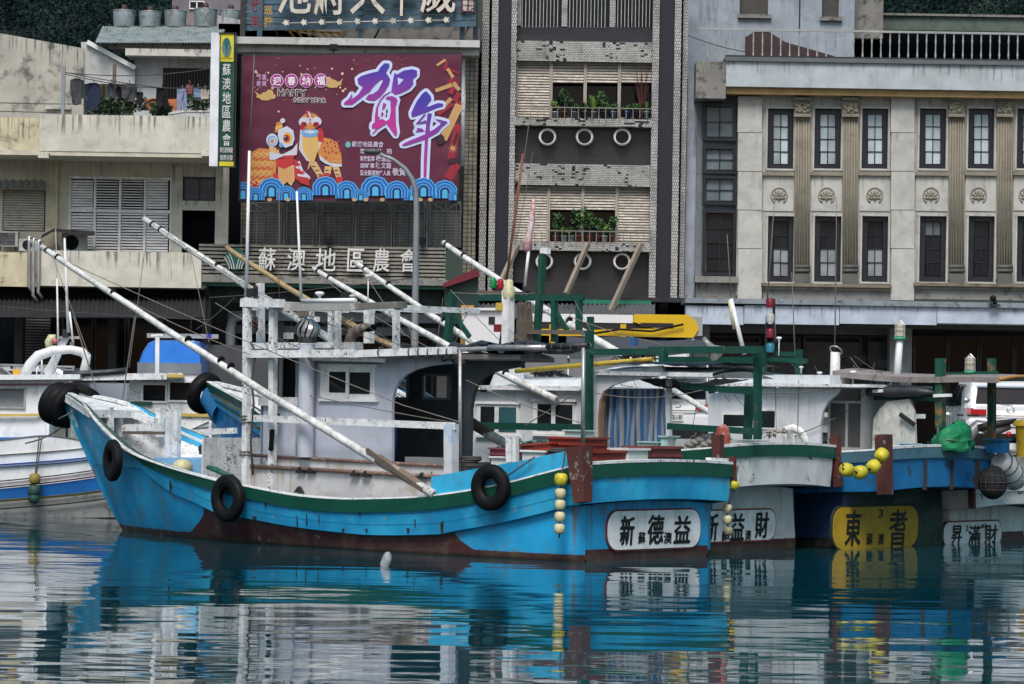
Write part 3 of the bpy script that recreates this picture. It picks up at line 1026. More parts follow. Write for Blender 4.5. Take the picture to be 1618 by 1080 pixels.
def z1(pts): return [(540 + x / 7.71, 80 + y / 7.71) for x, y in pts]


def z2(pts): return [(540 + x / 4.5, 80 + y / 4.5) for x, y in pts]


def z3(pts): return [(625 + x / 6.0, 130 + y / 6.0) for x, y in pts]


he = [z1([(520, 150), (580, 155), (580, 195), (540, 265), (590, 345), (575, 410), (530, 490), (460, 570), (400, 605), (330, 603), (290, 585), (325, 535), (385, 520), (440, 480), (500, 370), (500, 345), (460, 365),
          (400, 420), (360, 470), (340, 500), (290, 530), (200, 600), (125, 655), (25, 655), (30, 630), (90, 580), (125, 520), (130, 560), (112, 596), (200, 530), (240, 470), (260, 440), (200, 400), (190, 340), (240, 305), (330, 275), (440, 250), (470, 200)]),
      z2([(375, 155), (393, 168), (440, 140), (500, 130), (535, 140), (535, 175), (505, 205), (510, 235), (480, 270), (420, 300), (380, 312), (352, 290), (360, 230)]),
      z1([(595, 495), (602, 500), (530, 545), (480, 600), (445, 680), (440, 800), (470, 806), (440, 838), (500, 830), (540, 855), (580, 830), (597, 740), (592, 600), (535, 585), (545, 560), (610, 548), (660, 570), (680, 600), (655, 690),
          (660, 880), (675, 990), (660, 1040), (640, 1020), (545, 885), (430, 960), (385, 1010), (375, 1005), (420, 950), (365, 940), (370, 895), (400, 870), (405, 780), (420, 690), (455, 610), (510, 540), (560, 510)]),
      z1([(505, 632), (545, 645), (520, 700), (490, 720)]), z1([(488, 735), (510, 760), (498, 790), (478, 800)])]
nian = [z3([(290, 80), (335, 130), (340, 165), (290, 230), (320, 225), (400, 195), (450, 200), (450, 225), (390, 240), (290, 285), (215, 310), (155, 328), (148, 290), (170, 240), (200, 180), (250, 110)]),
        z3([(305, 290), (345, 295), (325, 400), (325, 470), (310, 520), (300, 700), (290, 940), (295, 960), (275, 990), (230, 935), (265, 920), (268, 720), (280, 500), (290, 400)]),
        z3([(270, 300), (290, 300), (225, 380), (290, 355), (290, 385), (190, 395)]), z3([(200, 430), (250, 435), (275, 460), (185, 470), (210, 445)]),
        z3([(60, 590), (100, 565), (280, 490), (370, 440), (420, 400), (430, 380), (370, 345), (410, 350), (470, 365), (495, 375), (440, 420), (400, 470), (330, 510), (270, 540), (100, 595), (65, 598)])]


def gradmat(name, ytop, ybot, c0, c1):
    za, zb = pw(600, ytop, BD).z - ROOT[ban.name].z, pw(600, ybot, BD).z - ROOT[ban.name].z

    def fn(t):
        tc = t.n.new('ShaderNodeTexCoord')
        sx = t.n.new('ShaderNodeSeparateXYZ')
        t.link(tc.outputs['Object'], sx.inputs[0])
        return t.mix(t.ramp(sx.outputs[2], zb, za), c1, c0)
    return mat(name, c0, .4, var=.05, colfn=fn)


halo = MB()
for strokes in (he, nian):
    for k in range(14):
        a = 2 * math.pi * k / 14
        for st_ in strokes: poly(halo, [(x + 4.6 * math.cos(a), y + 4.6 * math.sin(a)) for x, y in st_], 5 + k * .08)
halo.build('brush_outline', flat((.50, .58, .80)), ban, True)
for nm, strokes, ya, yb in (('he', he, 98, 205), ('nian', nian, 145, 285)):
    mb = MB()
    for i, st_ in enumerate(strokes): poly(mb, st_, 8 + i * .3)
    mb.build('brush_character', gradmat('brush_gradient_' + nm, ya, yb, (.045, .035, .33), (.42, .025, .24)), ban, True)
mb = MB()
poly(mb, z2([(397, 190), (440, 205), (402, 245)]), 10)
mb.build('brush_counter', flat((.50, .58, .80)), ban, True)
# blossoms, firework, lights, cloud scrolls
rb = random.Random(5)
mb = MB()
for i in range(90):
    a = rb.uniform(0, 2 * math.pi); r0 = rb.uniform(8, 50)
    x, y = 605 + r0 * 1.1 * math.cos(a), 98 + r0 * .62 * math.sin(a)
    if y < 88 or y > 130: continue
    dx, dy = math.cos(a), .6 * math.sin(a)
    L_ = rb.uniform(1.2, 3.4)
    poly(mb, [(x - dy * .5, y + dx * .5), (x + dx * L_, y + dy * L_), (x + dy * .5, y - dx * .5)], 2)
mb.build('firework_print', flat((.55, .09, .16)), ban, True)['kind'] = 'stuff'
mb = MB()
for i in range(46):
    r_ = rb.choice((.6, .8, 1.1, 1.6, 2.2))
    bdisc(mb, rb.uniform(400, 560), 128 + rb.gauss(0, 17), r_, r_ * 1.1, 2, 8)
mb.build('light_dots_print', flat((.62, .45, .28)), ban, True)['kind'] = 'stuff'
gold = flat((.50, .33, .13))
for s_, cx, cy in ((-1, 420, 150), (1, 525, 130)):
    goldm = MB()
    for k, (dx, dy, rx, ry) in enumerate(((0, 0, 8, 5), (5, -3, 6, 6), (-6, 2, 8, 3.4), (0, 5, 9, 3.4), (9, 2, 5, 4))):
        bdisc(goldm, cx - s_ * dx * 1.2, cy + dy, rx, ry, 3 + k * .3)
    poly(goldm, [(cx + s_ * 4, cy + 4), (cx + s_ * 18, cy - 7), (cx + s_ * 12, cy + 3), (cx + s_ * 6, cy + 9)], 4.8)
    goldm.build('cloud_scroll', gold, ban, True)
for i, ch in enumerate('迎春納福'):
    x, y = 437.5 + i * 23.1, 127.5 - i * .2
    bdisc(MB(), x, y, 10.6, 11.2, 5, 24).build('roundel_rim', flat((.62, .55, .68)), ban, True)
    bdisc(MB(), x, y, 9.6, 10.2, 6, 24).build('roundel', flat((.33, .02, .22)), ban, True)
    ltr(ch, x - 6.5, x + 6.5, y - 7, y + 7, BD - .045, flat((.75, .75, .78)), ban, 0, .02, 0, 'roundel_letter')
for i, ch in enumerate('歡喜恭賀'):
    ltr(ch, 405 + (i % 2) * 8.6, 412.6 + (i % 2) * 8.6, 117 + (i // 2) * 10, 126 + (i // 2) * 10, BD - .02, flat((.48, .30, .50)), ban, 0, .02, 0, 'seal_letter')
for txt, x0, x1, y0, y1 in (('HAPPY', 439, 484, 141, 151.5), ('NEW YEAR', 465, 515, 154.5, 161.5)):
    for k in range(8):
        a = k * math.pi / 4
        ltr(txt, x0 + math.cos(a) * .9, x1 + math.cos(a) * .9, y0 + math.sin(a) * .9, y1 + math.sin(a) * .9, BD - .018 - k * .0005, flat((.6, .56, .55)), ban, 0, .012, 0, 'greeting_outline')
    ltr(txt, x0, x1, y0, y1, BD - .03, flat((.02, .012, .02)), ban, 0, .012, 0, 'greeting_letters')
lav = flat((.50, .46, .60))
bdisc(MB(), 550, 228, 4.4, 4.8, 3).build('small_emblem', flat((.10, .40, .42)), ban, True)
for txt, x0, x1, y0, y1 in (('蘇澳地區農會', 556, 606, 223, 232), ('理事長', 569, 592, 234.5, 242.5), ('林', 596, 603, 234, 243), ('柏', 611, 619, 234, 243), ('常務監事', 569, 592, 246, 254.5), ('楊進昌', 594, 618, 245, 255),
                            ('總幹事', 569, 592, 257, 265.5), ('陳文雄', 594, 618, 256, 266), ('暨全體選聘任人員', 569, 617, 268.5, 277), ('敬賀', 620, 641, 265, 277.5)):
    ltr(txt, x0, x1, y0, y1, BD - .02, lav, ban, 0, .014, 0, 'small_print')
# firecrackers
FC = {'g': (flat((.46, .28, .11)), 4), 'r': (flat((.26, .014, .03)), 3), 'd': (flat((.03, .012, .02)), 4.6)}
for x0, y0, x1, y1, w_, col in ((690, 103, 704, 94, 4, 'g'), (688, 143, 716, 133, 6, 'g'), (707, 108, 716, 122, 5, 'g'), (700, 220, 726, 165, 13, 'g'), (716, 130, 726, 142, 6, 'g'), (702, 166, 713, 155, 6, 'g'),
                                (700, 104, 726, 116, 3, 'r'), (703, 112, 706, 97, 4, 'r'), (705, 140, 716, 122, 7, 'r'), (692, 180, 714, 163, 8, 'r'), (711, 148, 722, 128, 8, 'r'), (718, 160, 726, 146, 8, 'r'),
                                (712, 252, 724, 196, 12, 'r'), (708, 282, 722, 258, 14, 'r'), (716, 178, 726, 160, 7, 'r'), (714, 236, 723, 210, 4, 'd')):
    d_ = Vector((x1 - x0, y1 - y0)).normalized()
    nx, ny = -d_.y * w_ / 2, d_.x * w_ / 2
    poly(MB(), [(x0 + nx, y0 + ny), (x0 - nx, y0 - ny), (x1 - nx, y1 - ny), (x1 + nx, y1 + ny)], FC[col][1] + (x0 % 7) * .1).build('firecracker_print', FC[col][0], ban, True)
for x, y, rx, ry in ((696, 220, 6.6, 8), (715, 254, 7, 5)): bdisc(MB(), x, y, rx, ry, 5.3).build('firecracker_end', FC['d'][0], ban, True)
mb = MB()
for k in range(8):
    a = k * math.pi / 4
    poly(mb, [(715.5 + 8 * math.cos(a), 234 + 8 * math.sin(a)), (715.5 + 1.2 * math.cos(a + .8), 234 + 1.2 * math.sin(a + .8)), (715.5 + 1.2 * math.cos(a - .8), 234 + 1.2 * math.sin(a - .8))], 6 + k * .1)
mb.build('spark_print', flat((.65, .38, .15)), ban, True)
# rolling waves along the foot
WVM = (flat((.015, .10, .42)), flat((.06, .38, .66)), flat((.008, .02, .12)))
rw = random.Random(9)
cen = [(384, 304, 17), (404, 309, 14), (429, 300, 20), (452, 308, 15), (480, 309, 14), (514, 298, 20), (548, 303, 18), (570, 310, 12), (593, 299, 22), (627, 303, 18), (650, 310, 12), (669, 300, 20), (703, 303, 19), (719, 309, 10)]
for i, (x, y, r_) in enumerate(cen):
    for k in range(7):
        q = r_ * (1, .92, .74, .66, .48, .40, .22)[k]
        P = []
        for j in range(25):
            a = math.pi + math.pi * j / 24
            rr_ = q * (1 + .055 * abs(math.sin(j * math.pi / 24 * 5)))
            P.append((min(max(x + rr_ * math.cos(a), 380), 722.5), min(y + rr_ * math.sin(a) * .95, 316)))
        P += [(min(x + q, 722.5), min(316, y + 10)), (max(x - q, 380), min(316, y + 10))]
        poly(MB(), P, 10 + i % 2 * 1.4 + k * .18).build('wave_scale', WVM[(1, 0, 1, 0, 1, 2, 1)[k]], ban, True)
mb = MB()
for x in (426, 455, 560, 578, 604, 664, 680): bdisc(mb, x, 315, 4, 3, 14, 10)
mb.build('wave_crest_print', flat((.40, .30, .17)), ban, True)['kind'] = 'stuff'
# the two lion dancers
OR, YE, RE, WH, LB, DK, CRM = (.50, .20, .05), (.58, .38, .10), (.42, .025, .03), (.48, .53, .62), (.12, .32, .60), (.03, .012, .02), (.55, .36, .16)


def L(c, pts, l): poly(MB(), [(380 + x / 4.5, 80 + y / 4.5) for x, y in pts], l).build('lion_patch', flat(c), ban, True)


def E(c, x, y, rx, ry, l): bdisc(MB(), 380 + x / 4.5, 80 + y / 4.5, rx / 4.5, ry / 4.5, l).build('lion_patch', flat(c), ban, True)


# rear lion: body, legs, mane, head
L(OR, [(560, 610), (640, 625), (690, 655), (715, 720), (722, 800), (700, 820), (650, 815), (600, 790), (560, 760), (540, 680)], 4)
L(WH, [(560, 740), (600, 775), (640, 800), (720, 805), (722, 822), (660, 824), (600, 800), (565, 775)], 4.4)
for i in range(16): E(RE, 590 + (i % 5) * 26 + (i // 5) * 6, 645 + (i // 5) * 34 + (i % 2) * 10, 8, 7, 4.8 + i * .02)
L(CRM, [(480, 770), (540, 790), (590, 880), (605, 940), (560, 930), (540, 880), (500, 820)], 4.2)
L(CRM, [(600, 820), (650, 820), (635, 900), (590, 900)], 4.25)
L(CRM, [(650, 815), (700, 825), (720, 900), (722, 950), (695, 950), (680, 900)], 4.3)
for x, y in ((580, 905), (610, 890), (702, 915)): E(RE, x, y, 28, 22, 5.0 + x * .0003)
for x, y in ((520, 820), (545, 850), (565, 880), (615, 850), (625, 875), (680, 850), (690, 880)): E(DK, x, y, 14, 3, 5.4)
E(DK, 610, 970, 30, 16, 5.1); E(DK, 705, 965, 16, 12, 5.15)
L(WH, [(425, 560), (570, 560), (575, 650), (560, 700), (500, 790), (470, 780), (415, 700)], 5.2)
L(YE, [(440, 600), (545, 600), (560, 680), (520, 800), (470, 760), (440, 690)], 5.5)
L(CRM, [(470, 610), (510, 610), (525, 720), (490, 830), (475, 850), (500, 740)], 5.7)
E(RE, 565, 600, 26, 50, 5.3); E(RE, 450, 545, 24, 24, 5.3)
E(OR, 495, 500, 70, 60, 6.0)
L(RE, [(460, 420), (490, 430), (515, 465), (475, 470)], 6.2); L(WH, [(478, 430), (490, 432), (505, 465), (488, 466)], 6.4)
E(WH, 450, 505, 36, 34, 6.5); E(WH, 540, 503, 36, 34, 6.5)
E(RE, 450, 523, 24, 20, 6.8); E(RE, 538, 524, 24, 20, 6.8); E(DK, 452, 523, 11, 10, 7.1); E(DK, 536, 524, 11, 10, 7.1)
E(WH, 495, 488, 16, 18, 6.9); E(RE, 495, 489, 7, 8, 7.2)
L(LB, [(430, 575), (460, 555), (495, 565), (530, 555), (558, 575), (540, 605), (495, 615), (445, 605)], 6.6); L(WH, [(440, 575), (495, 562), (550, 575), (495, 590)], 6.9)
# front lion
L(OR, [(80, 720), (130, 690), (210, 700), (260, 760), (250, 900), (190, 970), (120, 960), (40, 940), (60, 840)], 7)
for k in range(11):
    y0 = 722 + k * 22
    xa = 92 - k * 4
    up_ = [(xa + i * 7.5, y0 + 9 * math.sin(i * 1.15 + k)) for i in range(22)]
    L((YE, CRM, RE)[k % 3], up_ + [(x, y + (7 if k % 3 else 11)) for x, y in up_[::-1]], 7.4 + k * .08)
for k in range(5):
    up_ = [(600 + i * 9 + k * 10, 650 + k * 33 + 7 * math.sin(i * 1.3)) for i in range(10)]
    L(YE if k % 2 else CRM, up_ + [(x, y + 5) for x, y in up_[::-1]], 4.6 + k * .05)
for k in range(14):
    E(YE, 60 + k * 17, 955 + 14 * math.sin(k * 1.9), 11, 9, 7.5 + k * .02); E(RE, 60 + k * 17, 957 + 14 * math.sin(k * 1.9), 7, 5, 8.3 + k * .01)
L(RE, [(70, 910), (140, 930), (130, 1000), (90, 1000), (40, 950)], 7.6)
L(RE, [(380, 770), (420, 790), (440, 850), (490, 900), (490, 960), (430, 940), (380, 900)], 7.6)
L(WH, [(420, 780), (445, 850), (495, 895), (495, 915), (430, 862), (405, 790)], 8.0)
L(RE, [(230, 870), (290, 880), (290, 1000), (240, 990)], 7.7)
L(WH, [(230, 930), (290, 940), (288, 955), (232, 945)], 8.0)
for k in range(5):
    L(WH if k % 2 else RE, [(385 + k * 6, 790 + k * 28), (420 + k * 14, 800 + k * 28), (432 + k * 14, 818 + k * 28), (388 + k * 6, 806 + k * 28)], 8.05 + k * .03)
L(CRM, [(265, 820), (380, 810), (385, 920), (360, 960), (330, 930), (300, 960), (270, 920)], 8.2)
for i in range(9): L(OR, [(272 + i * 12, 830), (276 + i * 12, 830), (280 + i * 12, 940), (275 + i * 12, 930)], 8.5)
L(RE, [(250, 770), (380, 760), (375, 810), (310, 840), (260, 820)], 8.7)
L(CRM, [(200, 680), (270, 690), (280, 750), (220, 760)], 8.6)
L(OR, [(245, 580), (255, 510), (290, 500), (300, 540), (270, 580)], 8.4); L(YE, [(248, 540), (296, 520), (300, 540), (246, 565)], 8.7); E(WH, 300, 496, 18, 18, 8.8)
L(RE, [(205, 740), (300, 740), (390, 690), (408, 650), (410, 720), (370, 770), (290, 760)], 8.9)
L(WH, [(205, 730), (215, 720), (300, 735), (370, 700), (405, 655), (400, 740), (310, 745), (240, 775), (210, 775)], 9.2)
L(WH, [(270, 560), (330, 535), (375, 565), (385, 625), (370, 670), (320, 690), (280, 660), (265, 600)], 9.4)
E(YE, 335, 620, 34, 42, 9.7); E(RE, 328, 622, 24, 28, 10.0); E(DK, 322, 620, 15, 18, 10.3); E(WH, 316, 612, 5, 5, 10.5)
E(WH, 225, 635, 42, 48, 9.3); E(LB, 225, 640, 32, 36, 9.6); E(WH, 227, 642, 22, 26, 9.9); E(OR, 226, 642, 14, 17, 10.2)
E(LB, 290, 670, 16, 16, 10); E(DK, 262, 688, 8, 14, 10)

# ------------------------------------------------------------------ roof sign and vertical sign
rs = thing('roof_sign', 'blue slatted roof sign with cream characters and a row of white arrows', 'sign', pw(568, 62, 87.4))
FR = Fac(rs, 87.4)
slb = mat('blue_sign_slat', (.055, .115, .16), .6, stain=GRIME, st=.4, streak=.4)
for i in range(9):
    y0 = 36 - i * 10.4
    a, b = pw(384, y0 + 4 + 4, 87.8), pw(752, y0 + 4 - 3, 87.2)
    MB().beam(a, b, .04, .155).build('slat', slb, rs, True)
for x in (411, 570, 731, 384, 752):
    FR.part('post', slb if x != 384 else steel_d, x - 4, x + 4, -60, 64, .18, .08)
crm = mat('cream_letter', (.55, .54, .46), .6, stain=GRIME, st=.4)
redl = mat('red_letter', (.16, .02, .025), .6)
yel = mat('ochre_letter', (.36, .23, .05), .6)
for ch, x0, x1, yb in (('池', 438, 492, 21), ('府', 496, 546, 24), ('大', 553, 609, 22), ('千', 615, 655, 25), ('歲', 664, 720, 20)):
    ltr(ch, x0 - 1, x1 + 1.5, yb - 66, yb + 1.5, 87.15, redl, rs, .06, .02, .02, 'letter_rim')
    ltr(ch, x0, x1, yb - 65, yb, 87.06, crm, rs, .06, .012, .02, 'letter')
for i, ch in enumerate('代天'): ltr(ch, 395, 412, -1 + i * 27, 18 + i * 25, 87.2, redl, rs, .05, .03, 0, 'letter')
for i, ch in enumerate('巡狩'): ltr(ch, 417, 431, 9 + i * 17, 23 + i * 20, 87.2, yel, rs, .05, .02, 0, 'letter')
for i in range(10):
    x, y = 452 + i * 28.1, 35.6 - i * .5
    q = [(-5, 0), (0, -6), (0, -3), (5, -4), (3, 0), (5, 4), (0, 3), (0, 6)]
    p = [pw(x + a, y + b, 87.1) for a, b in q]
    MB().prism([(k.x, k.z) for k in p], 87.05, 87.12).build('arrow', crm, rs, True)
MB().beam(pw(445, 36, 87.2), pw(712, 31, 87.2), .02, .03).build('arrow_rail', alu, rs, True)
FR.part('purple_panel', mat('purple_panel', (.08, .02, .045), .6), 729, 750, -30, 19, -.3, .05)
for i, ch in enumerate('善信敬獻'): ltr(ch, 731 + (i % 2) * 9.5, 739 + (i % 2) * 9.5, 0 + (i // 2) * 9, 8 + (i // 2) * 9, 87.08, crm, rs, 0, .02, 0, 'letter')
MB().beam(pw(752, -40, 87.3), pw(754, 62, 87.3), .06, .06).beam(pw(730, 62, 87.3), pw(753, 20, 87.3), .05, .05).build('brace', steel_d, rs, True)
MB().beam(pw(590, 63, 88), pw(600, 44, 87.5), .04, .04).build('brace', steel_d, rs, True)
MB().beam(pw(440, 63, 88), pw(436, 46, 87.5), .04, .04).build('brace', steel_d, rs, True)

vs_ = thing('vertical_sign', 'tall vertical green sign box with yellow head on the cream house corner', 'sign', pw(350, 262, 84.6))
FV = Fac(vs_, 84.6)
FV.part('sign_side', mat('white_sign_casing', (.68, .72, .76), .4, stain=GRIME, st=.1, streak=.1), 332, 346, 51, 262, 0, .5)
FV.part('sign_face', mat('sign_green', (.004, .062, .042), .4), 346.2, 369.5, 52, 262, .03, .4)
ylw = mat('sign_yellow', (.55, .50, .03), .4)
FV.part('head_panel', ylw, 346.4, 369.3, 53, 97, .012, .03)
FV.part('foot_panel', ylw, 346.4, 369.3, 255, 262, .012, .03)
mb = MB(); disc(mb, 358, 74, 6.8, 15, 84.6); mb.build('emblem_disc', mat('sign_teal', (.01, .10, .11), .4), vs_, True)
emblem(358, 77, 7.5, 15, 84.57, mat('emblem_pale', (.30, .42, .42), .5), vs_)
ltr('羅東地區農會'[2:], 348, 368, 90, 93, 84.6, mat('sign_olive', (.2, .2, .02), .5), vs_, 0, 0, 0, 'small_letters')
for i, ch in enumerate('蘇澳地區農會'): ltr(ch, 351.5, 364.5, 100 + i * 22.2, 119 + i * 22.2, 84.6, letw, vs_, 0, .006, 0, 'letter')
ltr('南方澳辦事處', 347.5, 367.5, 232, 241, 84.6, letw, vs_, 0, .01, 0, 'small_letters')
ltr('信用分部', 347.5, 367.5, 244, 253, 84.6, letw, vs_, 0, .01, 0, 'small_letters')
FV.frame(345.5, 373, 51, 264, 1.2, -.03, .08, steel_d, vs_)
# ------------------------------------------------------------------ tiled apartment block
b3 = thing('tiled_apartment_block', 'narrow apartment block in white and navy mosaic tile with round windows', 'building', (1.9, 88, QZ))
F3 = Fac(b3, 88.0)
T_W = tilemat('white_mosaic', (.50, .51, .49), (.03, .032, .035), .098, .05, .5, .005, st=.35)
T_WS = tilemat('white_mosaic_soiled', (.50, .51, .48), (.03, .032, .035), .098, .05, .5, .005, st=.25, missing=.17)
T_WV = tilemat('white_mosaic_strip', (.54, .55, .53), (.03, .032, .035), .06, .085, .5, .007, st=.25)
T_N = tilemat('navy_mosaic', (.008, .010, .020), (.07, .075, .08), .098, .05, .5, .0028, st=.2)
T_ND = tilemat('brown_navy_mosaic', (.011, .009, .013), (.12, .118, .115), .098, .05, .5, .003, st=.25)
T_NV = tilemat('navy_mosaic_upright', (.007, .010, .022), (.05, .056, .066), .11, .048, .5, .0025, st=.15, swap=True)
TOP = -120
F3.part('core_wall', dark, 770, 1084, TOP, 480, .9, .3)
for a, b, m, f, n in ((762, 773, T_WV, .1, 'tile_strip'), (777, 787, T_WV, -.25, 'tile_strip'), (787.2, 808, T_NV, -.12, 'navy_pilaster'), (808.2, 816.5, T_WV, -.25, 'tile_strip'),
                      (1031.5, 1042, T_WV, -.25, 'tile_strip'), (1042.2, 1066, T_NV, -.12, 'navy_pilaster'), (1066.2, 1076.5, T_WV, -.25, 'tile_strip'), (1079.5, 1087, T_WV, .1, 'tile_strip')):
    F3.part(n, m, a - 2, b - 2, TOP, 470, f, .6)
# top storey windows with bars
F3.part('sill_band', T_N, 815, 1032, 42, 58, .2, .3)
F3.part('sill_ledge', steel_d, 817, 1032, 57, 65, .05, .4)
for i, (x0, x1) in enumerate(((823, 888), (898, 964), (974, 1031))):
    w = F3.part('window', glass, x0, x1, -60, 43, .5, .03)
    F3.part('mullion', steel_d, (x0 + x1) / 2 - 1.5, (x0 + x1) / 2 + 1.5, -60, 43, .44, .05, w)
    for k in range(int((x1 - x0) / 5.6)):
        F3.part('bar', alu, x0 + 2 + k * 5.6, x0 + 3.1 + k * 5.6, -60, 43, .16, .03, w)
for x in (815, 888, 964): F3.part('window_pier', T_W, x, x + 9, -60, 43, .2, .4)
F3.part('tile_band', T_WS, 814, 1032, 65, 97, -.05, .5)
F3.part('tile_band', T_WS, 812, 1030, 187, 199, -.3, .8)
F3.part('tile_band', T_WS, 811, 1029, 259, 293, -.05, .5)
F3.part('tile_band', T_WS, 810, 1028, 382, 396, -.3, .8)
F3.part('tile_band', T_ND, 826, 1028, 446, 470, -.02, .5)
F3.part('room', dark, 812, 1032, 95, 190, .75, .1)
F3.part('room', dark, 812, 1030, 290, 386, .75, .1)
shut = mat('tan_shutter', (.34, .32, .27), .55, .1, stain=GRIME, st=.35, streak=.3)
for fl, (yt, yb, ym, panels) in enumerate(((97, 188, 131, ((818, 868, 1), (873, 922, 0), (927, 976, 0), (981, 1031, 0))), (294, 384, 332, ((812, 864, 1), (869, 918, 0), (923, 972, 0), (977, 1028, 1))))):
    for (x0, x1, full) in panels:
        w = F3.frame(x0 - 2.4, x1 + 2.4, yt, yb, 2.4, .1, .12, shut, None, 'roller_shutter')
        yy = yb - 3 if full else ym
        F3.slats('slat', shut, x0, x1, yt + 2, yy, int((yy - yt) / 4.3), .17, .035, .74, .45, w)
        if not full:
            F3.part('pane', glass, x0, x1, yy, yb - 2, .62, .02, w)
# round windows
for fl, (y0, y1, yc) in enumerate(((199, 260, 216.5), (396, 448, 413))):
    xs_ = (865, 923.5, 983) if fl == 0 else (860, 920.5, 982.5)
    F3.part('spandrel_wall', T_ND, 813 - fl * 2, 1030 - fl * 2, y0, y1, .12, .3)
    for x in xs_:
        c = F3.p(x, yc, .02)
        k = 88 / FPX
        M = Matrix.Rotation(R(90), 3, 'X')
        w = MB().lathe([(10.2 * k, 0), (14.0 * k, 0), (14.2 * k, .1), (11.0 * k, .2), (10.5 * k, .1), (10.2 * k, 0)], c, M, 32).build('round_window', mat('window_ring', (.75, .77, .77), .5, stain=(.2, .2, .2), st=.2, streak=.3), b3, True)
        MB().lathe([(.001, .0), (10.9 * k, .0)], c + Vector((0, -.008, 0)), M, 24).build('pane', glass, w, True)
# balcony rails
railm = mat('dull_rail', (.20, .19, .165), .6, .1, stain=GRIME, st=.3)
for (y0, y1, x0, x1) in ((169, 187, 816, 1031), (364, 383, 812, 1028)):
    r_ = F3.part('rail', railm, x0, x1, y0, y0 + 1.6, -.42, .04)
    for i in range(int((x1 - x0) / 10.8) + 1):
        F3.part('baluster', railm, x0 + i * 10.8, x0 + 1.2 + i * 10.8, y0 + 1.6, y1, -.41, .025, r_)
# ground floor and awning
F3.part('shop_wall', shopdark, 764, 1100, 465, 712, 1.5, .2)
F3.part('green_sign_band', mat('bright_green_band', (.01, .17, .10), .5), 918, 1029, 474, 480, -.6, .15)
F3.part('awning_beam', steel_d, 764, 1090, 468, 475, -.5, .3)
mb = MB()
mb.grid(lambda a, b: pw(755 + a * 280, 480 + b * 24, 87.4 - b * 2.6) + Vector((0, 0, .03 * math.sin(a * 240))), 220, 2)
mb.build('corrugated_awning', mat('grey_corrugated', (.11, .12, .125), .6, .2, stain=GRIME, st=.5), b3, True)
for x in (775, 905, 1040): F3.part('pier', shopdark, x, x + 14, 475, 712, 0, .4)
brace = mat('brace_timber', (.22, .19, .15), .8)
for (xa, ya, xb, yb) in ((818, 388, 788, 452), (929, 385, 894, 465), (1013, 385, 963, 495)):
    MB().beam(F3.p(xa, ya, -.45), F3.p(xb, yb, -1.6), .10, .14).build('timber_brace', brace, b3, True)
F3.part('duct', T_WV, 1086, 1092, 465, 475, -.3, .5)
# pot plants on the two balconies
potm = [mat('pot_terracotta', (.20, .06, .035), .8), mat('pot_pale_blue', (.24, .30, .32), .6), mat('pot_white', (.40, .42, .42), .6), mat('pot_blue', (.02, .08, .25), .5), mat('pot_dark', (.05, .05, .05), .7)]
leafg = mat('pot_plant_leaf', (.045, .11, .03), .5, var=.4, scale=8)
leafb = mat('pot_plant_leaf_bright', (.10, .20, .04), .5, var=.4, scale=8)


def potplant(x, yb, h, w, kind, pm, label, group):
    D = 87.85
    k = D / FPX
    t = thing('pot_plant', label, 'plant', pw(x, yb, D), 0, group)
    ph = 11 * k
    MB().lathe([(.001, 0), (3.6 * k, 0), (4.9 * k, ph), (5.2 * k, ph), (5.2 * k, ph * .9), (4.4 * k, ph * .88)], (0, 0, 0), 'Z', 14).build('pot', potm[pm], t)
    rg = random.Random(int(x))
    mb = MB()
    if kind == 'spiky':
        for i in range(22):
            a = rg.uniform(0, 6.28)
            l_ = h * k * rg.uniform(.6, 1)
            d_ = Vector((math.cos(a), math.sin(a) * .5, 0)) * w * k * rg.uniform(.15, .5)
            s_ = Vector((-math.sin(a), math.cos(a), 0)) * .022
            b0, b1, b2_ = Vector((0, 0, ph)), d_ * .6 + Vector((0, 0, ph + l_ * .8)), d_ + Vector((0, 0, ph + l_ * .8))
            mb.add([b0 - s_, b0 + s_, b1 + s_, b1 - s_, b2_], [(0, 1, 2, 3), (3, 2, 4)])
        mb.build('leaves', leafb if kind == 'spiky' else leafg, t)
    else:
        for i in range(4):
            leaves(mb, (rg.uniform(-.25, .25) * w * k, rg.uniform(-.05, .05), ph + h * k * rg.uniform(.35, .8)), w * k * .3, .16, h * k * .28, 34, .055, rg)
        mb.build('leaves', leafg if pm != 2 else leafb, t)
        MB().path([(0, 0, ph * .8), (.02, 0, ph + h * k * .3), (-.02, 0, ph + h * k * .7)], [.02, .014, .008], 5).build('stem', wood, t)


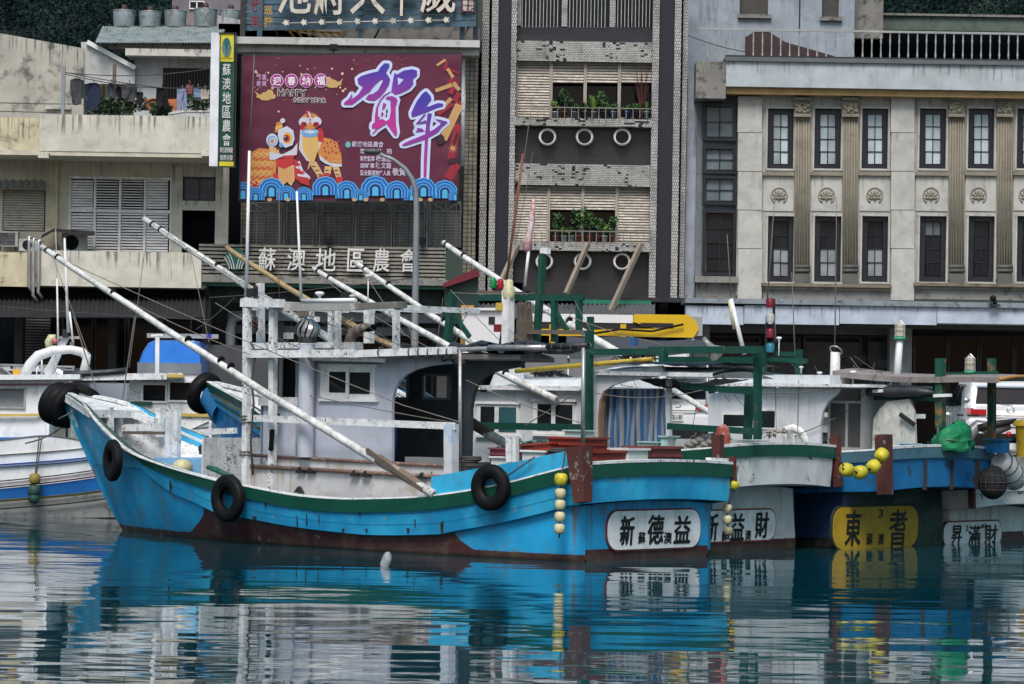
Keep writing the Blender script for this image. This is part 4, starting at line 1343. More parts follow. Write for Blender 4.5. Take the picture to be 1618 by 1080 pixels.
G1, G2 = 'pot plants on the upper balcony', 'pot plants on the lower balcony'
for a in ((877, 187, 16, 14, 'bushy', 2, 'small plant in white pot at the shutter end of the upper balcony', G1), (891, 187, 36, 24, 'bushy', 0, 'tall round bushy plant in terracotta pot, upper balcony', G1),
          (908, 187, 12, 14, 'bushy', 1, 'low plant in pale pot beside the tall bushy one', G1), (923, 187, 14, 12, 'bushy', 4, 'low dark potted plant by the first shutter post of the upper balcony', G1),
          (938, 187, 34, 40, 'spiky', 1, 'spiky fern like plant in pale blue pot, upper balcony', G1), (954, 187, 32, 22, 'bushy', 4, 'leafy plant leaning behind the spiky one, upper balcony', G1),
          (969, 187, 14, 16, 'bushy', 1, 'low plant in pale blue pot by the third shutter post', G1), (991, 187, 12, 14, 'bushy', 3, 'low plant in bright blue pot, upper balcony', G1),
          (1006, 187, 12, 12, 'bushy', 4, 'low plant next to the bright blue pot', G1), (1021, 187, 20, 18, 'spiky', 1, 'spiky plant at the pilaster end of the upper balcony', G1),
          (878, 383, 36, 26, 'bushy', 0, 'bushy plant in terracotta pot at the shutter end of the lower balcony', G2), (891, 383, 12, 14, 'bushy', 2, 'low plant in white pot, lower balcony', G2),
          (903, 383, 16, 16, 'bushy', 1, 'low plant in pale blue pot, lower balcony', G2), (914, 383, 44, 28, 'bushy', 0, 'tall plant reaching the middle shutter post, lower balcony', G2),
          (931, 383, 40, 24, 'bushy', 0, 'tall plant just past the middle shutter post, lower balcony', G2), (945, 383, 26, 20, 'bushy', 0, 'mid height plant between tall ones, lower balcony', G2),
          (955, 383, 20, 16, 'bushy', 2, 'small light green plant in white pot, lower balcony', G2), (967, 383, 30, 20, 'bushy', 0, 'plant in terracotta pot beside the closed shutter, lower balcony', G2)):
    potplant(*a)
tw = thing('bare_shrub', 'dark reddish twiggy shrub at the end of the upper balcony', 'plant', pw(1012, 186, 87.9))
mb = MB()
rg = random.Random(4)
for i in range(16):
    x1_ = 1008 + rg.uniform(-8, 20)
    mb.path([pw(1014, 186, 87.9), pw(1014 + (x1_ - 1014) * .4, 160, 87.9), pw(x1_, rg.uniform(106, 140), 87.9)], [.02, .012, .005], 4)
mb.build('twigs', mat('twig_red', (.06, .02, .02), .8), tw, True)

# ------------------------------------------------------------------ tall grey house behind
b5 = thing('grey_rear_house', 'pale blue grey rendered house rising behind the columned building', 'building', (6.9, 91, QZ))
F5 = Fac(b5, 91.0)
blg = mat('blue_grey_render', (.28, .33, .38), .8, stain=GRIME, st=.2, streak=.5)
F5.wall('wall', blg, (1084, 1350, -120, 200), [(1169, 1214, -40, 22), (1299, 1326, -40, 26)], 0, .3, None, 4.0)
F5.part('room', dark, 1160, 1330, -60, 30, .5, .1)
for x0, x1, y1 in ((1169, 1214, 22), (1299, 1326, 26)):
    w = F5.part('window', mat('boarded_window', (.05, .05, .045), .6, st=.4, stain=(.1, .09, .07)), x0, x1, -40, y1, .25, .03)
    F5.part('sill', concrete, x0 - 3, x1 + 5, y1, y1 + 6, -.12, .3, w)
F5.part('crack_pipe', steel_d, 1263, 1265, -60, 50, -.04, .05)
F5.part('stair_roof_wall', concrete, 1348, 1396, -60, 60, .6, .3)
mb = MB()
q = [pw(1175, 90, 90.6), pw(1175, 60, 90.6), pw(1192, 50, 90.6), pw(1215, 50, 90.6), pw(1240, 66, 90.6), pw(1330, 92, 90.6)]
mb.prism([(p.x, p.z) for p in q], 90.55, 90.62).build('door_opening', mat('dark_red_door', (.04, .022, .022), .7), b5, True)
ga = thing('green_roof_house', 'far house with mossy green parapet below the trees', 'building', pw(1470, 100, 93))
FG = Fac(ga, 93.0)
FG.part('parapet', mat('mossy_parapet', (.085, .12, .10), .8, stain=GRIME, st=.5, streak=.7), 1293, 1700, 24, 48, 0, .4)
FG.part('coping', concrete, 1290, 1700, 21.5, 25, -.1, .6)
FG.part('dark_terrace', dark, 1290, 1700, 47, 100, 1.0, .3)
FG.part('brick_wall', tilemat('old_brick', (.16, .12, .09), (.05, .05, .045), .35, .12, .5, .02, st=.4), 1346, 1396, -40, 24, .5, .4)

# ------------------------------------------------------------------ columned building
b4 = thing('columned_building', 'beige building with fluted pilasters, dark framed windows and shell reliefs', 'building', (9.7, 88, QZ))
F4 = Fac(b4, 88.0)
beige = mat('beige_render', (.36, .37, .335), .8, stain=GRIME, st=.2, streak=.35, bump=.2)
beige2 = mat('pale_render', (.41, .42, .39), .8, stain=GRIME, st=.18, streak=.3, bump=.2)
colm = mat('tan_stone', (.22, .205, .16), .8, stain=GRIME, st=.3, streak=.3)
framem = mat('navy_window_frame', (.012, .014, .022), .4)
curt = [glassmat('curtained_pane', (.42, .52, .56), .25, .25), glassmat('dim_pane', (.012, .018, .022), .05), glassmat('blind_pane', (.24, .27, .28), .25, .3)]
wins = [(1213, 1254), (1287, 1329), (1362, 1403), (1453, 1495), (1530, 1571), (1607, 1648)]
holes = []
for (x0, x1) in wins:
    holes += [(x0, x1, 171, 268), (x0, x1, 341, 445)]
F4.wall('wall', beige, (1165, 1720, 150, 470), holes, 0, .28)
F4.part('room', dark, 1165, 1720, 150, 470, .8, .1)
for wi, (x0, x1) in enumerate(wins):
    for fl, (y0, y1) in enumerate(((171, 268), (341, 445))):
        w = F4.frame(x0, x1, y0, y1, 8.5, .12, .12, framem, None, 'window')
        X0, X1, Y0, Y1 = x0 + 9, x1 - 9, y0 + 9, y1 - 9
        for r_ in range(4):
            for c_ in range(2):
                xa, xb = X0 + (X1 - X0) * c_ / 2, X0 + (X1 - X0) * (c_ + 1) / 2
                ya, yb = Y0 + (Y1 - Y0) * r_ / 4, Y0 + (Y1 - Y0) * (r_ + 1) / 4
                if fl == 0: g = curt[0] if (wi * 7 + c_ * 3) % 5 else glassmat('curtained_pane_grey', (.30, .36, .38), .2, .35)
                elif wi < 3: g = curt[1] if r_ < 2 else curt[2]
                else: g = curt[1] if not (wi == 3 and r_ == 0) else glassmat('pale_reflection_pane', (.10, .13, .14), .04)  # the paler pane has a reflection put into its base colour
                F4.part('pane', g, xa + .5, xb - .5, ya + .5, yb - .5, .19 + .004 * ((r_ * 3 + c_ * 5 + wi) % 3), .01, w)
        mb = MB()
        F4.box(mb, (X0 + X1) / 2 - .6, (X0 + X1) / 2 + .6, Y0, Y1, .165, .03)
        for r_ in (1, 2, 3): F4.box(mb, X0, X1, Y0 + (Y1 - Y0) * r_ / 4 - .6, Y0 + (Y1 - Y0) * r_ / 4 + .6, .168, .026)
        mb.build('glazing_bars', framem, w, True)
        F4.frame(x0 - 3, x1 + 3, y0 - 3, y1 + (3 if fl else 1), 3, -.04, .06, beige2, w, 'architrave')
for (x0, x1, xs_) in ((1205, 1407, (1268, 1344)), (1446, 1720, (1512, 1588))):
    edges = [x0] + [v for x in xs_ for v in (x - 13, x + 13)] + [x1]
    for i in range(0, len(edges), 2):
        F4.part('string_course', colm, edges[i], edges[i + 1], 271, 277, -.12, .2)
        F4.part('relief_panel', beige2, edges[i] + 1, edges[i + 1] - 1, 278, 333, -.03, .1)
    for x in xs_:
        t = F4.part('fluted_column', colm, x - 12, x + 12, 172, 442, -.06, .2)
        mb = MB()
        for k in range(6):
            xx = x - 10.5 + k * 4.2
            mb.tube(F4.p(xx, 189, -.07), F4.p(xx - .8, 420, -.07), .028, n=6)
        mb.build('flutes', colm, t, True)
        mb = MB()
        F4.box(mb, x - 13, x + 13, 153, 158, -.28, .3); F4.box(mb, x - 12, x + 12, 158, 178, -.18, .2); F4.box(mb, x - 13.5, x + 13.5, 179, 184, -.22, .2)
        rg = random.Random(int(x))
        for k in range(26):
            c = F4.p(x + rg.uniform(-10, 10), rg.uniform(160, 177), -.19)
            mb.ball(c, rg.uniform(.03, .06), 6)
        for sg_ in (-1, 1): mb.torus(F4.p(x + sg_ * 9, 163, -.2), .06, .025, Matrix.Rotation(R(90), 3, 'X'), 10, 5)
        mb.build('capital', colm, t, True)
        mb = MB()
        for y_ in (421, 427): mb.tube(F4.p(x - 12.5, y_, -.12), F4.p(x + 12.5, y_, -.12), .055, n=8)
        F4.box(mb, x - 12, x + 12, 432, 450, -.14, .2)
        mb.build('column_base', mat('dark_stone_base', (.09, .10, .09), .8, stain=GRIME, st=.4), t, True)
    mb = MB()
    F4.box(mb, x0 - 2, x1 + 2, 448, 453, -.24, .3); F4.box(mb, x0, x1, 453, 458, -.16, .3)
    mb.build('sill_course', mat('soiled_tan_stone', (.17, .15, .11), .8, stain=GRIME, st=.7), b4, True)
    F4.part('plinth', mat('soiled_render', (.22, .23, .21), .85, stain=GRIME, st=.8), x0, x1, 458, 474, -.05, .3)
for (x0, x1) in ((1166, 1204), (1408, 1445)):
    for ya, yb in ((152, 208.6), (209.6, 270), (271, 331), (332, 392), (393, 474)):
        F4.part('pier_block', beige2, x0, x1, ya, yb, -.14, .3)
# shell reliefs
for x in (1231, 1306, 1382, 1471, 1546, 1623):
    mb = MB()
    for k in range(7):
        a = R(90) + (k - 3) * .62
        p0, p1 = F4.p(x, 313, -.05), F4.p(x + 10 * math.cos(a), 309 - 11 * math.sin(a), -.05)
        mb.path([p0, p0.lerp(p1, .6), p1], [.014, .036, .02], 6)
    mb.path([F4.p(x + 12.4 * math.cos(a), 309 - 13 * math.sin(a), -.04) for a in [R(-55) + i * R(290) / 16 for i in range(17)]], .022, 6)
    mb.ball(F4.p(x, 313, -.06), .05, 8)
    mb.build('shell_relief', mat('tan_relief', (.26, .24, .19), .8, stain=GRIME, st=.2), b4, True)
# corner bay with stacked windows
F4.part('bay_wall', mat('grey_green_bay', (.14, .17, .18), .7, stain=GRIME, st=.4), 1100, 1167, 150, 474, .3, .3)
for i, (ya, yb, open_) in enumerate(((163, 222, 0), (230, 274, 1), (277, 323, 0), (331, 435, 0))):
    w = F4.frame(1110, 1163, ya, yb, 5, .1, .14, framem, None, 'window')
    nr, x_ = (2, 1137) if i < 3 else (4, 1137)
    for r_ in range(nr):
        for c_ in range(2):
            xa, xb = 1116 + c_ * 21.5, 1137 + c_ * 21.5
            y0_, y1_ = ya + 6 + (yb - ya - 12) * r_ / nr, ya + 6 + (yb - ya - 12) * (r_ + 1) / nr
            F4.part('pane', curt[1] if i == 3 else glassmat('bay_pane', (.13, .17, .19), .08), xa + .5, xb - .5, y0_ + .5, y1_ - .5, .22 + .005 * ((r_ + c_) % 2), .01, w)
    mb = MB(); F4.box(mb, 1136.4, 1138, ya + 5, yb - 5, .18, .03)
    for r_ in range(1, nr): F4.box(mb, 1115, 1158, ya + 6 + (yb - ya - 12) * r_ / nr - .6, ya + 6 + (yb - ya - 12) * r_ / nr + .6, .184, .022)
    mb.build('glazing_bars', framem, w, True)
F4.part('bay_sill', concrete, 1098, 1167, 436, 446, -.2, .5)
F4.part('bay_plinth', concrete, 1100, 1166, 446, 474, .05, .3)
F4.part('corner_wall', blg, 1084, 1104, 120, 474, .5, 2.5)
# cornice, parapet, railing
F4.part('ochre_band', mat('ochre_band', (.36, .24, .10), .7, stain=GRIME, st=.2, streak=.4), 1146, 1720, 141, 152, -.45, .7)
F4.part('cornice', mat('pale_blue_render', (.38, .44, .46), .8, stain=GRIME, st=.15, streak=.5), 1146, 1720, 100, 140.5, -.6, 1.0)
F4.part('cornice_cap', mat('slate_cap', (.10, .12, .13), .7), 1146, 1720, 93.5, 100, -.68, 1.1)
F4.part('cornice_end', concrete, 1100, 1147, 97, 155, -.62, 1.1)
whr = mat('dull_white_rail', (.30, .32, .32), .6, stain=GRIME, st=.4)
r_ = F4.part('roof_railing', whr, 1105, 1720, 48, 51.5, -.3, .06)
F4.part('bottom_rail', steel_d, 1146, 1720, 91, 93.5, -.3, .06, r_)
mbal = MB().lathe([(.016, 0), (.02, .05), (.03, .14), (.018, .2), (.018, .42), (.03, .5), (.02, .58), (.016, .75)], (0, 0, 0), 'Z', 8).mesh('baluster')
mbal.materials.append(whr)
for i in range(40):
    x = 1118 + i * 14.4
    p = F4.p(x, 94 - (0 if x > 1150 else -2), -.27)
    inst('baluster', mbal, r_, p)
# street canopy and ground floor
cb = mat('pale_blue_canopy', (.40, .48, .56), .6, stain=GRIME, st=.2, streak=.5)
for x0, x1 in ((1083, 1175), (1176, 1326), (1327, 1480), (1481, 1720)):
    F4.part('canopy_fascia', cb, x0, x1, 483, 512, -2.2, .3)
F4.part('canopy_top', mat('soiled_canopy_top', (.20, .24, .27), .8, stain=GRIME, st=.8), 1083, 1720, 475, 483, -2.3, 2.4)
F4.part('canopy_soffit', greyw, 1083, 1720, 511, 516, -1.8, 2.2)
F4.part('shop_wall', mat('charcoal_shop', (.005, .007, .009), .5), 1083, 1720, 514, 712, 1.2, .2)
for x in (1085, 1405, 1720): F4.part('ground_pier', mat('grey_pier', (.24, .27, .28), .7, stain=GRIME, st=.3), x, x + 35, 512, 712, -.4, .6)
F4.part('shop_lintel', mat('grey_lintel', (.12, .13, .14), .7), 1120, 1405, 514, 527, .4, .3)
for i, (x0, x1, b_) in enumerate(((1122, 1200, 1), (1210, 1262, 1), (1270, 1358, 1), (1372, 1404, 1), (1444, 1495, 0), (1498, 1545, 0), (1548, 1600, 0), (1603, 1680, 0))):
    w = F4.part('shop_window', glassmat('shop_blind_glass', (.05, .065, .07), .15) if b_ else glassmat('shop_glass', (.006, .009, .011), .1), x0, x1, 540 if b_ else 530, 712, 1.0, .03)
    F4.frame(x0 - 2, x1 + 2, 530, 712, 4, .92, .08, framem, w)
cm = thing('roof_camera', 'small dark spotlight on the blue canopy edge', 'spotlight', pw(1571, 480, 85.7))
MB().ball(pw(1569, 471, 85.6), .09, 10).tube(pw(1571, 472, 85.6), pw(1573, 481, 85.6), .05).build('lamp_head', black, cm, True)
MB().beam(pw(1563, 481, 85.6), pw(1580, 482, 85.6), .1, .05).build('mount', steel_d, cm, True)
# ------------------------------------------------------------------ street lamp
sl_ = thing('street_lamp', 'tall grey street lamp with curved arm before the banner', 'street lamp', (pw(655, 700, 82).x, 82, QZ))
lampm = mat('grey_lamp_paint', (.22, .25, .27), .5, .2)
pts = [pw(653, 712, 82), pw(655, 560, 82), pw(658, 330, 82), pw(657, 300, 82), pw(651, 282, 82), pw(640, 266, 82), pw(622, 252, 82), pw(600, 243, 82)]
MB().path(pts, [.11, .10, .075, .07, .065, .06, .05, .045], 12).build('pole', lampm, sl_, True)
mb = MB()
mb.ball(pw(588, 239, 82), .13, 12, 1.9, .9, .62)
mb.build('lamp_head', mat('lamp_head_dark', (.07, .08, .08), .5), sl_, True)
MB().torus(pw(655, 560, 82), .105, .02, None, 12, 5).build('clamp', steel_d, sl_, True)
# ------------------------------------------------------------------ fishing boats
HEAD = R(140)                       # all moored boats point away to the upper left of the picture
AX = Vector((math.cos(HEAD), math.sin(HEAD), 0))
NX = Vector((math.sin(HEAD), -math.cos(HEAD), 0))        # across the boat, away from the camera


class Boat:
    """x forward from the transom, y to port (towards the camera), z up from the water"""

    def __init__(s, name, label, S, w, group=None, head=HEAD):
        s.sh = 0.0
        s.ax = Vector((math.cos(head), math.sin(head), 0))
        s.nx = Vector((math.sin(head), -math.cos(head), 0))
        s.O = Vector((S[0], S[1], 0)) + s.nx * (w / 2)
        s.root = thing(name, label, 'boat', s.O, head, group or 'fishing boats moored side by side')
        s.M = Matrix.Translation(s.O) @ Matrix.Rotation(head, 4, 'Z')

    def loc(s, x, y, yp):
        yp += s.sh
        d = ray(x, y)
        c = Vector((0, 0, CAMH))
        k = (s.O - s.nx * yp - c).dot(s.nx) / d.dot(s.nx)
        q = c + d * k - s.O
        return Vector((q.dot(s.ax), yp, q.z))

    def locx(s, x, y, xp):
        d = ray(x, y)
        c = Vector((0, 0, CAMH))
        k = (s.O + s.ax * xp - c).dot(s.ax) / d.dot(s.ax)
        q = c + d * k - s.O
        return Vector((xp, -q.dot(s.nx), q.z))

    def w(s, p): return s.M @ Vector(p)

    def fit(s, pts, bf):
        out = []
        for x, y in pts:
            yp = 1.5
            for _ in range(12):
                q = s.loc(x, y, yp)
                yp = .5 * yp + .5 * bf(q.x)
            out.append((q.x, q.z))
        return sorted(out)

    def beam(s, name, m, a, b, yp, w, h=None, yq=None, parent=None, **k):
        return MB().beam(s.loc(*a, yp), s.loc(*b, yp if yq is None else yq), w, h or w, **k).build(name, m, parent or s.root)

    def tube(s, name, m, a, b, yp, r, r2=None, yq=None, n=10, parent=None):
        return MB().tube(s.loc(*a, yp), s.loc(*b, yp if yq is None else yq), r, r2, n).build(name, m, parent or s.root)

    def line(s, pts, yp, r=.008, name='rigging_line', m=None, sag=0.0):
        P = [s.loc(x, y, yp) for x, y in pts]
        if len(P) == 2:
            P = [P[0].lerp(P[1], k / 8) - Vector((0, 0, sag * 4 * (k / 8) * (1 - k / 8))) for k in range(9)]
        return MB().path(P, r, 4).build(name, m or rope, s.root)

    def plate(s, name, m, pts, yp, th, parent=None):
        P = [s.loc(x, y, yp) for x, y in pts]
        return MB().prism([(p.x, p.z) for p in P], yp + s.sh, yp + s.sh - th).build(name, m, parent or s.root)

    def rect(s, name, m, x0, x1, y0, y1, yp, th, parent=None):
        """upright board parallel to the boat's side"""
        a, b = s.loc(x0, (y0 + y1) / 2, yp), s.loc(x1, (y0 + y1) / 2, yp)
        c, d = s.loc((x0 + x1) / 2, y1, yp), s.loc((x0 + x1) / 2, y0, yp)
        return MB().box(a.x, b.x, yp + s.sh - th, yp + s.sh, c.z, d.z).build(name, m, parent or s.root)


def smooth(pts):
    def f(u):
        if u <= pts[0][0]: return pts[0][1]
        if u >= pts[-1][0]: return pts[-1][1]
        for i in range(len(pts) - 1):
            if pts[i][0] <= u <= pts[i + 1][0]:
                p0, p1, p2, p3 = pts[max(i - 1, 0)], pts[i], pts[i + 1], pts[min(i + 2, len(pts) - 1)]
                h = p2[0] - p1[0]
                t = (u - p1[0]) / h
                m1 = (p2[1] - p0[1]) / max(p2[0] - p0[0], 1e-6) * h
                m2 = (p3[1] - p1[1]) / max(p3[0] - p1[0], 1e-6) * h
                return (2 * t ** 3 - 3 * t ** 2 + 1) * p1[1] + (t ** 3 - 2 * t ** 2 + t) * m1 + (-2 * t ** 3 + 3 * t ** 2) * p2[1] + (t ** 3 - t ** 2) * m2
    return f


def paintmask(name, c0, c1, **k):
    """two paints divided along a line stored on the hull"""
    def fn(t):
        at = t.n.new('ShaderNodeAttribute')
        at.attribute_name = 'paint'
        n = t.noise(t.coords((1, 1, 1)), 6.0, 5)
        v = t.math('ADD', at.outputs['Fac'], t.math('MULTIPLY', t.math('SUBTRACT', n, .5), .03))
        tc = t.n.new('ShaderNodeTexCoord')
        sx = t.n.new('ShaderNodeSeparateXYZ')
        t.link(tc.outputs['Object'], sx.inputs[0])
        zz = t.math('ADD', sx.outputs[2], t.math('MULTIPLY', t.math('SUBTRACT', t.noise(t.coords((3, 3, .6)), 2.0, 6, .65), .5), .5))
        scum = t.ramp(zz, .0, .16, .40, 0.0)           # dried scum left above the waterline
        return t.mix(scum, t.mix(t.ramp(v, -.004, .004), c0, c1), (.075, .075, .05))
    return mat(name, c0, colfn=fn, **k)


BLUE = (.014, .30, .58)
blue = mat('blue_hull_paint', BLUE, .42, stain=(.10, .075, .05), st=.25, streak=.55, chip=(.16, .26, .30), ch=.42, chs=9, var=.28, scale=1.3, col2=(.03, .36, .60), spec=.4)
blue_lo = paintmask('blue_red_hull_paint', BLUE, (.055, .014, .017), rough=.5, stain=(.12, .10, .06), st=.5, streak=.8, chip=(.15, .17, .17), ch=.25, chs=6, var=.3, scale=1.2)
green = mat('green_rail_paint', (.006, .075, .048), .4, stain=GRIME, st=.25, chip=(.03, .05, .04), ch=.35, var=.2)
grn2 = mat('green_frame_paint', (.006, .060, .042), .5, stain=GRIME, st=.4, chip=(.08, .075, .06), ch=.38, chs=10, bump=.2)
redbr = mat('red_brown_timber', (.085, .025, .020), .7, stain=GRIME, st=.5, streak=.3, chip=(.18, .17, .16), ch=.4, bump=.4)
redp = mat('red_plank', (.23, .035, .022), .6, stain=GRIME, st=.35, chip=(.4, .35, .32), ch=.25)
deckm = mat('deck_boards', (.30, .31, .29), .8, stain=GRIME, st=.5)
lav_w = mat('lavender_cabin_paint', (.46, .50, .585), .5, stain=(.15, .15, .15), st=.18, streak=.3, var=.1)
cream_st = mat('stained_white_coaming', (.56, .57, .58), .6, stain=(.30, .22, .10), st=.55, streak=.5, chip=(.06, .05, .045), ch=.35, chs=5)
rail_br = mat('worn_brown_rail', (.17, .10, .08), .7, stain=(.5, .48, .45), st=.55, scale=6, bump=.3)
polem = mat('white_pole_paint', (.58, .60, .58), .5, stain=(.13, .13, .11), st=.65, scale=7, chip=(.12, .12, .10), ch=.45, chs=22, var=.3)
bamb = mat('bamboo', (.33, .25, .12), .6, stain=GRIME, st=.3, scale=8)
tarp = mat('dark_tarp', (.022, .026, .034), .55, bump=.5, bs=6, spec=.5)
steelp = mat('galvanised_pipe', (.34, .35, .35), .4, .5, stain=RUST, st=.3, scale=6)
foam = mat('foam_block', (.62, .66, .64), .8, stain=(.2, .2, .16), st=.3)
foamc = mat('mint_foam_box', (.40, .60, .58), .7)
fl_y = mat('yellow_float', (.52, .46, .03), .45, stain=(.12, .11, .06), st=.4, scale=8)
fl_p = mat('faded_float', (.52, .50, .30), .55, stain=(.14, .14, .10), st=.5, scale=8)
inkm = mat('black_lettering', (.006, .006, .007), .5, var=.1)
platew = mat('name_plate_white', (.72, .75, .76), .45, stain=(.25, .2, .14), st=.25, streak=.3)


def build_hull(B, sheer, knk, Ls, Lw, bs, bk, bw, step, us0, m_up, m_lo, m_band, m_tr=None, m_trlo=None, redf=None, N=90, deckz=.55, round_=.35, band=.17, rail=True):
    """hull in strakes: sheer band, upper strake above the knuckle, lower hull, transom, deck, inner bulwark, cap rail"""
    zs, zk0 = smooth(sheer), smooth(knk)
    zh = zs(Ls)

    def stem(z): return Lw + (Ls - Lw) * max(0, min(1, z / zh)) ** .9 if z > 0 else Lw + z * .6

    def zk(u): return min(zk0(u), zs(u) - band - .03)

    def sec(t, r):
        """r 0 sheer .. 1 knuckle (upper strake); 2..3 lower hull"""
        if r <= 1:
            uA = us0 + t * (Ls - us0)
            z = zs(uA) * (1 - r) + zk(uA) * r
            u = us0 + t * (Ls + (stem(z) - Ls) * t * t - us0)
            y = bs(t) * (1 - r) + bk(t) * r
        else:
            q = r - 2
            uA = t * Ls
            ztop = zk(uA) - .012
            z = ztop * (1 - q) - .45 * q
            E = stem(z)
            u = t * (Ls + (E - Ls) * t * t)
            ya = max(.02, bk(t) - step * (1 - t ** 3))
            wl_q = ztop / (ztop + .45)
            yb = bw(t)
            y = ya + (yb - ya) * min(1, q / wl_q) ** 1.3 if q <= wl_q else yb * (1 - .35 * (q - wl_q) / (1 - wl_q))
            if round_ and u < round_:
                y = max(.05, y - round_ + math.sqrt(max(0, round_ ** 2 - (round_ - u) ** 2)))
        return u, y, z

    tt = [1 - (1 - i / N) ** 1.0 for i in range(N + 1)]
    tl = sorted(set([round(.004 * i, 5) for i in range(10)] + [round(x, 5) for x in tt]))

    def loft(mb, r0, r1, n, off=0.0, ts=tt):
        for sgn in (1, -1):
            vs = []
            for t in ts:
                for j in range(n + 1):
                    u, y, z = sec(t, r0 + (r1 - r0) * j / n)
                    vs.append((u, sgn * (y + off), z))
            fs = [(i * (n + 1) + j, (i + 1) * (n + 1) + j, (i + 1) * (n + 1) + j + 1, i * (n + 1) + j + 1) for i in range(len(ts) - 1) for j in range(n)]
            mb.add(vs, fs if sgn < 0 else [f[::-1] for f in fs], True)

    up = MB()
    loft(up, 0, 1, 6)
    # ledge under the knuckle
    for sgn in (1, -1):
        vs = []
        for t in tt:
            a, b = sec(t, 1), sec(t, 2)
            vs += [(a[0], sgn * a[1], a[2]), (b[0], sgn * (b[1] if t > .06 else a[1] - step), b[2])]
        up.add(vs, [(2 * i, 2 * i + 1, 2 * i + 3, 2 * i + 2)[::-sgn] for i in range(N)])
    up.build('upper_strake', m_up, B.root)
    lo = MB()
    loft(lo, 2, 3, 14, 0, tl)
    o = lo.build('lower_hull', m_lo, B.root)
    if redf:
        at = o.data.attributes.new('paint', 'FLOAT', 'POINT')
        at.data.foreach_set('value', [redf(v.co.x, v.co.z, zk(v.co.x)) for v in o.data.vertices])
    # transom
    top = zs(us0)
    zkk = zk(us0)
    hb = bs(0)
    tr = MB()
    n = 16
    vs = []
    for i in range(n + 1):
        y = -1 + 2 * i / n
        cr = .05 * (1 - y * y)
        for j in range(5):
            q = j / 4
            vs.append((us0 - .02 - .06 * (1 - y * y), y * (hb * (1 - q) + bk(0) * q), (top + cr) * (1 - q) + (zkk + .06 * (1 - y * y)) * q))
    tr.add(vs, [(i * 5 + j, (i + 1) * 5 + j, (i + 1) * 5 + j + 1, i * 5 + j + 1) for i in range(n) for j in range(4)], True)
    # underside of the overhang
    vs = []
    for i in range(n + 1):
        y = -1 + 2 * i / n
        vs += [(us0 - .02 - .06 * (1 - y * y), y * bk(0), zkk + .06 * (1 - y * y)), (.25, y * (bk(0) - .01), zkk - .01)]
    tr.add(vs, [(2 * i, 2 * i + 1, 2 * i + 3, 2 * i + 2) for i in range(n)])
    tr.build('transom', m_tr or m_up, B.root)
    tl_ = MB()
    vs = []
    m = 10
    for j in range(m + 1):
        u, y, z = sec(0.0, 2 + j / m)
        for i in range(9):
            vs.append((u - .001, y * (-1 + i / 4), z + (.05 * (1 - (-1 + i / 4) ** 2) if j == 0 else 0)))
    tl_.add(vs, [(j * 9 + i, (j + 1) * 9 + i, (j + 1) * 9 + i + 1, j * 9 + i + 1) for j in range(m) for i in range(8)], True)
    o = tl_.build('lower_transom', m_trlo or m_lo, B.root)
    if redf:
        at = o.data.attributes.new('paint', 'FLOAT', 'POINT')
        at.data.foreach_set('value', [.17 - v.co.z for v in o.data.vertices])
    # green band round the sheer
    bd = MB()
    for sgn in (1, -1):
        vs = []
        for t in tt:
            uA = us0 + t * (Ls - us0)
            h = max(.02, zs(uA) - zk(uA))
            for r, of in ((0, .0), (0, .028), (min(.95, band / h), .028), (min(.95, band / h), 0)):
                u, y, z = sec(t, r)
                vs.append((u, sgn * (y + of), z + (.004 if of and r == 0 else 0)))
        fs = [(i * 4 + j, (i + 1) * 4 + j, (i + 1) * 4 + j + 1, i * 4 + j + 1) for i in range(N) for j in range(3)]
        bd.add(vs, fs if sgn < 0 else [f[::-1] for f in fs])
    for i in range(n):
        a, b = -1 + 2 * i / n, -1 + 2 * (i + 1) / n
        P = []
        for y in (a, b):
            x = us0 - .02 - .06 * (1 - y * y)
            P += [(x - .03, y * (hb + .03), top + .05 * (1 - y * y)), (x - .03, y * (hb + .03), top + .05 * (1 - y * y) - band), (x + .01, y * hb, top + .05 * (1 - y * y) - band)]
        bd.add(P, [(0, 1, 4, 3), (1, 2, 5, 4)])
    bd.build('sheer_band', m_band, B.root)
    # inner bulwark, deck, cap rail
    inn, dk, cp = MB(), MB(), MB()
    dz = lambda u: max(deckz, zs(u) - .75, zk(u) + .06)

    def yin(t, u, z):
        for _ in range(12):
            t = min(1, t + .6 * (u - (us0 + t * (Ls + (stem(z) - Ls) * t * t - us0))) / (Ls - us0))
        if z >= zk(u):
            q = (zs(u) - z) / max(.05, zs(u) - zk(u))
            y = bs(t) * (1 - q) + bk(t) * q
        else:
            q = min(1, (zk(u) - z) / max(.05, zk(u)))
            y = (bk(t) - step) * (1 - q) + bw(t) * q
            if u < round_ + .1: y -= .3
        return max(.005, y - .11)

    for sgn in (1, -1):
        vi, vc = [], []
        for t in tt[:-2]:
            uA = us0 + t * (Ls - us0)
            y, z = bs(t), zs(uA)
            vi += [(uA, sgn * max(.01, y - .07), z), (uA, sgn * yin(t, uA, dz(uA)), dz(uA))]
            vc += [(uA, sgn * (y + .006), z + .006), (uA, sgn * (y + .002), z + .03), (uA, sgn * max(.0, y - .12), z + .03), (uA, sgn * max(.0, y - .12), z - .02)]
        k = len(tt) - 2
        inn.add(vi, [(2 * i, 2 * i + 1, 2 * i + 3, 2 * i + 2)[::sgn] for i in range(k - 1)])
        cp.add(vc, [(i * 4 + j, (i + 1) * 4 + j, (i + 1) * 4 + (j + 1) % 4, i * 4 + (j + 1) % 4)[::-sgn] for i in range(k - 1) for j in range(4)])
    vd = []
    for t in tt[:-2]:
        uA = us0 + t * (Ls - us0)
        vd += [(uA, yin(t, uA, dz(uA)), dz(uA)), (uA, -yin(t, uA, dz(uA)), dz(uA))]
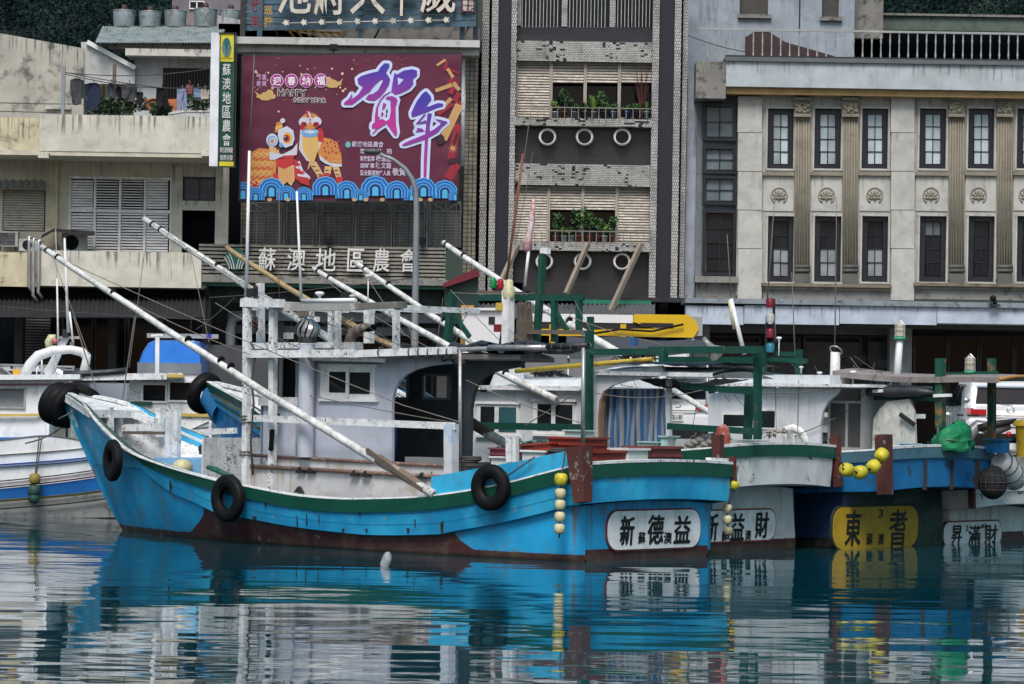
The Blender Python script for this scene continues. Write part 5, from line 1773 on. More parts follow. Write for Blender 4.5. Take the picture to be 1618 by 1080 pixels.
    dk.add(vd, [(2 * i, 2 * i + 1, 2 * i + 3, 2 * i + 2) for i in range(len(tt) - 3)])
    for i in range(n):
        a, b = -1 + 2 * i / n, -1 + 2 * (i + 1) / n
        P = []
        for y in (a, b):
            x, z = us0 - .02 - .06 * (1 - y * y), top + .05 * (1 - y * y)
            P += [(x - .035, y * (hb + .034), z + .006), (x - .035, y * (hb + .034), z + .045), (x + .13, y * (hb - .1), z + .045), (x + .13, y * (hb - .1), z - .2)]
        cp.add(P, [(0, 1, 5, 4), (1, 2, 6, 5), (2, 3, 7, 6)])
    inn.build('bulwark', whitew, B.root)
    dk.build('deck', deckm, B.root)
    if rail: cp.build('cap_rail', whitew, B.root)
    return zs, zk, sec, dz


def nameplate(B, up, y0, y1, z0, z1, mplate, mrim, chars, rim=.025, rad=.26):
    """rounded plate on the transom; y0 is its edge nearest the camera's left; chars: (text, a, b, w, h) in metres from the centre"""
    yc, zc, hw, hh = (y0 + y1) / 2, (z0 + z1) / 2, abs(y1 - y0) / 2, (z1 - z0) / 2

    def rr(w, h, r):
        P = []
        for cx, cz, a0 in ((w - r, h - r, 0), (-w + r, h - r, 90), (-w + r, -h + r, 180), (w - r, -h + r, 270)):
            for k in range(7): P.append((cx + r * math.cos(R(a0 + 15 * k)), cz + r * math.sin(R(a0 + 15 * k))))
        return P
    o = None
    for (w, h, x0, m, nm) in ((hw + rim, hh + rim, -.012, mrim, 'plate_rim'), (hw, hh, -.02, mplate, 'name_plate')):
        P = rr(w, h, min(rad, h * .8))
        mb = MB()
        mb.add([(up + x0, yc - a, zc + b) for a, b in P] + [(up + .03, yc - a, zc + b) for a, b in P], [tuple(range(len(P)))[::-1]] + [(i, (i + 1) % len(P), len(P) + (i + 1) % len(P), len(P) + i) for i in range(len(P))])
        o = mb.build(nm, m, B.root if o is None else o)
        first = o if nm == 'plate_rim' else first
    for (tx, a, b, w, h) in chars:
        mb = MB()
        sw = min(.015, h * .04)
        for k, (ox, oz) in enumerate(((0, 0), (sw, 0), (-sw, 0), (0, sw * .6), (0, -sw * .6), (sw * .7, sw * .5), (-sw * .7, -sw * .5))):
            lettering(mb, tx, lambda p, q, d: (up - .026 - k * .0004, yc - a - p - ox, zc + b + q + oz), w, h, 0, 0, 0, 0, .03, .08)
        mb.build('painted_letter', inkm, first)


def tyre(B, c, rot, Rr, r, label, group='tyre fenders on the boats', rope_to=None, wide=1.0):
    t = thing('tyre_fender', label, 'tyre', B.w(c), 0, group)
    Mb = B.M.to_3x3() @ rot.to_3x3()
    mb = MB()
    prof = [(Rr - r, -.5), (Rr - r * .6, -.95), (Rr, -1.05), (Rr + r * .7, -.95), (Rr + r, -.6), (Rr + r, .6), (Rr + r * .7, .95), (Rr, 1.05), (Rr - r * .6, .95), (Rr - r, .5), (Rr - r * .7, 0), (Rr - r, -.5)]
    mb.lathe([(a, b * r * wide) for a, b in prof], (0, 0, 0), Mb, 36)
    mb.build('casing', black, t)
    tb = MB()
    for k in range(3): tb.lathe([(Rr + r + .001, (k - 1) * .4 * r * wide - .008), (Rr + r + .008, (k - 1) * .4 * r * wide), (Rr + r + .001, (k - 1) * .4 * r * wide + .008)], (0, 0, 0), Mb, 36)
    tb.build('tread', black, t)
    if rope_to is not None:
        p = B.w(rope_to) - B.w(c)
        q = p.normalized() * (Rr * .8)
        MB().path([q, q.lerp(p, .5), p], .012, 5).build('rope', wire, t)
    return t


RX = Matrix.Rotation(R(90), 4, 'X')


def yrot(z): return Matrix.Rotation(R(z), 4, 'Z') @ RX


# ---------------------------------------------------------------- the blue boat in front
S1 = pw(905, 888, 45.03)
A = Boat('fishing_boat', 'bright blue wooden fishing boat with green rail and white name plate, nearest', (S1.x, S1.y), 3.5)
uh = A.loc(96, 617, 0.0).x
uw = A.loc(195, 845, 0.0).x
zhead = A.loc(96, 617, 0.0).z
US0 = -.14


def fsh(t): return 1 - .06 * ((.35 - t) / .35) ** 2 if t < .35 else max(.035, 1 - ((t - .35) / .65) ** 2.2)


def fwl(t): return 1 - .05 * ((.3 - t) / .3) ** 2 if t < .3 else max(.012, 1 - ((t - .3) / .7) ** 1.9)


bsA = lambda t: 1.95 * fsh(t)
bkA = lambda t: max(.03, 1.89 * fsh(min(1, t * 1.0)) - .02)
bwA = lambda t: 1.76 * fwl(t)
bu = lambda u: bsA(max(0, min(1, (u - US0) / (uh - US0))))
shA = A.fit([(128, 636), (147, 663), (173, 690), (200, 713), (247, 733), (333, 758), (393, 771), (465, 783.5), (534, 789), (582, 789), (649, 787), (689, 783.5), (744, 775.5), (802, 764), (873, 745.5), (904, 738)], bu)
shA = [(US0, shA[0][1] + .02)] + [p for p in shA if US0 + .1 < p[0] < uh - .3] + [(uh, zhead)]
knA = A.fit([(197, 738), (213, 753), (247, 777), (287, 793), (320, 808), (382, 819), (444, 830), (516, 839), (582, 844.7), (694, 843.6), (709, 840), (784, 826.7), (860, 809), (895, 799)], lambda u: bu(u) - .07)
knA = [(US0, knA[0][1] + .03)] + [p for p in knA if US0 + .1 < p[0]]
ur0, ur1 = A.loc(722, 842, 1.7).x, A.loc(322, 812, 1.5).x


def redA(u, z, zk):
    k = max(0, min(1, 1 - z / max(zk, .05)))
    e = min(u - (ur0 - .55 * k ** 1.6), (ur1 + .75 * k ** 1.6) - u) * .6
    return max(e, .10 - z)


zsA, zkA, secA, dzA = build_hull(A, shA, knA, uh, uw, bsA, bkA, bwA, .085, US0, blue, blue_lo, green, redf=redA, deckz=.45, round_=.2, band=.19)
# raised blue wash board along the quarter
wb = [(A.loc(689, 753, 1.8), A.loc(689, 783, 1.8)), (A.loc(760, 740, 1.8), 0), (A.loc(830, 727, 1.8), 0), (A.loc(896, 713, 1.75), 0)]
for sgn in (1,):
    P = []
    for a, _ in wb:
        y = bu(a.x) - .02
        P += [(a.x, sgn * y, a.z), (a.x, sgn * y, zsA(a.x) + .02), (a.x, sgn * (y - .06), a.z), (a.x, sgn * (y - .06), zsA(a.x) + .02)]
    P += [(US0 + .05, sgn * (bu(0) - .02), wb[-1][0].z + .03), (US0 + .05, sgn * (bu(0) - .02), zsA(0)), (US0 + .05, sgn * (bu(0) - .08), wb[-1][0].z + .03), (US0 + .05, sgn * (bu(0) - .08), zsA(0))]
    mb = MB()
    for i in range(len(P) // 4 - 1):
        a, b = i * 4, i * 4 + 4
        mb.add([P[k] for k in (a, a + 1, b + 1, b, a + 2, a + 3, b + 3, b + 2)], [(0, 1, 2, 3), (7, 6, 5, 4), (0, 3, 7, 4)] + ([(0, 4, 5, 1)] if i == 0 else []))
    mb.build('wash_board', blue, A.root)
# corner posts
zt = A.loc(905, 706, 1.85).z
MB().beam((US0 - .10, 1.84, .86), (US0 - .0, 1.82, zt), .18, .20, .24, .30, up=(1, 0, 0)).build('stern_post', redbr, A.root)
MB().beam((US0 - .04, -1.86, zsA(0) - .3), (US0 - .02, -1.84, zsA(0) + .16), .06, .1, up=(1, 0, 0)).build('stern_post', redbr, A.root)
MB().beam((US0 + .02, -1.72, zsA(0) + .05), (US0 + .02, -1.30, zsA(0) + .06), .12, .16).build('corner_block', whitew, A.root)
# name plate
pl, pr = A.locx(958, 838, 0), A.locx(1104, 832, 0)
pt, pb = A.locx(1031, 806, 0), A.locx(1031, 866, 0)
k_ = 1 / 111.0
W_ = abs(pr.y - pl.y)


def chA(x, y, w, h): return (A.locx(958, 838, 0).y + A.locx(1104, 832, 0).y) / 2 - A.locx(x, y, 0).y, A.locx(x, y, 0).z - (pt.z + pb.z) / 2, abs(A.locx(x + w / 2, y, 0).y - A.locx(x - w / 2, y, 0).y), abs(A.locx(x, y - h / 2, 0).z - A.locx(x, y + h / 2, 0).z)


nameplate(A, -.012, pl.y, pr.y, pb.z, pt.z, platew, mat('plate_rim_red', (.14, .03, .025), .6, stain=GRIME, st=.5), [('新', *chA(988, 838, 21, 45)), ('蘇', *chA(1011, 849, 11, 18)), ('德', *chA(1033, 836, 24, 45)), ('澳', *chA(1052, 849, 12, 18)), ('益', *chA(1075, 836, 25, 42))])
# rubbing marks: scuppers and fittings along the side
for i, (x, y, w_, h_) in enumerate(((247, 770, 3, 24), (703, 830, 8, 22), (424, 796, 6, 9), (475, 822, 2.5, 26), (491, 818, 2.5, 26), (511, 820, 2, 16), (577, 812, 4, 8), (650, 838, 6, 8), (662, 826, 2.5, 14), (402, 818, 10, 5), (548, 838, 5, 7), (585, 838, 5, 6))):
    q = A.loc(x, y, 1.8)
    y_ = bu(q.x)
    r_ = max(0, min(1, (zsA(q.x) - q.z) / max(.1, zsA(q.x) - zkA(q.x))))
    y_ = y_ * (1 - r_) + (y_ - .075) * r_
    MB().add([(q.x - w_ * .005, y_ + .006, q.z + h_ * .0048), (q.x + w_ * .005, y_ + .006, q.z + h_ * .0046), (q.x + w_ * .0035, y_ + .004, q.z), (q.x + w_ * .0018, y_ + .002, q.z - h_ * .0048), (q.x - w_ * .0022, y_ + .002, q.z - h_ * .0044), (q.x - w_ * .004, y_ + .004, q.z), (q.x, y_ - .05, q.z)],
             [(0, 5, 4, 3, 2, 1), (0, 1, 6), (1, 2, 6), (2, 3, 6), (3, 4, 6), (4, 5, 6), (5, 0, 6)]).build('scupper', mat('rusty_fitting', (.018, .013, .010), .8, stain=(.08, .045, .02), st=.6, scale=9), A.root)
# coaming with worn rails
c0, c1 = A.loc(395, 745, 1.30), A.loc(700, 760, 1.30)
zt0, zt1 = A.loc(400, 737, 1.30).z, A.loc(695, 752, 1.30).z
MB().add([(c1.x, 1.30, .3), (c0.x, 1.30, .3), (c0.x, 1.30, zt0), (c1.x, 1.30, zt1), (c1.x, 1.22, .3), (c0.x, 1.22, .3), (c0.x, 1.22, zt0), (c1.x, 1.22, zt1)],
         [(3, 2, 1, 0), (4, 5, 6, 7), (2, 3, 7, 6), (0, 4, 7, 3), (1, 2, 6, 5)]).build('coaming', cream_st, A.root)
A.tube('worn_rail', rail_br, (393, 736), (700, 753), 1.33, .035, .03)
d0, d1 = A.loc(420, 740, 1.12), A.loc(705, 745, 1.12)
zu0, zu1 = A.loc(442, 723, 1.12).z, A.loc(702, 736, 1.12).z
MB().add([(d1.x, 1.12, .3), (d0.x, 1.12, .3), (d0.x, 1.12, zu0), (d1.x, 1.12, zu1), (d1.x, 1.05, .3), (d0.x, 1.05, .3), (d0.x, 1.05, zu0), (d1.x, 1.05, zu1)],
         [(3, 2, 1, 0), (4, 5, 6, 7), (2, 3, 7, 6)]).build('cabin_plinth', cream_st, A.root)
A.tube('worn_rail', rail_br, (380, 718), (705, 736), 1.14, .028, .025)
for x, y in ((476, 741), (492, 742), (562, 746), (580, 747), (668, 750), (474, 772)):
    MB().prism([(p.x, p.z) for p in (A.loc(x - 7, y + 6, 1.33), A.loc(x, y - 4, 1.33), A.loc(x + 6, y + 6, 1.33))], 1.31, 1.38).build('rail_chock', steel_d, A.root)
# cabin
WY = 1.0
A.plate('cabin_wall', lav_w, [(467, 740), (467, 566), (735, 566), (735, 574), (700, 575), (676, 578), (655, 584), (640, 592), (630, 602), (624, 614), (620, 628), (619, 645), (619, 742)], WY, .06)
A.plate('aft_bracket', mat('shaded_bracket_paint', (.03, .036, .042), .5), [(733, 742), (733, 570), (824, 570), (822, 579), (800, 583), (777, 588), (763, 596), (753, 607), (747, 622), (743, 645), (741, 742)], WY, .08)  # dark paint with the shade under the roof put into its colour
fx = A.loc(467, 600, WY).x
zr = A.loc(560, 566, WY).z
xa_ = A.loc(826, 570, 1.2).x
fw = MB()
fw.box(fx - .06, fx, -1.0, 1.0, .3, zr)
fw.build('cabin_front_wall', lav_w, A.root)
inner = mat('cabin_interior_paint', (.10, .12, .13), .6, stain=GRIME, st=.4)
mb = MB()                                           # far wall with two openings
xo = A.loc(735, 600, -1.0).x
za, zb = zr - .62, zr - .2
xs_ = [xo, xo + .25, xo + .85, xo + 1.15, xo + 1.75, fx]
for i in range(5):
    if i in (1, 3):
        mb.box(xs_[i], xs_[i + 1], -1.0, -.95, .3, za); mb.box(xs_[i], xs_[i + 1], -1.0, -.95, zb, zr)
    else: mb.box(xs_[i], xs_[i + 1], -1.0, -.95, .3, zr)
mb.build('cabin_far_wall', inner, A.root)
for i in (1, 3):
    mb = MB()
    mb.box(xs_[i], xs_[i + 1], -.97, -.93, za, za + .04); mb.box(xs_[i], xs_[i + 1], -.97, -.93, zb - .04, zb)
    mb.box(xs_[i], xs_[i] + .04, -.97, -.93, za, zb); mb.box(xs_[i + 1] - .04, xs_[i + 1], -.97, -.93, za, zb)
    mb.build('far_window_frame', mat('greyed_frame', (.30, .34, .35), .6), A.root)
MB().box(fx - .75, xa_ + .9, -.93, .3, .35, .95).build('engine_box', inner, A.root)
MB().box(A.loc(700, 720, .8).x, A.loc(640, 720, .8).x, .5, .8, .5, A.loc(660, 722, .8).z).build('fish_tub', mat('dim_tub', (.22, .24, .25), .6), A.root)
mb = MB(); mb.tube(A.loc(622, 735, .75), A.loc(624, 660, .75), .035); mb.build('blue_pipe', mat('blue_plastic', (.01, .05, .22), .4), A.root)
# side window
w = A.rect('window', white, 506, 592, 578, 633, WY + .03, .05)
A.rect('frame', white, 503, 595, 575, 580, WY + .05, .06, w); A.rect('frame', white, 503, 595, 629, 634, WY + .05, .06, w)
gsee = glassmat('cabin_glass', (.014, .019, .022), .03)
A.rect('pane', gsee, 520, 546, 587, 620, WY + .034, .01, w)
A.rect('pane', gsee, 551, 584, 588, 622, WY + .038, .01, w)
A.rect('sash', white, 546, 551, 582, 627, WY + .055, .02, w)
# roof
zR = zr + .0
rf = MB()
xf_ = fx + .12


def roofz(y): return zR + .06 + .05 * (1 - (y / 1.25) ** 2)


vs, n = [], 8
for xr in (0, 1):
    for i in range(n + 1):
        y = -1.25 + 2.5 * i / n
        x = xf_ if xr == 0 else xa_ + .56 * (1.25 - y)
        vs += [(x, y, roofz(y)), (x, y, roofz(y) - .07)]
fs = []
m2 = (n + 1) * 2
for i in range(n):
    fs += [(2 * i, 2 * i + 2, m2 + 2 * i + 2, m2 + 2 * i), (2 * i + 1, m2 + 2 * i + 1, m2 + 2 * i + 3, 2 * i + 3), (2 * i, 2 * i + 1, 2 * i + 3, 2 * i + 2), (m2 + 2 * i, m2 + 2 * i + 2, m2 + 2 * i + 3, m2 + 2 * i + 1)]
fs += [(2 * n, 2 * n + 1, m2 + 2 * n + 1, m2 + 2 * n), (0, m2, m2 + 1, 1)]
rf.add(vs, fs)
rf.build('cabin_roof', mat('grey_brown_roof', (.10, .095, .09), .7, stain=(.4, .4, .4), st=.3, bump=.3), A.root)
A.beam('roof_edge', whitew, (494, 566), (608, 569), 1.27, .03, .06)
mb = MB()
rt = random.Random(11)
mb.grid(lambda a, b: Vector((A.loc(705 + a * 128, 552, .9).x, -.9 + b * 2.0, zR + .16 + .09 * noise.noise(Vector((a * 7, b * 5, 1))) + .03 * math.sin(a * 22))), 30, 16)
mb.build('roof_tarp', tarp, A.root)
# lower cabin trunk ahead of the wheelhouse
A.plate('fore_cabin_wall', lav_w, [(412, 735), (412, 640), (470, 640), (470, 735)], .95, .06)
A.rect('fore_cabin_ledge', whitew, 408, 470, 627, 641, 1.02, .4)
MB().box(A.loc(412, 640, .95).x - .06, A.loc(412, 640, .95).x, -.95, .95, .3, A.loc(430, 640, .95).z).build('fore_cabin_front', lav_w, A.root)
# vent column with spinning ventilator
cv = A.loc(484, 640, 1.16)
MB().lathe([(.125, A.loc(484, 722, 1.16).z), (.125, A.loc(484, 544, 1.16).z)], (cv.x, 1.16, 0), 'Z', 20).build('vent_column', lav_w, A.root)
zc_ = A.loc(488, 524, 1.16).z
vt = MB().lathe([(.15, zc_ - .17), (.15, zc_ - .10)], (cv.x, 1.16, 0), 'Z', 20).build('ventilator', steel_d, A.root)
mv = mat('ventilator_metal', (.42, .42, .41), .42, .7, stain=GRIME, st=.5)
for k in range(12):
    a0, a1 = k * math.pi / 6, (k + .72) * math.pi / 6
    mb = MB()
    mb.grid(lambda p, q: Vector((cv.x + (.07 + .12 * math.sin(math.pi * (.12 + .8 * q))) * math.cos(a0 + (a1 - a0) * p + q * .5) * (1 + .10 * p), 1.16 + (.07 + .12 * math.sin(math.pi * (.12 + .8 * q))) * math.sin(a0 + (a1 - a0) * p + q * .5) * (1 + .10 * p),
                                 zc_ - .10 + q * .28)), 3, 8)
    mb.build('vane', mv, vt)
MB().lathe([(.11, zc_ + .17), (.07, zc_ + .20), (.01, zc_ + .21)], (cv.x, 1.16, 0), 'Z', 16).build('crown', mv, vt)
MB().ball((cv.x, 1.16, zc_ + .03), .13, 10).build('core', dark, vt)
# gooseneck exhaust
mb = MB()
g = [(551, 553), (553, 536), (558, 526), (566, 520), (576, 517), (590, 516)]
mb.path([A.loc(x, y, .8) for x, y in g], [.085, .085, .085, .08, .07, .045], 12)
mb.build('exhaust_gooseneck', mat('sooty_exhaust', (.13, .10, .085), .8, stain=(.4, .38, .36), st=.4, streak=.5), A.root)
MB().tube(A.loc(580, 521, .82), A.loc(591, 517, .82), .035, .055).build('exhaust_mouth', dark, A.root)
A.rect('exhaust_collar', whitew, 543, 560, 540, 556, .9, .2)
# white timber gantry
GY = 1.38
A.beam('gantry_post', whitew, (389, 767), (391, 470), GY, .105)
A.beam('gantry_post', whitew, (430, 772), (432, 484), GY - .12, .10)
A.beam('gantry_beam', whitew, (384, 478), (446, 479), GY, .13)
A.beam('gantry_beam', mat('grey_worn_beam', (.30, .31, .30), .8, stain=(.6, .6, .58), st=.45, bump=.4), (440, 485), (565, 483), GY - .1, .13)
A.beam('gantry_beam', mat('dark_worn_beam', (.13, .13, .12), .8, stain=(.4, .4, .38), st=.3, bump=.4), (558, 484), (640, 481), GY - .1, .10)
A.tube('gantry_pipe', white, (478, 475), (562, 474), GY - .05, .035)
for x, y0, y1, yp, w_ in ((491, 514, 486, .2, .085), (534, 553, 487, .95, .075), (583, 542, 486, .1, .12), (626, 555, 487, .9, .085), (524, 540, 490, -.9, .09)):
    A.beam('gantry_upright', whitew, (x, y0), (x, y1), yp, w_)
A.beam('gantry_beam', whitew, (392, 559), (556, 558), GY + .02, .12)
A.beam('gantry_beam', whitew, (392, 546), (530, 545), -.6, .10)
A.beam('gantry_beam', whitew, (556, 559), (718, 553), GY, .11)
A.beam('gantry_beam', whitew, (420, 482), (500, 484), -.9, .10, yq=-.9)
for x in (391, 432): MB().beam(A.loc(x, 481, GY - .1), A.loc(x, 481, GY - .1) + Vector((0, -2.3, 0)), .11, .11).build('gantry_cross_beam', whitew, A.root)
for x in (566, 626): MB().beam(A.loc(x, 485, GY - .1), A.loc(x, 485, GY - .1) + Vector((0, -1.9, 0)), .08, .08).build('gantry_cross_beam', whitew, A.root)
A.beam('pulley_block', whitew, (412, 540), (411, 447), .6, .10)
A.beam('pulley_block', whitew, (403, 490), (403, 452), .75, .07)
for y in (455, 462, 470, 505, 512, 519): MB().torus(A.loc(404, y, .8), .035, .02, RX.to_3x3(), 12, 6).build('pulley_wheel', redbr, A.root)
for x, w_ in ((602, .0), (650, 0), (665, 0), (680, 0), (697, 0), (710, 0)):
    MB().torus(A.loc(x, 556, GY), .075, .012, Matrix.Rotation(R(90), 3, 'Y'), 12, 5).build('lashing', wire, A.root)
# small masthead gear
def mush(B, x, y, yp, r, stalk, m=None, nm='antenna_dome'):
    p = B.loc(x, y, yp)
    MB().lathe([(.01, r * .5), (r * .7, r * .45), (r, r * .15), (r * .95, -r * .1), (r * .35, -r * .5), (r * .3, -r * 1.2)], p, 'Z', 14).tube(p - Vector((0, 0, r)), p - Vector((0, 0, stalk)), r * .16).build(nm, m or white, B.root)


mush(A, 505, 464, 1.2, .075, .10)
mush(A, 557, 468, 1.1, .055, .12, mat('ivory_plastic', (.5, .46, .36), .5))
mush(A, 582, 436, .6, .055, .48)
mush(A, 427, 513, .7, .04, .3)
A.rect('junction_box', steel_d, 538, 547, 461, 478, .4, .12)
A.rect('junction_box', whitew, 448, 457, 525, 535, .9, .1)
A.rect('junction_box', steel_d, 389, 399, 455, 468, 1.2, .12)
A.rect('lamp_box', white, 496, 500, 500, 508, .6, .08)
mb = MB()
for k in range(4): mb.torus(A.loc(476 + k * 2, 494, .8), .06 + .008 * (k % 2), .018, RX.to_3x3(), 16, 6)
mb.build('rope_coil', rope, A.root)
# side rail plank
A.beam('side_rail', whitew, (391, 660), (720, 673), GY + .02, .04, .105)
A.beam('rail_post', mat('white_blue_post', (.60, .64, .68), .55, col2=(.2, .42, .65), stain=GRIME, st=.2), (713, 748), (713, 670), GY, .16)
A.tube('awning_post', steelp, (727, 745), (727, 552), 1.25, .03)
A.tube('awning_post', steelp, (921, 700), (922, 549), 1.3, .03)
A.tube('awning_pipe', steelp, (772, 549), (864, 549), 1.3, .045)
A.tube('awning_pipe', mat('pale_pipe', (.45, .46, .46), .4, .3), (700, 553), (932, 545), 1.24, .035)
A.tube('awning_pipe', steel_d, (862, 547), (930, 546), 1.27, .05)
for x in (800, 835, 860, 875, 890, 905, 918): MB().torus(A.loc(x, 548, 1.28), .055, .01, Matrix.Rotation(R(90), 3, 'Y'), 10, 5).build('lashing', wire, A.root)
MB().path([A.loc(x, y, .9) for x, y in ((706, 556), (716, 545), (735, 549), (760, 542), (790, 548), (830, 541), (870, 547), (905, 543))], [.05, .06, .04, .05, .045, .05, .035, .02], 7).build('rolled_tarp', tarp, A.root)
mb = MB()
mb.grid(lambda a, b: A.loc(735 + a * 120, 559 - 8 * a + b * (8 - 5 * a) + 3 * math.sin(a * 3.1), 1.2 - .5 * b), 14, 4)
mb.build('awning_cloth', tarp, A.root)
# block on the post, hanging bits
MB().ball(A.loc(437, 661, 1.1), .07, 8, 1, 1, 1.4).build('hanging_block', black, A.root)
A.beam('hanging_board', black, (430, 678), (428, 712), 1.34, .04, .07)
for y in (657, 662, 667, 713, 718): MB().torus(A.loc(388, y, GY), .085, .014, None, 12, 5).build('post_lashing', rope, A.root)
# foredeck: breast hook, bitts, hatch
tp = MB()
P = [(uh - .05, .0, zhead + .03)]
ub = A.loc(165, 680, .3).x
tp.add([(uh + .05, .05, zhead + .03), (uh + .05, -.05, zhead + .03), (ub, -bu(ub) - .02, zsA(ub) + .05), (ub, bu(ub) + .02, zsA(ub) + .05), (uh + .05, .05, zhead - .1), (uh + .05, -.05, zhead - .1), (ub, -bu(ub), zsA(ub) - .08), (ub, bu(ub), zsA(ub) - .08)],
       [(0, 1, 2, 3), (0, 3, 7, 4), (1, 5, 6, 2), (2, 6, 7, 3), (0, 4, 5, 1)])
tp.build('breast_hook', whitew, A.root)
for x, y0, y1, yp, w_ in ((267, 720, 650, .4, .09), (280, 722, 648, .3, .09), (253, 690, 645, -.5, .10), (174, 684, 643, .15, .09), (189, 690, 652, -.2, .09)):
    A.beam('mooring_bitt', whitew, (x, y0), (x, y1), yp, w_)
A.beam('bow_cross_beam', whitew, (196, 676), (262, 674), -.2, .12)
A.beam('bow_cross_beam', wood, (195, 683), (265, 684), .1, .05)
A.beam('bow_beam', whitew, (150, 640), (246, 665), -.4, .10)
A.beam('far_rail_beam', whitew, (285, 684), (372, 680), -1.3, .10)
hu0, hu1 = A.loc(345, 740, .6).x, A.loc(250, 735, .6).x
hz = A.loc(300, 724, .6).z
MB().box(hu0, hu1, -.9, .7, .5, hz).build('hatch', mat('light_blue_hatch', (.20, .42, .66), .5, stain=(.1, .1, .1), st=.2), A.root)
MB().box(hu0 - .05, hu0 - .02, -.9, 1.0, .5, A.loc(345, 690, 0).z).build('fore_bulkhead', whitew, A.root)
# outriggers
def pole(B, pts, yp, r0, r1, m, bands=(), name='outrigger_pole', yq=None):
    a, b = B.loc(*pts[0], yp), B.loc(*pts[1], yp if yq is None else yq)
    n = 12
    P = [a.lerp(b, k / n) + Vector((0, 0, -.07 * math.sin(math.pi * k / n) + .006 * math.sin(k * 2.2))) for k in range(n + 1)]
    o = MB().path(P, [r0 + (r1 - r0) * k / n for k in range(n + 1)], 10).build(name, m, B.root)
    d = (b - a).normalized()
    for t in bands:
        c = a.lerp(b, t)
        r_ = r0 + (r1 - r0) * t
        MB().tube(c - d * .018, c + d * .018, r_ * 1.16, n=10).build('pole_band', black, o)
    return o, a, b


p1, a, b = pole(A, ((686, 781), (66, 390)), 1.93, .068, .045, polem, (.60, .49, .515, .80, .985, .955))
MB().path([a, a.lerp(b, .05), a.lerp(b, .13)], [.04, .075, .08], 10).build('pole_foot', mat('frayed_pole_wood', (.16, .12, .09), .8, stain=(.5, .48, .44), st=.5, bump=.5), p1)
MB().beam(a.lerp(b, .02) + Vector((0, .06, -.02)), a.lerp(b, .15) + Vector((0, .06, .06)), .04, .06).build('pole_splint', wood, p1)
p2, a, b = pole(A, ((800, 702), (228, 346)), -1.3, .078, .05, polem, (.95, .975, .78, .57))
MB().path([a, a.lerp(b, .06), a.lerp(b, .16)], [.05, .085, .09], 10).build('pole_foot', wood, p2)
p3, a, b = pole(A, ((645, 560), (358, 391)), -1.05, .05, .04, bamb, (.25, .5))
for t in (.1, .3, .5, .7, .9): MB().torus(a.lerp(b, t), .045, .008, (b - a).to_track_quat('Z', 'Y').to_matrix(), 10, 5).build('bamboo_node', bamb, p3)
A.tube('whip_aerial', white, (389, 470), (394, 238), 1.1, .032, .022)
A.tube('whip_aerial', rope, (394, 240), (402, 86), 1.1, .010, .006)
A.tube('whip_aerial', white, (476, 474), (469, 302), .9, .024, .016)
A.tube('whip_aerial', rope, (441, 478), (441, 300), .7, .006, .005)
for pts, yp, sg_ in ((((86, 404), (637, 640)), 1.6, .05), (((637, 640), (728, 667)), 1.3, .0), (((80, 402), (395, 560)), 1.5, .12), (((240, 352), (478, 500)), -.8, .06), (((300, 392), (330, 540)), -.8, 0), (((82, 402), (140, 560)), 1.0, 0),
                     (((228, 400), (204, 580)), .0, 0), (((470, 500), (500, 520)), .6, 0), (((340, 478), (560, 580)), .2, .1), (((470, 620), (720, 668)), 1.2, .02), (((736, 600), (920, 668)), 1.1, .05), (((920, 614), (830, 672)), 1.0, 0),
                     (((568, 420), (640, 530)), .4, .0), (((610, 575), (612, 600)), 1.3, 0), (((393, 672), (712, 672)), .2, .06)):
    A.line(pts, yp, .0075, sag=sg_)
# bow tyres
zb_ = zhead - .22
for i, (dx, dz, Rr) in enumerate(((.10, 0, .26), (-.06, -.03, .27), (-.22, -.05, .27))):
    tyre(A, (uh + dx, 0, zb_ + dz), Matrix.Rotation(R(72), 4, 'Y'), Rr, .11, ('outermost black tyre strapped over the bow of the blue boat', 'middle black tyre of three strapped round the blue boat bow', 'innermost black tyre of three on the blue boat bow')[i], wide=.8)
tyre(A, (uh - .36, -.25, zhead - .06), Matrix.Rotation(R(30), 4, 'X'), .19, .085, 'black tyre lying flat on top of the blue boat bow', wide=.8)
MB().path([A.loc(80, 668, .2), A.loc(112, 652, .35), A.loc(135, 634, .2), A.loc(150, 640, -.2)], .014, 5).build('bow_rope', rope, A.root)
for x, y, rot, Rr, r, lab, ry, rp in ((178, 727, -24, .245, .095, 'black tyre hanging high on the blue boat bow flare', 0, (186, 700)), (360, 787, -6, .265, .10, 'black tyre hanging on the blue boat below the white gantry posts', 0, (368, 752)),
                                      (775, 770, 3, .235, .095, 'black tyre hanging on the blue boat quarter beside the floats', 0, (845, 722))):
    q = A.loc(x, y, 1.9)
    for _ in range(8): q = A.loc(x, y, bu(q.x) + .10)
    rp_ = A.loc(*rp, bu(q.x) + .02)
    tyre(A, q, yrot(rot), Rr, r, lab, rope_to=rp_, wide=.75)

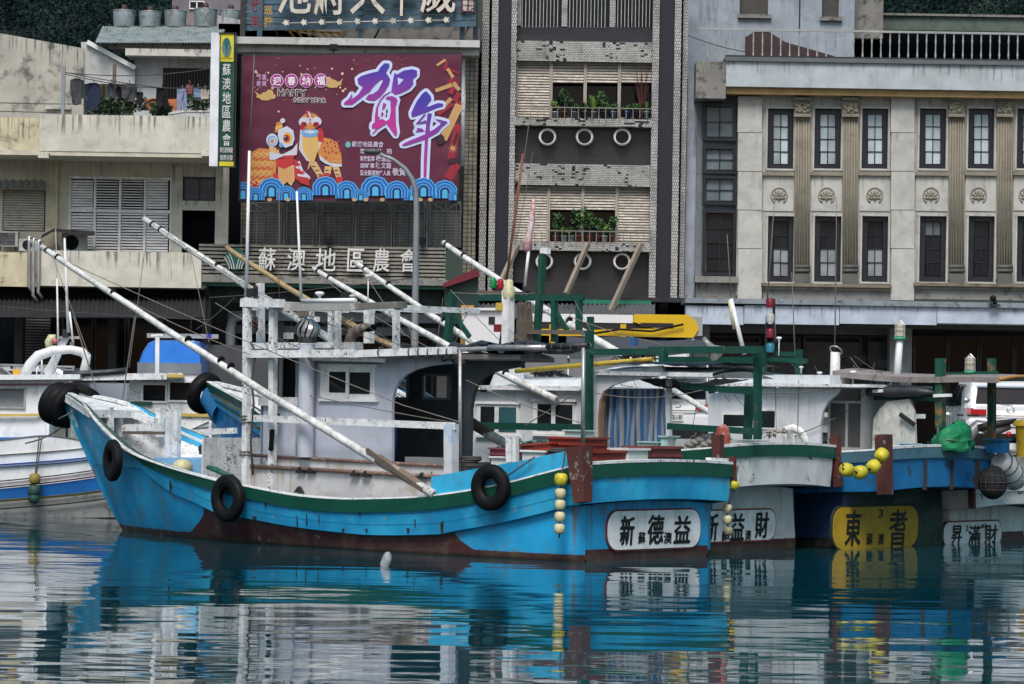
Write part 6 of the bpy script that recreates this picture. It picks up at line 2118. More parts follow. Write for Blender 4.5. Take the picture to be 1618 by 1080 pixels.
# more lines, hoses and deck clutter on the blue boat
rc = random.Random(31)
for i in range(16):
    x0, x1 = rc.uniform(390, 640), rc.uniform(390, 720)
    A.line(((x0, 486 + rc.uniform(-4, 4)), (x1, 552 + rc.uniform(-8, 6))), rc.uniform(-.8, 1.2), .005, 'slack_line', wire, rc.uniform(.0, .12))
for x, y, yp, r_ in ((404, 752, 1.0, .13), (452, 750, .9, .0), (330, 716, -.2, .16), (350, 722, .2, .13), (745, 735, 1.2, .14), (880, 722, 1.3, .12)):
    if r_:
        mb = MB()
        p = A.loc(x, y, yp)
        for k in range(5): mb.torus(p + Vector((rc.uniform(-.02, .02), rc.uniform(-.02, .02), k * .03)), r_ + rc.uniform(-.015, .015), .018, None, 18, 5)
        mb.build('rope_coil', rope if k % 2 else wire, A.root)
MB().path([A.loc(x, y, 1.42) for x, y in ((396, 540), (404, 556), (398, 600), (401, 640), (396, 700), (400, 750))], .018, 6).build('cable_run', wire, A.root)
MB().path([A.loc(x, y, .9) for x, y in ((530, 486), (534, 510), (528, 530), (532, 552), (556, 556), (600, 560))], .014, 6).build('cable_run', wire, A.root)
MB().path([A.loc(x, y, 1.05) for x, y in ((690, 556), (700, 570), (712, 566), (722, 580))], .016, 6).build('cable_run', wire, A.root)
for x, y, h_ in ((742, 740, .26), (758, 738, .22)):
    p = A.loc(x, y, 1.1)
    MB().lathe([(.001, 0), (.10, 0), (.13, h_), (.135, h_), (.12, h_ - .02), (.11, .03)], p - Vector((0, 0, h_ * .6)), 'Z', 16).build('deck_bucket', mat('grey_bucket', (.30, .33, .35), .5), A.root)
# plank seams scored along the topsides
for r_ in (.42, .72):
    mb = MB()
    for sgn in (1, -1):
        vs = []
        n = 60
        for j in range(n + 1):
            t = .01 + .95 * j / n
            for dz_ in (.0, .012):
                u, y, z = secA(t, r_)
                vs.append((u, sgn * (y + .0025), z + dz_))
        mb.add(vs, [(2 * j, 2 * j + 1, 2 * j + 3, 2 * j + 2)[::-sgn] for j in range(n)], True)
        if sgn == 1:
            mb.build('plank_seam', mat('seam_blue', (.008, .17, .36), .5, stain=(.05, .05, .04), st=.5), A.root)
            mb = MB()

for pts, yp in ((((138, 640), (40, 700)), -.2),):
    A.line(pts, yp, .014, 'mooring_line', rope, .12)
c_ = A.loc(840, 712, .6)
mb = MB()
for i in range(80):
    a0 = rc.uniform(0, 6.28); r0 = .45 * rc.uniform(.1, .9)
    p = c_ + Vector((r0 * math.cos(a0) * 1.5, r0 * .7 * math.sin(a0), .1 * (1 - (r0 / .45) ** 2) + rc.uniform(-.02, .03)))
    q = p + Vector((rc.uniform(-.16, .16), rc.uniform(-.14, .14), rc.uniform(-.05, .02)))
    mb.path([p, (p + q) / 2 + Vector((0, 0, rc.uniform(0, .05))), q], .012, 4)
mb.build('net_heap', mat('net_green', (.03, .10, .08), .9), A.root)
# ---------------------------------------------------------------- white sterned boat behind it
def moored(S, lat, fwd): return S + NX * lat + AX * fwd


SW2 = moored(Vector((S1.x, S1.y, 0)), 4.1, .80)
B2 = Boat('fishing_boat', 'fishing boat with white stern, green gantry and striped curtain, second in the row', (SW2.x, SW2.y), 2.8)


def simple_hull(B, hb, hbw, up, lo, band, tr, trlo, L=10.3, over=1.7, ztop=1.62, zmid=.86, zbow=2.62, zk=1.0, step=.24, redz=.16, stripes=(), us0=-.45, round_=.12):
    sh = [(us0, ztop), (1.2, ztop - .18), (3.0, zmid + .12), (5.0, zmid), (7.0, zmid + .22), (9.0, zmid + .75), (10.6, zbow - .45), (L + over, zbow)]
    kn = [(us0, zk), (1.2, zk - .12), (3.0, zk - .5), (5.0, zk - .6), (7.0, zk - .5), (9.0, zk - .1), (10.6, zk + .6), (L + over, zk + 1.2)]
    bsf = lambda t: hb * fsh(t)
    bkf = lambda t: max(.03, (hb - .10) * fsh(t))
    bwf = lambda t: hbw * fwl(t)
    r = build_hull(B, sh, kn, L + over, L, bsf, bkf, bwf, step, us0, up, lo, band, tr, trlo, redf=lambda u, z, k: redz - z, round_=round_, deckz=.6)
    for i, (c, z0, z1) in enumerate(stripes):
        for sgn in (1, -1):
            vs = []
            n = 40
            for j in range(n + 1):
                t = .3 + .69 * j / n
                for q in (z0, z1):
                    u, y, z = r[2](t, q)
                    vs.append((u, sgn * (y + .012), z))
            MB().add(vs, [(2 * j, 2 * j + 1, 2 * j + 3, 2 * j + 2)[::-sgn] for j in range(n)], True).build('painted_stripe', c, B.root)
    return r


whiteh = mat('white_hull_paint', (.58, .62, .62), .45, stain=(.20, .17, .12), st=.35, streak=.55, chip=(.10, .09, .07), ch=.3, chs=6)
white_lo = paintmask('white_red_hull_paint', (.56, .60, .60), (.055, .018, .018), rough=.45, stain=(.2, .18, .13), st=.3, streak=.4)
blue_lo2 = paintmask('blue_dark_hull_paint', (.008, .16, .42), (.03, .012, .014), rough=.4, stain=(.05, .06, .05), st=.3, streak=.5)
ystr = mat('yellow_stripe', (.40, .28, .05), .5)
r2 = simple_hull(B2, 1.62, 1.36, L=10.75, up=blue, lo=blue_lo2, band=green, tr=whiteh, trlo=white_lo, stripes=((ystr, .42, .52), (green, .66, .78)))
for sgn in (1, -1):
    zt = B2.loc(1318, 684, -1.5).z
    MB().beam((-.50, sgn * 1.62, 1.0), (-.44, sgn * 1.58, 1.82), .10, .12, .12, .16, up=(1, 0, 0)).build('stern_post', redbr, B2.root)
MB().lathe([(.11, 1.55), (.115, 1.8), (.10, 1.92), (.03, 1.98), (.001, 1.98)], (-.30, 1.25, 0), 'Z', 12).build('mooring_post', mat('red_white_post', (.24, .05, .035), .7, stain=(.5, .48, .46), st=.6, scale=5), B2.root)
for sgn in (-.75, -.45): MB().beam((-.2, sgn, 1.5), (-.2, sgn, 1.84), .14, .1).build('stern_bitt', whitew, B2.root)


def chB(B, x, y, w, h, yc, zc, up=0.0):
    p, q, r, s_, t_ = B.locx(x, y, up), B.locx(x + w / 2, y, up), B.locx(x - w / 2, y, up), B.locx(x, y - h / 2, up), B.locx(x, y + h / 2, up)
    return yc - p.y, p.z - zc, abs(q.y - r.y), abs(s_.z - t_.z)


def signboard(B, x0, x1, y0, y1, mp, mr, chars):
    a, b = B.locx(x0, (y0 + y1) / 2, 0), B.locx(x1, (y0 + y1) / 2, 0)
    c, d = B.locx((x0 + x1) / 2, y1, 0), B.locx((x0 + x1) / 2, y0, 0)
    yc, zc = (a.y + b.y) / 2, (c.z + d.z) / 2
    nameplate(B, -.012, a.y, b.y, c.z, d.z, mp, mr, [(t, *chB(B, x, y, w, h, yc, zc)) for t, x, y, w, h in chars])


rimr = mat('plate_rim_rust', (.22, .055, .02), .6)
signboard(B2, 1098, 1223, 806, 854, platew, rimr, [('新', 1121, 832, 20, 42), ('益', 1162, 832, 21, 42), ('財', 1201, 829, 20, 40), ('蘇', 1142, 846, 9, 16), ('澳', 1179, 845, 9, 16)])
# wheelhouse with windows
Y2 = .95
cabw = mat('white_cabin_paint', (.56, .61, .64), .5, stain=(.16, .17, .16), st=.2, streak=.35, var=.1)
B2.plate('cabin_wall', cabw, [(738, 730), (738, 620), (938, 612), (938, 730)], Y2, .06)
MB().box(B2.loc(938, 650, Y2).x, B2.loc(938, 650, Y2).x + .05, -.95, .9, .5, B2.loc(938, 614, Y2).z).build('cabin_aft_wall', cabw, B2.root)
zc2 = B2.loc(830, 616, Y2).z
xa2, xb2 = B2.loc(924, 616, 1.1).x, B2.loc(741, 616, 1.1).x
MB().box(xa2, xb2, -1.1, 1.1, zc2, zc2 + .07).build('cabin_roof', whitew, B2.root)
MB().add([(xa2 + .1, 1.0, zc2 + .07), (xb2 - .7, 1.0, zc2 + .07), (xb2 - .7, -1.0, zc2 + .07), (xa2 + .1, -1.0, zc2 + .07), (xa2 + .2, .8, zc2 + .22), (xb2 - 1.0, .8, zc2 + .22), (xb2 - 1.0, -.8, zc2 + .22), (xa2 + .2, -.8, zc2 + .22)],
         [(4, 5, 6, 7), (0, 1, 5, 4), (1, 2, 6, 5), (2, 3, 7, 6), (3, 0, 4, 7)]).build('roof_coaming', cabw, B2.root)
B2.plate('vent_fin', cabw, [(770, 618), (780, 592), (798, 582), (806, 582), (817, 618)], .5, .3)
for x0, x1, y0, y1 in ((752, 818, 637, 688), (842, 907, 633, 686)):
    w = B2.rect('window', white, x0, x1, y0, y1, Y2 + .03, .04)
    xm = (x0 + x1) / 2
    B2.rect('pane', gsee, x0 + 7, xm - 4, y0 + 5, y1 - 6, Y2 + .034, .01, w)
    B2.rect('pane', glassmat('teal_glass', (.03, .10, .11), .05) if x0 < 800 else gsee, xm + 3, x1 - 3, y0 + 6, y1 - 6, Y2 + .038, .01, w)
    B2.rect('frame', white, x0 - 2, x1 + 2, y0 - 3, y0 + 1, Y2 + .06, .06, w); B2.rect('frame', white, x0 - 2, x1 + 2, y1 - 1, y1 + 3, Y2 + .06, .06, w)
B2.rect('side_rail', grn2, 738, 920, 668, 679, 1.3, .05)
# arched shelter with curtain
B2.plate('shelter_wall', cabw, [(936, 735), (936, 588), (985, 583), (1045, 577), (1050, 590), (1024, 597), (990, 602), (968, 608), (953, 618), (947, 632), (945, 655), (945, 735)], 1.0, .07)
B2.plate('shelter_edge', mat('rusty_edge', (.20, .13, .09), .8), [(945, 735), (945, 655), (947, 632), (953, 618), (956, 619), (950.5, 633), (948.5, 655), (948.5, 735)], 1.02, .1)


def curtain(a, b):
    p = B2.loc(946 + a * 108, 614 + b * 108, .7)
    p.y += .05 * math.sin(a * 46) + .02 * math.sin(b * 6 + a * 20)
    return p


def stripefn(t):
    tc = t.n.new('ShaderNodeTexCoord')
    sx = t.n.new('ShaderNodeSeparateXYZ')
    t.link(tc.outputs['Object'], sx.inputs[0])
    w_ = t.math('SINE', t.math('MULTIPLY', sx.outputs[0], 2 * math.pi / .072))
    return t.mix(t.ramp(w_, -.25, .25), (.03, .115, .26), (.22, .25, .27))


cur = MB()
cur.grid(curtain, 90, 10)
cur.build('striped_curtain', mat('striped_cloth', (.1, .2, .4), .85, colfn=stripefn, var=.2), B2.root)
B2.plate('shelter_post', cabw, [(1052, 730), (1052, 600), (1058, 600), (1058, 730)], .75, .07)
xs0, xs1 = B2.loc(1126, 585, 1.1).x, B2.loc(937, 588, 1.1).x
zs2 = B2.loc(940, 588, 1.0).z


def sroof(a, b, dz=0): return Vector((xs1 + (xs0 - xs1) * a + .8 * (1 - a) * 0 + .35 * a * (1 - b), -1.05 + 2.15 * b, zs2 + .02 - .02 * a + .10 * math.sin(math.pi * b) + dz))


mb = MB()
mb.grid(lambda a, b: sroof(a, b), 10, 8)
mb.grid(lambda a, b: sroof(a, b, -.06), 10, 8)
mb.add([sroof(i / 10, 1) for i in range(11)] + [sroof(i / 10, 1, -.06) for i in range(11)], [(i, i + 1, 12 + i, 11 + i) for i in range(10)])
mb.build('shelter_roof', whitew, B2.root)
mb = MB()
mb.grid(lambda a, b: Vector((xs1 + (xs0 - xs1) * (.1 + a * .9), 1.15 - b * 1.9, zs2 + .13 + .06 * math.sin(math.pi * b) + .04 * noise.noise(Vector((a * 8, b * 6, 2))))), 24, 10)
mb.build('roof_tarp', tarp, B2.root)
mb = MB()
mb.grid(lambda a, b: Vector((xs1 + (xs0 - xs1) * (.3 + a * .68), .95 - b * .9, zs2 - .08 - .16 * math.sin(math.pi * a) * (1 - b * .4) + .03 * noise.noise(Vector((a * 9, b * 6, 5))))), 20, 8)
mb.build('slung_tarp', tarp, B2.root)
# green gantries
for nm, a_, b_, yp, w_ in (('gantry_post', (931, 712), (931, 522), 1.25, .11), ('gantry_beam', (934, 556), (1043, 555), 1.25, .10), ('gantry_post', (1048, 572), (1048, 551), 1.25, .12),
                           ('gantry_beam', (1027, 553), (1207, 552), 1.2, .11), ('gantry_beam', (1056, 568), (1206, 569), .6, .10), ('gantry_post', (1197, 694), (1197, 552), 1.0, .11),
                           ('gantry_beam', (1078, 610), (1202, 619), .9, .10), ('gantry_beam', (1056, 673), (1200, 682), .9, .10), ('gantry_post', (1181, 694), (1184, 618), .6, .12),
                           ('mast_post', (705, 556), (716, 462), .2, .13), ('mast_beam', (757, 470), (922, 470), .2, .10), ('mast_post', (847, 548), (858, 400), .2, .11), ('mast_post', (876, 540), (876, 474), .2, .10),
                           ('mast_post', (915, 524), (915, 468), .2, .10), ('mast_brace', (720, 500), (742, 532), .2, .07), ('mast_brace', (880, 495), (897, 524), .2, .07), ('mast_post', (933, 548), (933, 500), -.4, .1)):
    B2.beam(nm, grn2, a_, b_, yp, w_ * .8, w_)
B2.beam('mast_beam', wood, (833, 524), (934, 525), .3, .07)
B2.beam('mast_crosstree', wood, (757, 461), (828, 463), .1, .12, .05)
B2.beam('white_mast', white, (802, 560), (803, 458), .45, .15)
MB().lathe([(.09, -.1), (.11, 0), (.09, .1), (.07, .12), (.07, .2), (.02, .22)], B2.loc(804, 462, .45), 'Z', 12).build('mast_light', fl_p, B2.root)
for x, y, c in ((779, 446, (.01, .22, .06)), (791, 448, (.30, .01, .02))):
    p = B2.loc(x, y, .1)
    MB().lathe([(.05, -.09), (.055, -.05), (.05, .05), (.035, .08), (.001, .09)], p, 'Z', 12).build('signal_lamp', mat('lamp_%d' % x, c, .2), B2.root)
    MB().tube(p - Vector((0, 0, .09)), p - Vector((0, 0, .2)), .02).build('lamp_stem', wood, B2.root)
for x, y in ((788, 484), (785, 518)):
    B2.rect('lamp_box', mat('lamp_yellow', (.5, .36, .06), .4) if y < 500 else mat('lamp_red_dark', (.22, .012, .02), .4), x - 5, x + 5, y - 6, y + 6, .55, .1)
mb = MB()
rg = random.Random(21)
for i in range(60):
    x0 = rg.uniform(818, 840)
    mb.path([B2.loc(x0, rg.uniform(476, 486), .25 + rg.uniform(-.1, .1)), B2.loc(x0 + rg.uniform(-4, 4), 508, .3), B2.loc(x0 + rg.uniform(-4, 5), rg.uniform(528, 556), .25)], .014, 4)
mb.build('hanging_net', mat('net_brown', (.10, .085, .07), .9), B2.root)
B2.rect('mast_cap', white, 853, 864, 391, 401, .2, .1)
B2.tube('flag_pole', white, (829, 452), (836, 390), .1, .025)
fg_ = MB()
fg_.path([B2.loc(x, y, .1) for x, y in ((843, 313), (842, 330), (840, 350), (836, 372), (833, 392), (831, 398))], [.02, .04, .055, .06, .09, .03], 7)
fg_.build('furled_flag', mat('pink_flag', (.50, .22, .25), .9, col2=(.55, .50, .50), scale=7), B2.root)
B2.tube('rusty_pole', mat('rusty_pole', (.20, .075, .04), .8), (797, 470), (826, 242), -.2, .024, .016)
B2.tube('aerial', rope, (800, 450), (842, 150), -.5, .006, .004)
B2.tube('yellow_pole', mat('yellow_pole', (.45, .33, .03), .5, stain=GRIME, st=.5, scale=8), (815, 586), (1031, 567), .9, .04)
p = MB()
p.path([B2.loc(1112, 534, 1.1), B2.loc(1117, 541, 1.1), B2.loc(1126, 550, 1.1), B2.loc(1134, 558, 1.1)], [.035, .045, .06, .15], 14)
p.build('horn_lamp', mat('chrome_dull', (.45, .43, .38), .3, .7, stain=RUST, st=.3), B2.root)
B2.rect('blue_box', mat('blue_tag', (.03, .10, .25), .5), 995, 1003, 533, 546, 1.2, .08)
B2.tube('whip_aerial', white, (1176, 560), (1155, 472), .2, .04, .03); B2.tube('whip_aerial', fl_p, (1160, 520), (1153, 474), .2, .03, .03); B2.tube('whip_aerial', rope, (1155, 474), (1149, 370), .2, .006)
pole(B2, ((880, 632), (495, 424)), 1.1, .062, .042, polem, (.98, .93, .7, .4, .2))
pole(B2, ((925, 648), (562, 415)), -.9, .066, .045, polem, (.96, .85, .6, .3))
for pts, yp, sg_ in ((((495, 426), (700, 560)), .8, .1), (((640, 500), (664, 570)), .5, 0), (((712, 458), (900, 640)), .3, .05), (((842, 240), (800, 470)), .2, 0), (((938, 620), (1110, 616)), 1.2, .1), (((1043, 610), (1020, 690)), .9, 0),
                     (((1100, 640), (1092, 690)), .8, 0), (((715, 462), (845, 463)), .2, .02), (((700, 470), (690, 548)), .2, 0), (((900, 500), (1048, 545)), .8, .03)):
    B2.line(pts, yp, .007, sag=sg_)
B2.rect('deck_box', whiteh, 1060, 1165, 694, 720, .6, .9)
B2.rect('deck_box', concrete_w, 1090, 1180, 700, 716, -.5, .5)
mb = MB()
for i in range(7): mb.ball(B2.loc(1092 + i * 8, 702 - (i % 3) * 4, .8), .09, 8, 1.3, 1, .7)
mb.build('heap_of_nets', mat('net_grey', (.28, .28, .26), .9), B2.root)
# bow tyre
zt2 = 2.62 - .15
tyre(B2, (12.3, 0, 2.35), Matrix.Rotation(R(72), 4, 'Y'), .27, .11, 'black tyre strapped over the far blue bow with stripes')
mb = MB()
for k in range(9): mb.torus((12.17 - k * .035, 0, 2.28 - k * .035), .2, .022, Matrix.Rotation(R(70), 3, 'Y'), 20, 5)
mb.build('blue_rope_turns', mat('blue_rope', (.02, .16, .36), .8), B2.root)

# ---------------------------------------------------------------- dark blue boat with yellow name board
SW3 = moored(Vector((SW2.x, SW2.y, 0)), 3.25, -.50)
B3 = Boat('fishing_boat', 'dark blue fishing boat with yellow name board and worn timber roof', (SW3.x, SW3.y), 3.0)
blue3 = mat('worn_blue_paint', (.010, .14, .34), .5, stain=GRIME, st=.35, streak=.7, chip=(.03, .05, .06), ch=.45, chs=5)
navy_lo = paintmask('navy_hull_paint', (.006, .030, .085), (.008, .010, .014), rough=.5, stain=GRIME, st=.3)
gdark = mat('green_black_transom', (.006, .028, .022), .5, stain=GRIME, st=.4)
r3 = simple_hull(B3, 1.78, 1.6, blue3, navy_lo, mat('grey_blue_rail', (.06, .15, .20), .6, stain=GRIME, st=.4), blue3, gdark, ztop=1.60, zk=.95, step=.14, L=9.8, us0=-.75)
for sgn in (1,):
    MB().beam((-.87, sgn * 1.70, .9), (-.81, sgn * 1.68, 1.85), .22, .16, .22, .2, up=(1, 0, 0)).build('stern_post', redbr, B3.root)
for y in (-1.1, -.3, .5): MB().box(-.87, -.80, y - .02, y + .02, .96, 1.44).build('stern_batten', mat('rusty_seam', (.04, .03, .03), .8), B3.root)
signboard(B3, 1314, 1448, 800, 865, mat('name_board_yellow', (.42, .27, .015), .5, stain=(.1, .06, .02), st=.3, streak=.3), mat('dark_rim', (.02, .03, .025), .6),
          [('東', 1345, 834, 24, 54), ('耆', 1416, 834, 26, 56), ('3', 1389, 811, 7, 13), ('蘇', 1371, 851, 9, 18), ('澳', 1389, 851, 9, 18)])
B3.sh = -.75
Y3 = .95
B3.plate('cabin_wall', cabw, [(1120, 720), (1118, 622), (1190, 612), (1326, 614), (1322, 622), (1308, 634), (1300, 650), (1296, 670), (1296, 720)], Y3, .06)
zc3 = B3.loc(1200, 610, Y3).z
x30, x31 = B3.loc(1372, 612, 1.1).x, B3.loc(1118, 612, 1.1).x
mb = MB()
mb.add([(x30, .4, zc3), (x31, .4, zc3), (x31, -1.6, zc3), (x30, -1.6, zc3), (x30, .4, zc3 + .05), (x31, .4, zc3 + .05), (x31, -1.6, zc3 + .05), (x30, -1.6, zc3 + .05)], [(0, 3, 2, 1), (4, 5, 6, 7), (0, 1, 5, 4), (1, 2, 6, 5), (2, 3, 7, 6), (3, 0, 4, 7)])
mb.build('cabin_roof', whitew, B3.root)
MB().box(x31 - .3, x30 + .9, -1.5, .15, zc3 + .052, zc3 + .2).build('roof_trunk', cabw, B3.root)
for x0, x1, y0, y1 in ((1140, 1180, 652, 676), (1196, 1227, 646, 678)):
    w = B3.rect('window', white, x0, x1, y0, y1, Y3 + .03, .04)
    B3.rect('pane', gsee, x0 + 3, x1 - 3, y0 + 3, y1 - 3, Y3 + .034, .01, w)
MB().box(B3.loc(1366, 660, .7).x, B3.loc(1366, 660, .7).x + .08, -1.5, -.05, 1.0, zc3).build('cabin_aft_wall', mat('shaded_cabin', (.26, .28, .28), .6), B3.root)  # darker copy of the cabin paint, shade put into the colour
w = B3.rect('sliding_door', mat('dim_door_frame', (.40, .42, .42), .5), 1308, 1366, 633, 712, .62, .05)
B3.rect('pane', mat('door_panel', (.07, .07, .07), .5), 1312, 1335, 637, 705, .63, .02, w)
B3.rect('pane', mat('door_panel', (.07, .07, .07), .5), 1340, 1360, 637, 705, .635, .02, w)
B3.plate('rudder_board', mat('speckled_board', (.50, .53, .50), .6, stain=(.14, .10, .04), st=.55, scale=6, streak=.6), [(1377, 720), (1380, 662), (1390, 645), (1402, 634), (1436, 630), (1444, 650), (1447, 720)], .55, .06)
B3.beam('dark_handle', steel_d, (1422, 654), (1445, 671), .62, .04, .07)
wr = mat('weathered_plank_roof', (.22, .20, .19), .8, stain=(.06, .05, .045), st=.5, scale=5, bump=.4)
mb = MB()


def wroof(a, b, dz=0.0):
    p = B3.loc(1326 + a * 262, 586 + 16 * a + 3 * math.sin(a * 5) - 6 * max(0, a - .6), .4)
    return Vector((p.x, -.15 - b * 1.5, p.z + dz + .06 * math.sin(math.pi * b)))


mb.grid(lambda a, b: wroof(a, b), 24, 6)
mb.grid(lambda a, b: wroof(a, b, -.05), 24, 6)
mb.add([wroof(i / 24, 0) for i in range(25)] + [wroof(i / 24, 0, -.09) for i in range(25)], [(i, i + 1, 26 + i, 25 + i) for i in range(24)])
mb.add([wroof(1, i / 6) for i in range(7)] + [wroof(1, i / 6, -.07) for i in range(7)], [(i, i + 1, 8 + i, 7 + i) for i in range(6)])
mb.build('plank_roof', wr, B3.root)
MB().path([wroof(1, i / 6, -.03) for i in range(7)], .035, 6).build('roof_end', mat('orange_rim', (.36, .18, .06), .7), B3.root)
go = mat('green_orange_post', (.008, .07, .045), .6, stain=(.30, .13, .03), st=.8, scale=1.6, chip=(.28, .12, .03), ch=.4)
for nm, a_, b_, yp, w_, m_ in (('frame_post', (1486, 676), (1486, 566), .5, .13, go), ('frame_post', (1567, 700), (1567, 566), -.6, .11, go), ('frame_beam', (1490, 592), (1576, 590), .1, .08, grn2), ('frame_beam', (1360, 628), (1484, 630), .4, .07, grn2),
                               ('mast_beam', (1190, 566), (1275, 570), .2, .08, grn2), ('mast_beam', (1195, 590), (1265, 598), .5, .09, grn2), ('mast_beam', (1228, 558), (1264, 560), -.4, .08, grn2), ('mast_post', (1262, 600), (1262, 552), -.3, .1, grn2),
                               ('mast_post', (1208, 600), (1212, 500), .2, .035, steel_d), ('mast_post', (1222, 600), (1223, 472), .2, .035, steel_d), ('mast_post', (1205, 700), (1206, 555), .3, .10, grn2)):
    B3.beam(nm, m_, a_, b_, yp, w_)
for x, y, c, h in ((1217, 478, (.14, .006, .014), 7), (1217, 502, (.34, .35, .34), 8), (1217, 526, (.14, .006, .014), 8), (1217, 549, (.02, .14, .19), 6)):
    p = B3.loc(x, y, .25)
    MB().lathe([(.07, -.08), (.075, .05), (.05, .08), (.001, .085)], p, 'Z', 12).build('signal_lamp', mat('signal_%d' % y, c, .25), B3.root)
MB().path([B3.loc(x, y, .6) for x, y in ((1362, 622), (1380, 617), (1410, 619), (1450, 618), (1476, 620))], [.06, .085, .09, .08, .03], 8).build('rolled_tarp', tarp, B3.root)
B3.beam('foam_pad', foam, (1476, 625), (1503, 624), .6, .06, .05)
B3.beam('foam_pad', foam, (1380, 618), (1394, 617), .75, .06, .05)
B3.tube('white_mast', white, (1319, 616), (1320, 556), .4, .09, .08); MB().torus(B3.loc(1321, 553, .4), .11, .012, Matrix.Rotation(R(40), 3, 'X'), 14, 5).build('mast_ring', alu, B3.root)
B3.tube('white_mast', white, (1416, 612), (1422, 534), .2, .07, .055)


def cage(B, x, y, yp, par=None):
    p = B.loc(x, y, yp)
    o = MB().lathe([(.07, -.10), (.075, -.02), (.06, .10), (.02, .13)], p, 'Z', 12).build('cage_lamp', mat('lamp_glass_cream', (.5, .48, .36), .3), B.root)
    mb = MB()
    for k in range(6):
        a = k * math.pi / 3
        mb.path([p + Vector((.09 * math.cos(a), .09 * math.sin(a), -.12)), p + Vector((.09 * math.cos(a), .09 * math.sin(a), .08)), p + Vector((0, 0, .16))], .008, 4)
    for z in (-.1, 0, .08): mb.torus(p + Vector((0, 0, z)), .09, .007, None, 14, 4)
    mb.build('lamp_cage', alu, o)
    MB().torus(p - Vector((0, 0, .14)), .07, .035, None, 12, 6).build('lamp_wrap', mat('green_wrap', (.05, .30, .16), .6), o)


cage(B3, 1422, 521, .2); cage(B3, 1533, 574, .1)
for x, y, r_, st_ in ((1231, 534, .05, .3), (1295, 589, .05, .22), (1266, 580, .04, .1), (1348, 588, .06, .25)): mush(B3, x, y, .5, r_, st_)
for x, y in ((1329, 571), (1357, 568), (1390, 574)): B3.rect('black_box', black, x - 5, x + 5, y - 6, y + 6, .2, .12)
for xa, ya, xb, yb in ((1256, 560, 1251, 430), (1319, 552, 1322, 312), (1212, 480, 1225, 300), (1226, 540, 1222, 470)): B3.tube('whip_aerial', rope, (xa, ya), (xb, yb), .2, .012, .005)
mb = MB()
mb.path([B3.loc(x, y, .9) for x, y in ((1236, 702), (1237, 688), (1244, 679), (1256, 676), (1267, 681), (1274, 692), (1276, 704))], .085, 12)
mb.build('white_hose', white, B3.root)
B3.tube('pole_prop', polem, (1064, 616), (1166, 678), .3, .05)
pole(B3, ((1040, 592), (700, 383)), .2, .075, .05, polem, (.985, .9, .6, .4))
for pts, yp in ((((1225, 605), (1227, 690)), .98), (((1262, 600), (1260, 690)), .98), (((1240, 690), (1320, 660)), 1.0), (((1200, 620), (1330, 612)), 1.1), (((1416, 540), (1405, 606)), .3)): B3.line(pts, yp, .008, sag=.04)
for i, (x, y, w_, h_) in enumerate(((1284, 692, 16, 14), (1298, 690, 10, 14), (1410, 706, 14, 30), (1452, 706, 30, 8), (1470, 704, 10, 14))):
    B3.rect('deck_gear', (steel_d, concrete_w, wood, wood, steel_d)[i], x - w_ / 2, x + w_ / 2, y - h_ / 2, y + h_ / 2, .3, .25)

B3.sh = 0.0
# ---------------------------------------------------------------- white boat at the end of the row
SW4 = moored(Vector((SW3.x, SW3.y, 0)), 3.3, .1)
B4 = Boat('fishing_boat', 'white fishing boat at the right end of the row with red outlined name board', (SW4.x, SW4.y), 2.6)
r4 = simple_hull(B4, 1.55, 1.25, whiteh, white_lo, whiteh, whiteh, white_lo, L=8.6, over=1.3, ztop=1.02, zk=.62, zbow=2.0, zmid=.7, step=.16, redz=.10, us0=-.5)
signboard(B4, 1489, 1580, 824, 861, platew, mat('plate_rim_brown', (.10, .035, .02), .6), [('昇', 1509, 844, 16, 28), ('滿', 1537, 844, 18, 28), ('財', 1563, 843, 19, 28), ('2', 1525, 834, 4, 8), ('蘇澳', 1552, 831, 10, 6)])
for sgn in (1, -1): MB().beam((-.56, sgn * 1.53, .62), (-.52, sgn * 1.5, 1.1), .08, .1, up=(1, 0, 0)).build('stern_post', redbr, B4.root)
MB().box(2.2, 5.0, -.9, .9, .6, 2.1).build('cabin', cabw, B4.root)
MB().box(2.0, 5.2, -1.0, 1.0, 2.1, 2.18).build('cabin_roof', whitew, B4.root)
for x in (2.5, 3.4, 4.2): MB().box(x, x + .6, .9, .92, 1.4, 1.8).build('window', gsee, B4.root)

# ---------------------------------------------------------------- dark hull just entering at the edge
SW5 = moored(Vector((SW4.x, SW4.y, 0)), 2.9, .35)
B5 = Boat('fishing_boat', 'dark teal hull of a boat cut off by the right edge', (SW5.x, SW5.y), 2.4)
teal_lo = paintmask('teal_hull_paint', (.006, .035, .045), (.006, .008, .010), rough=.5, stain=GRIME, st=.3)
tealh = mat('teal_hull_top', (.008, .045, .055), .5, stain=GRIME, st=.3)
simple_hull(B5, 1.3, 1.15, tealh, teal_lo, tealh, tealh, teal_lo, L=6.6, over=.9, ztop=1.0, zk=.6, zbow=1.8, zmid=.7, step=.1, us0=-.3)

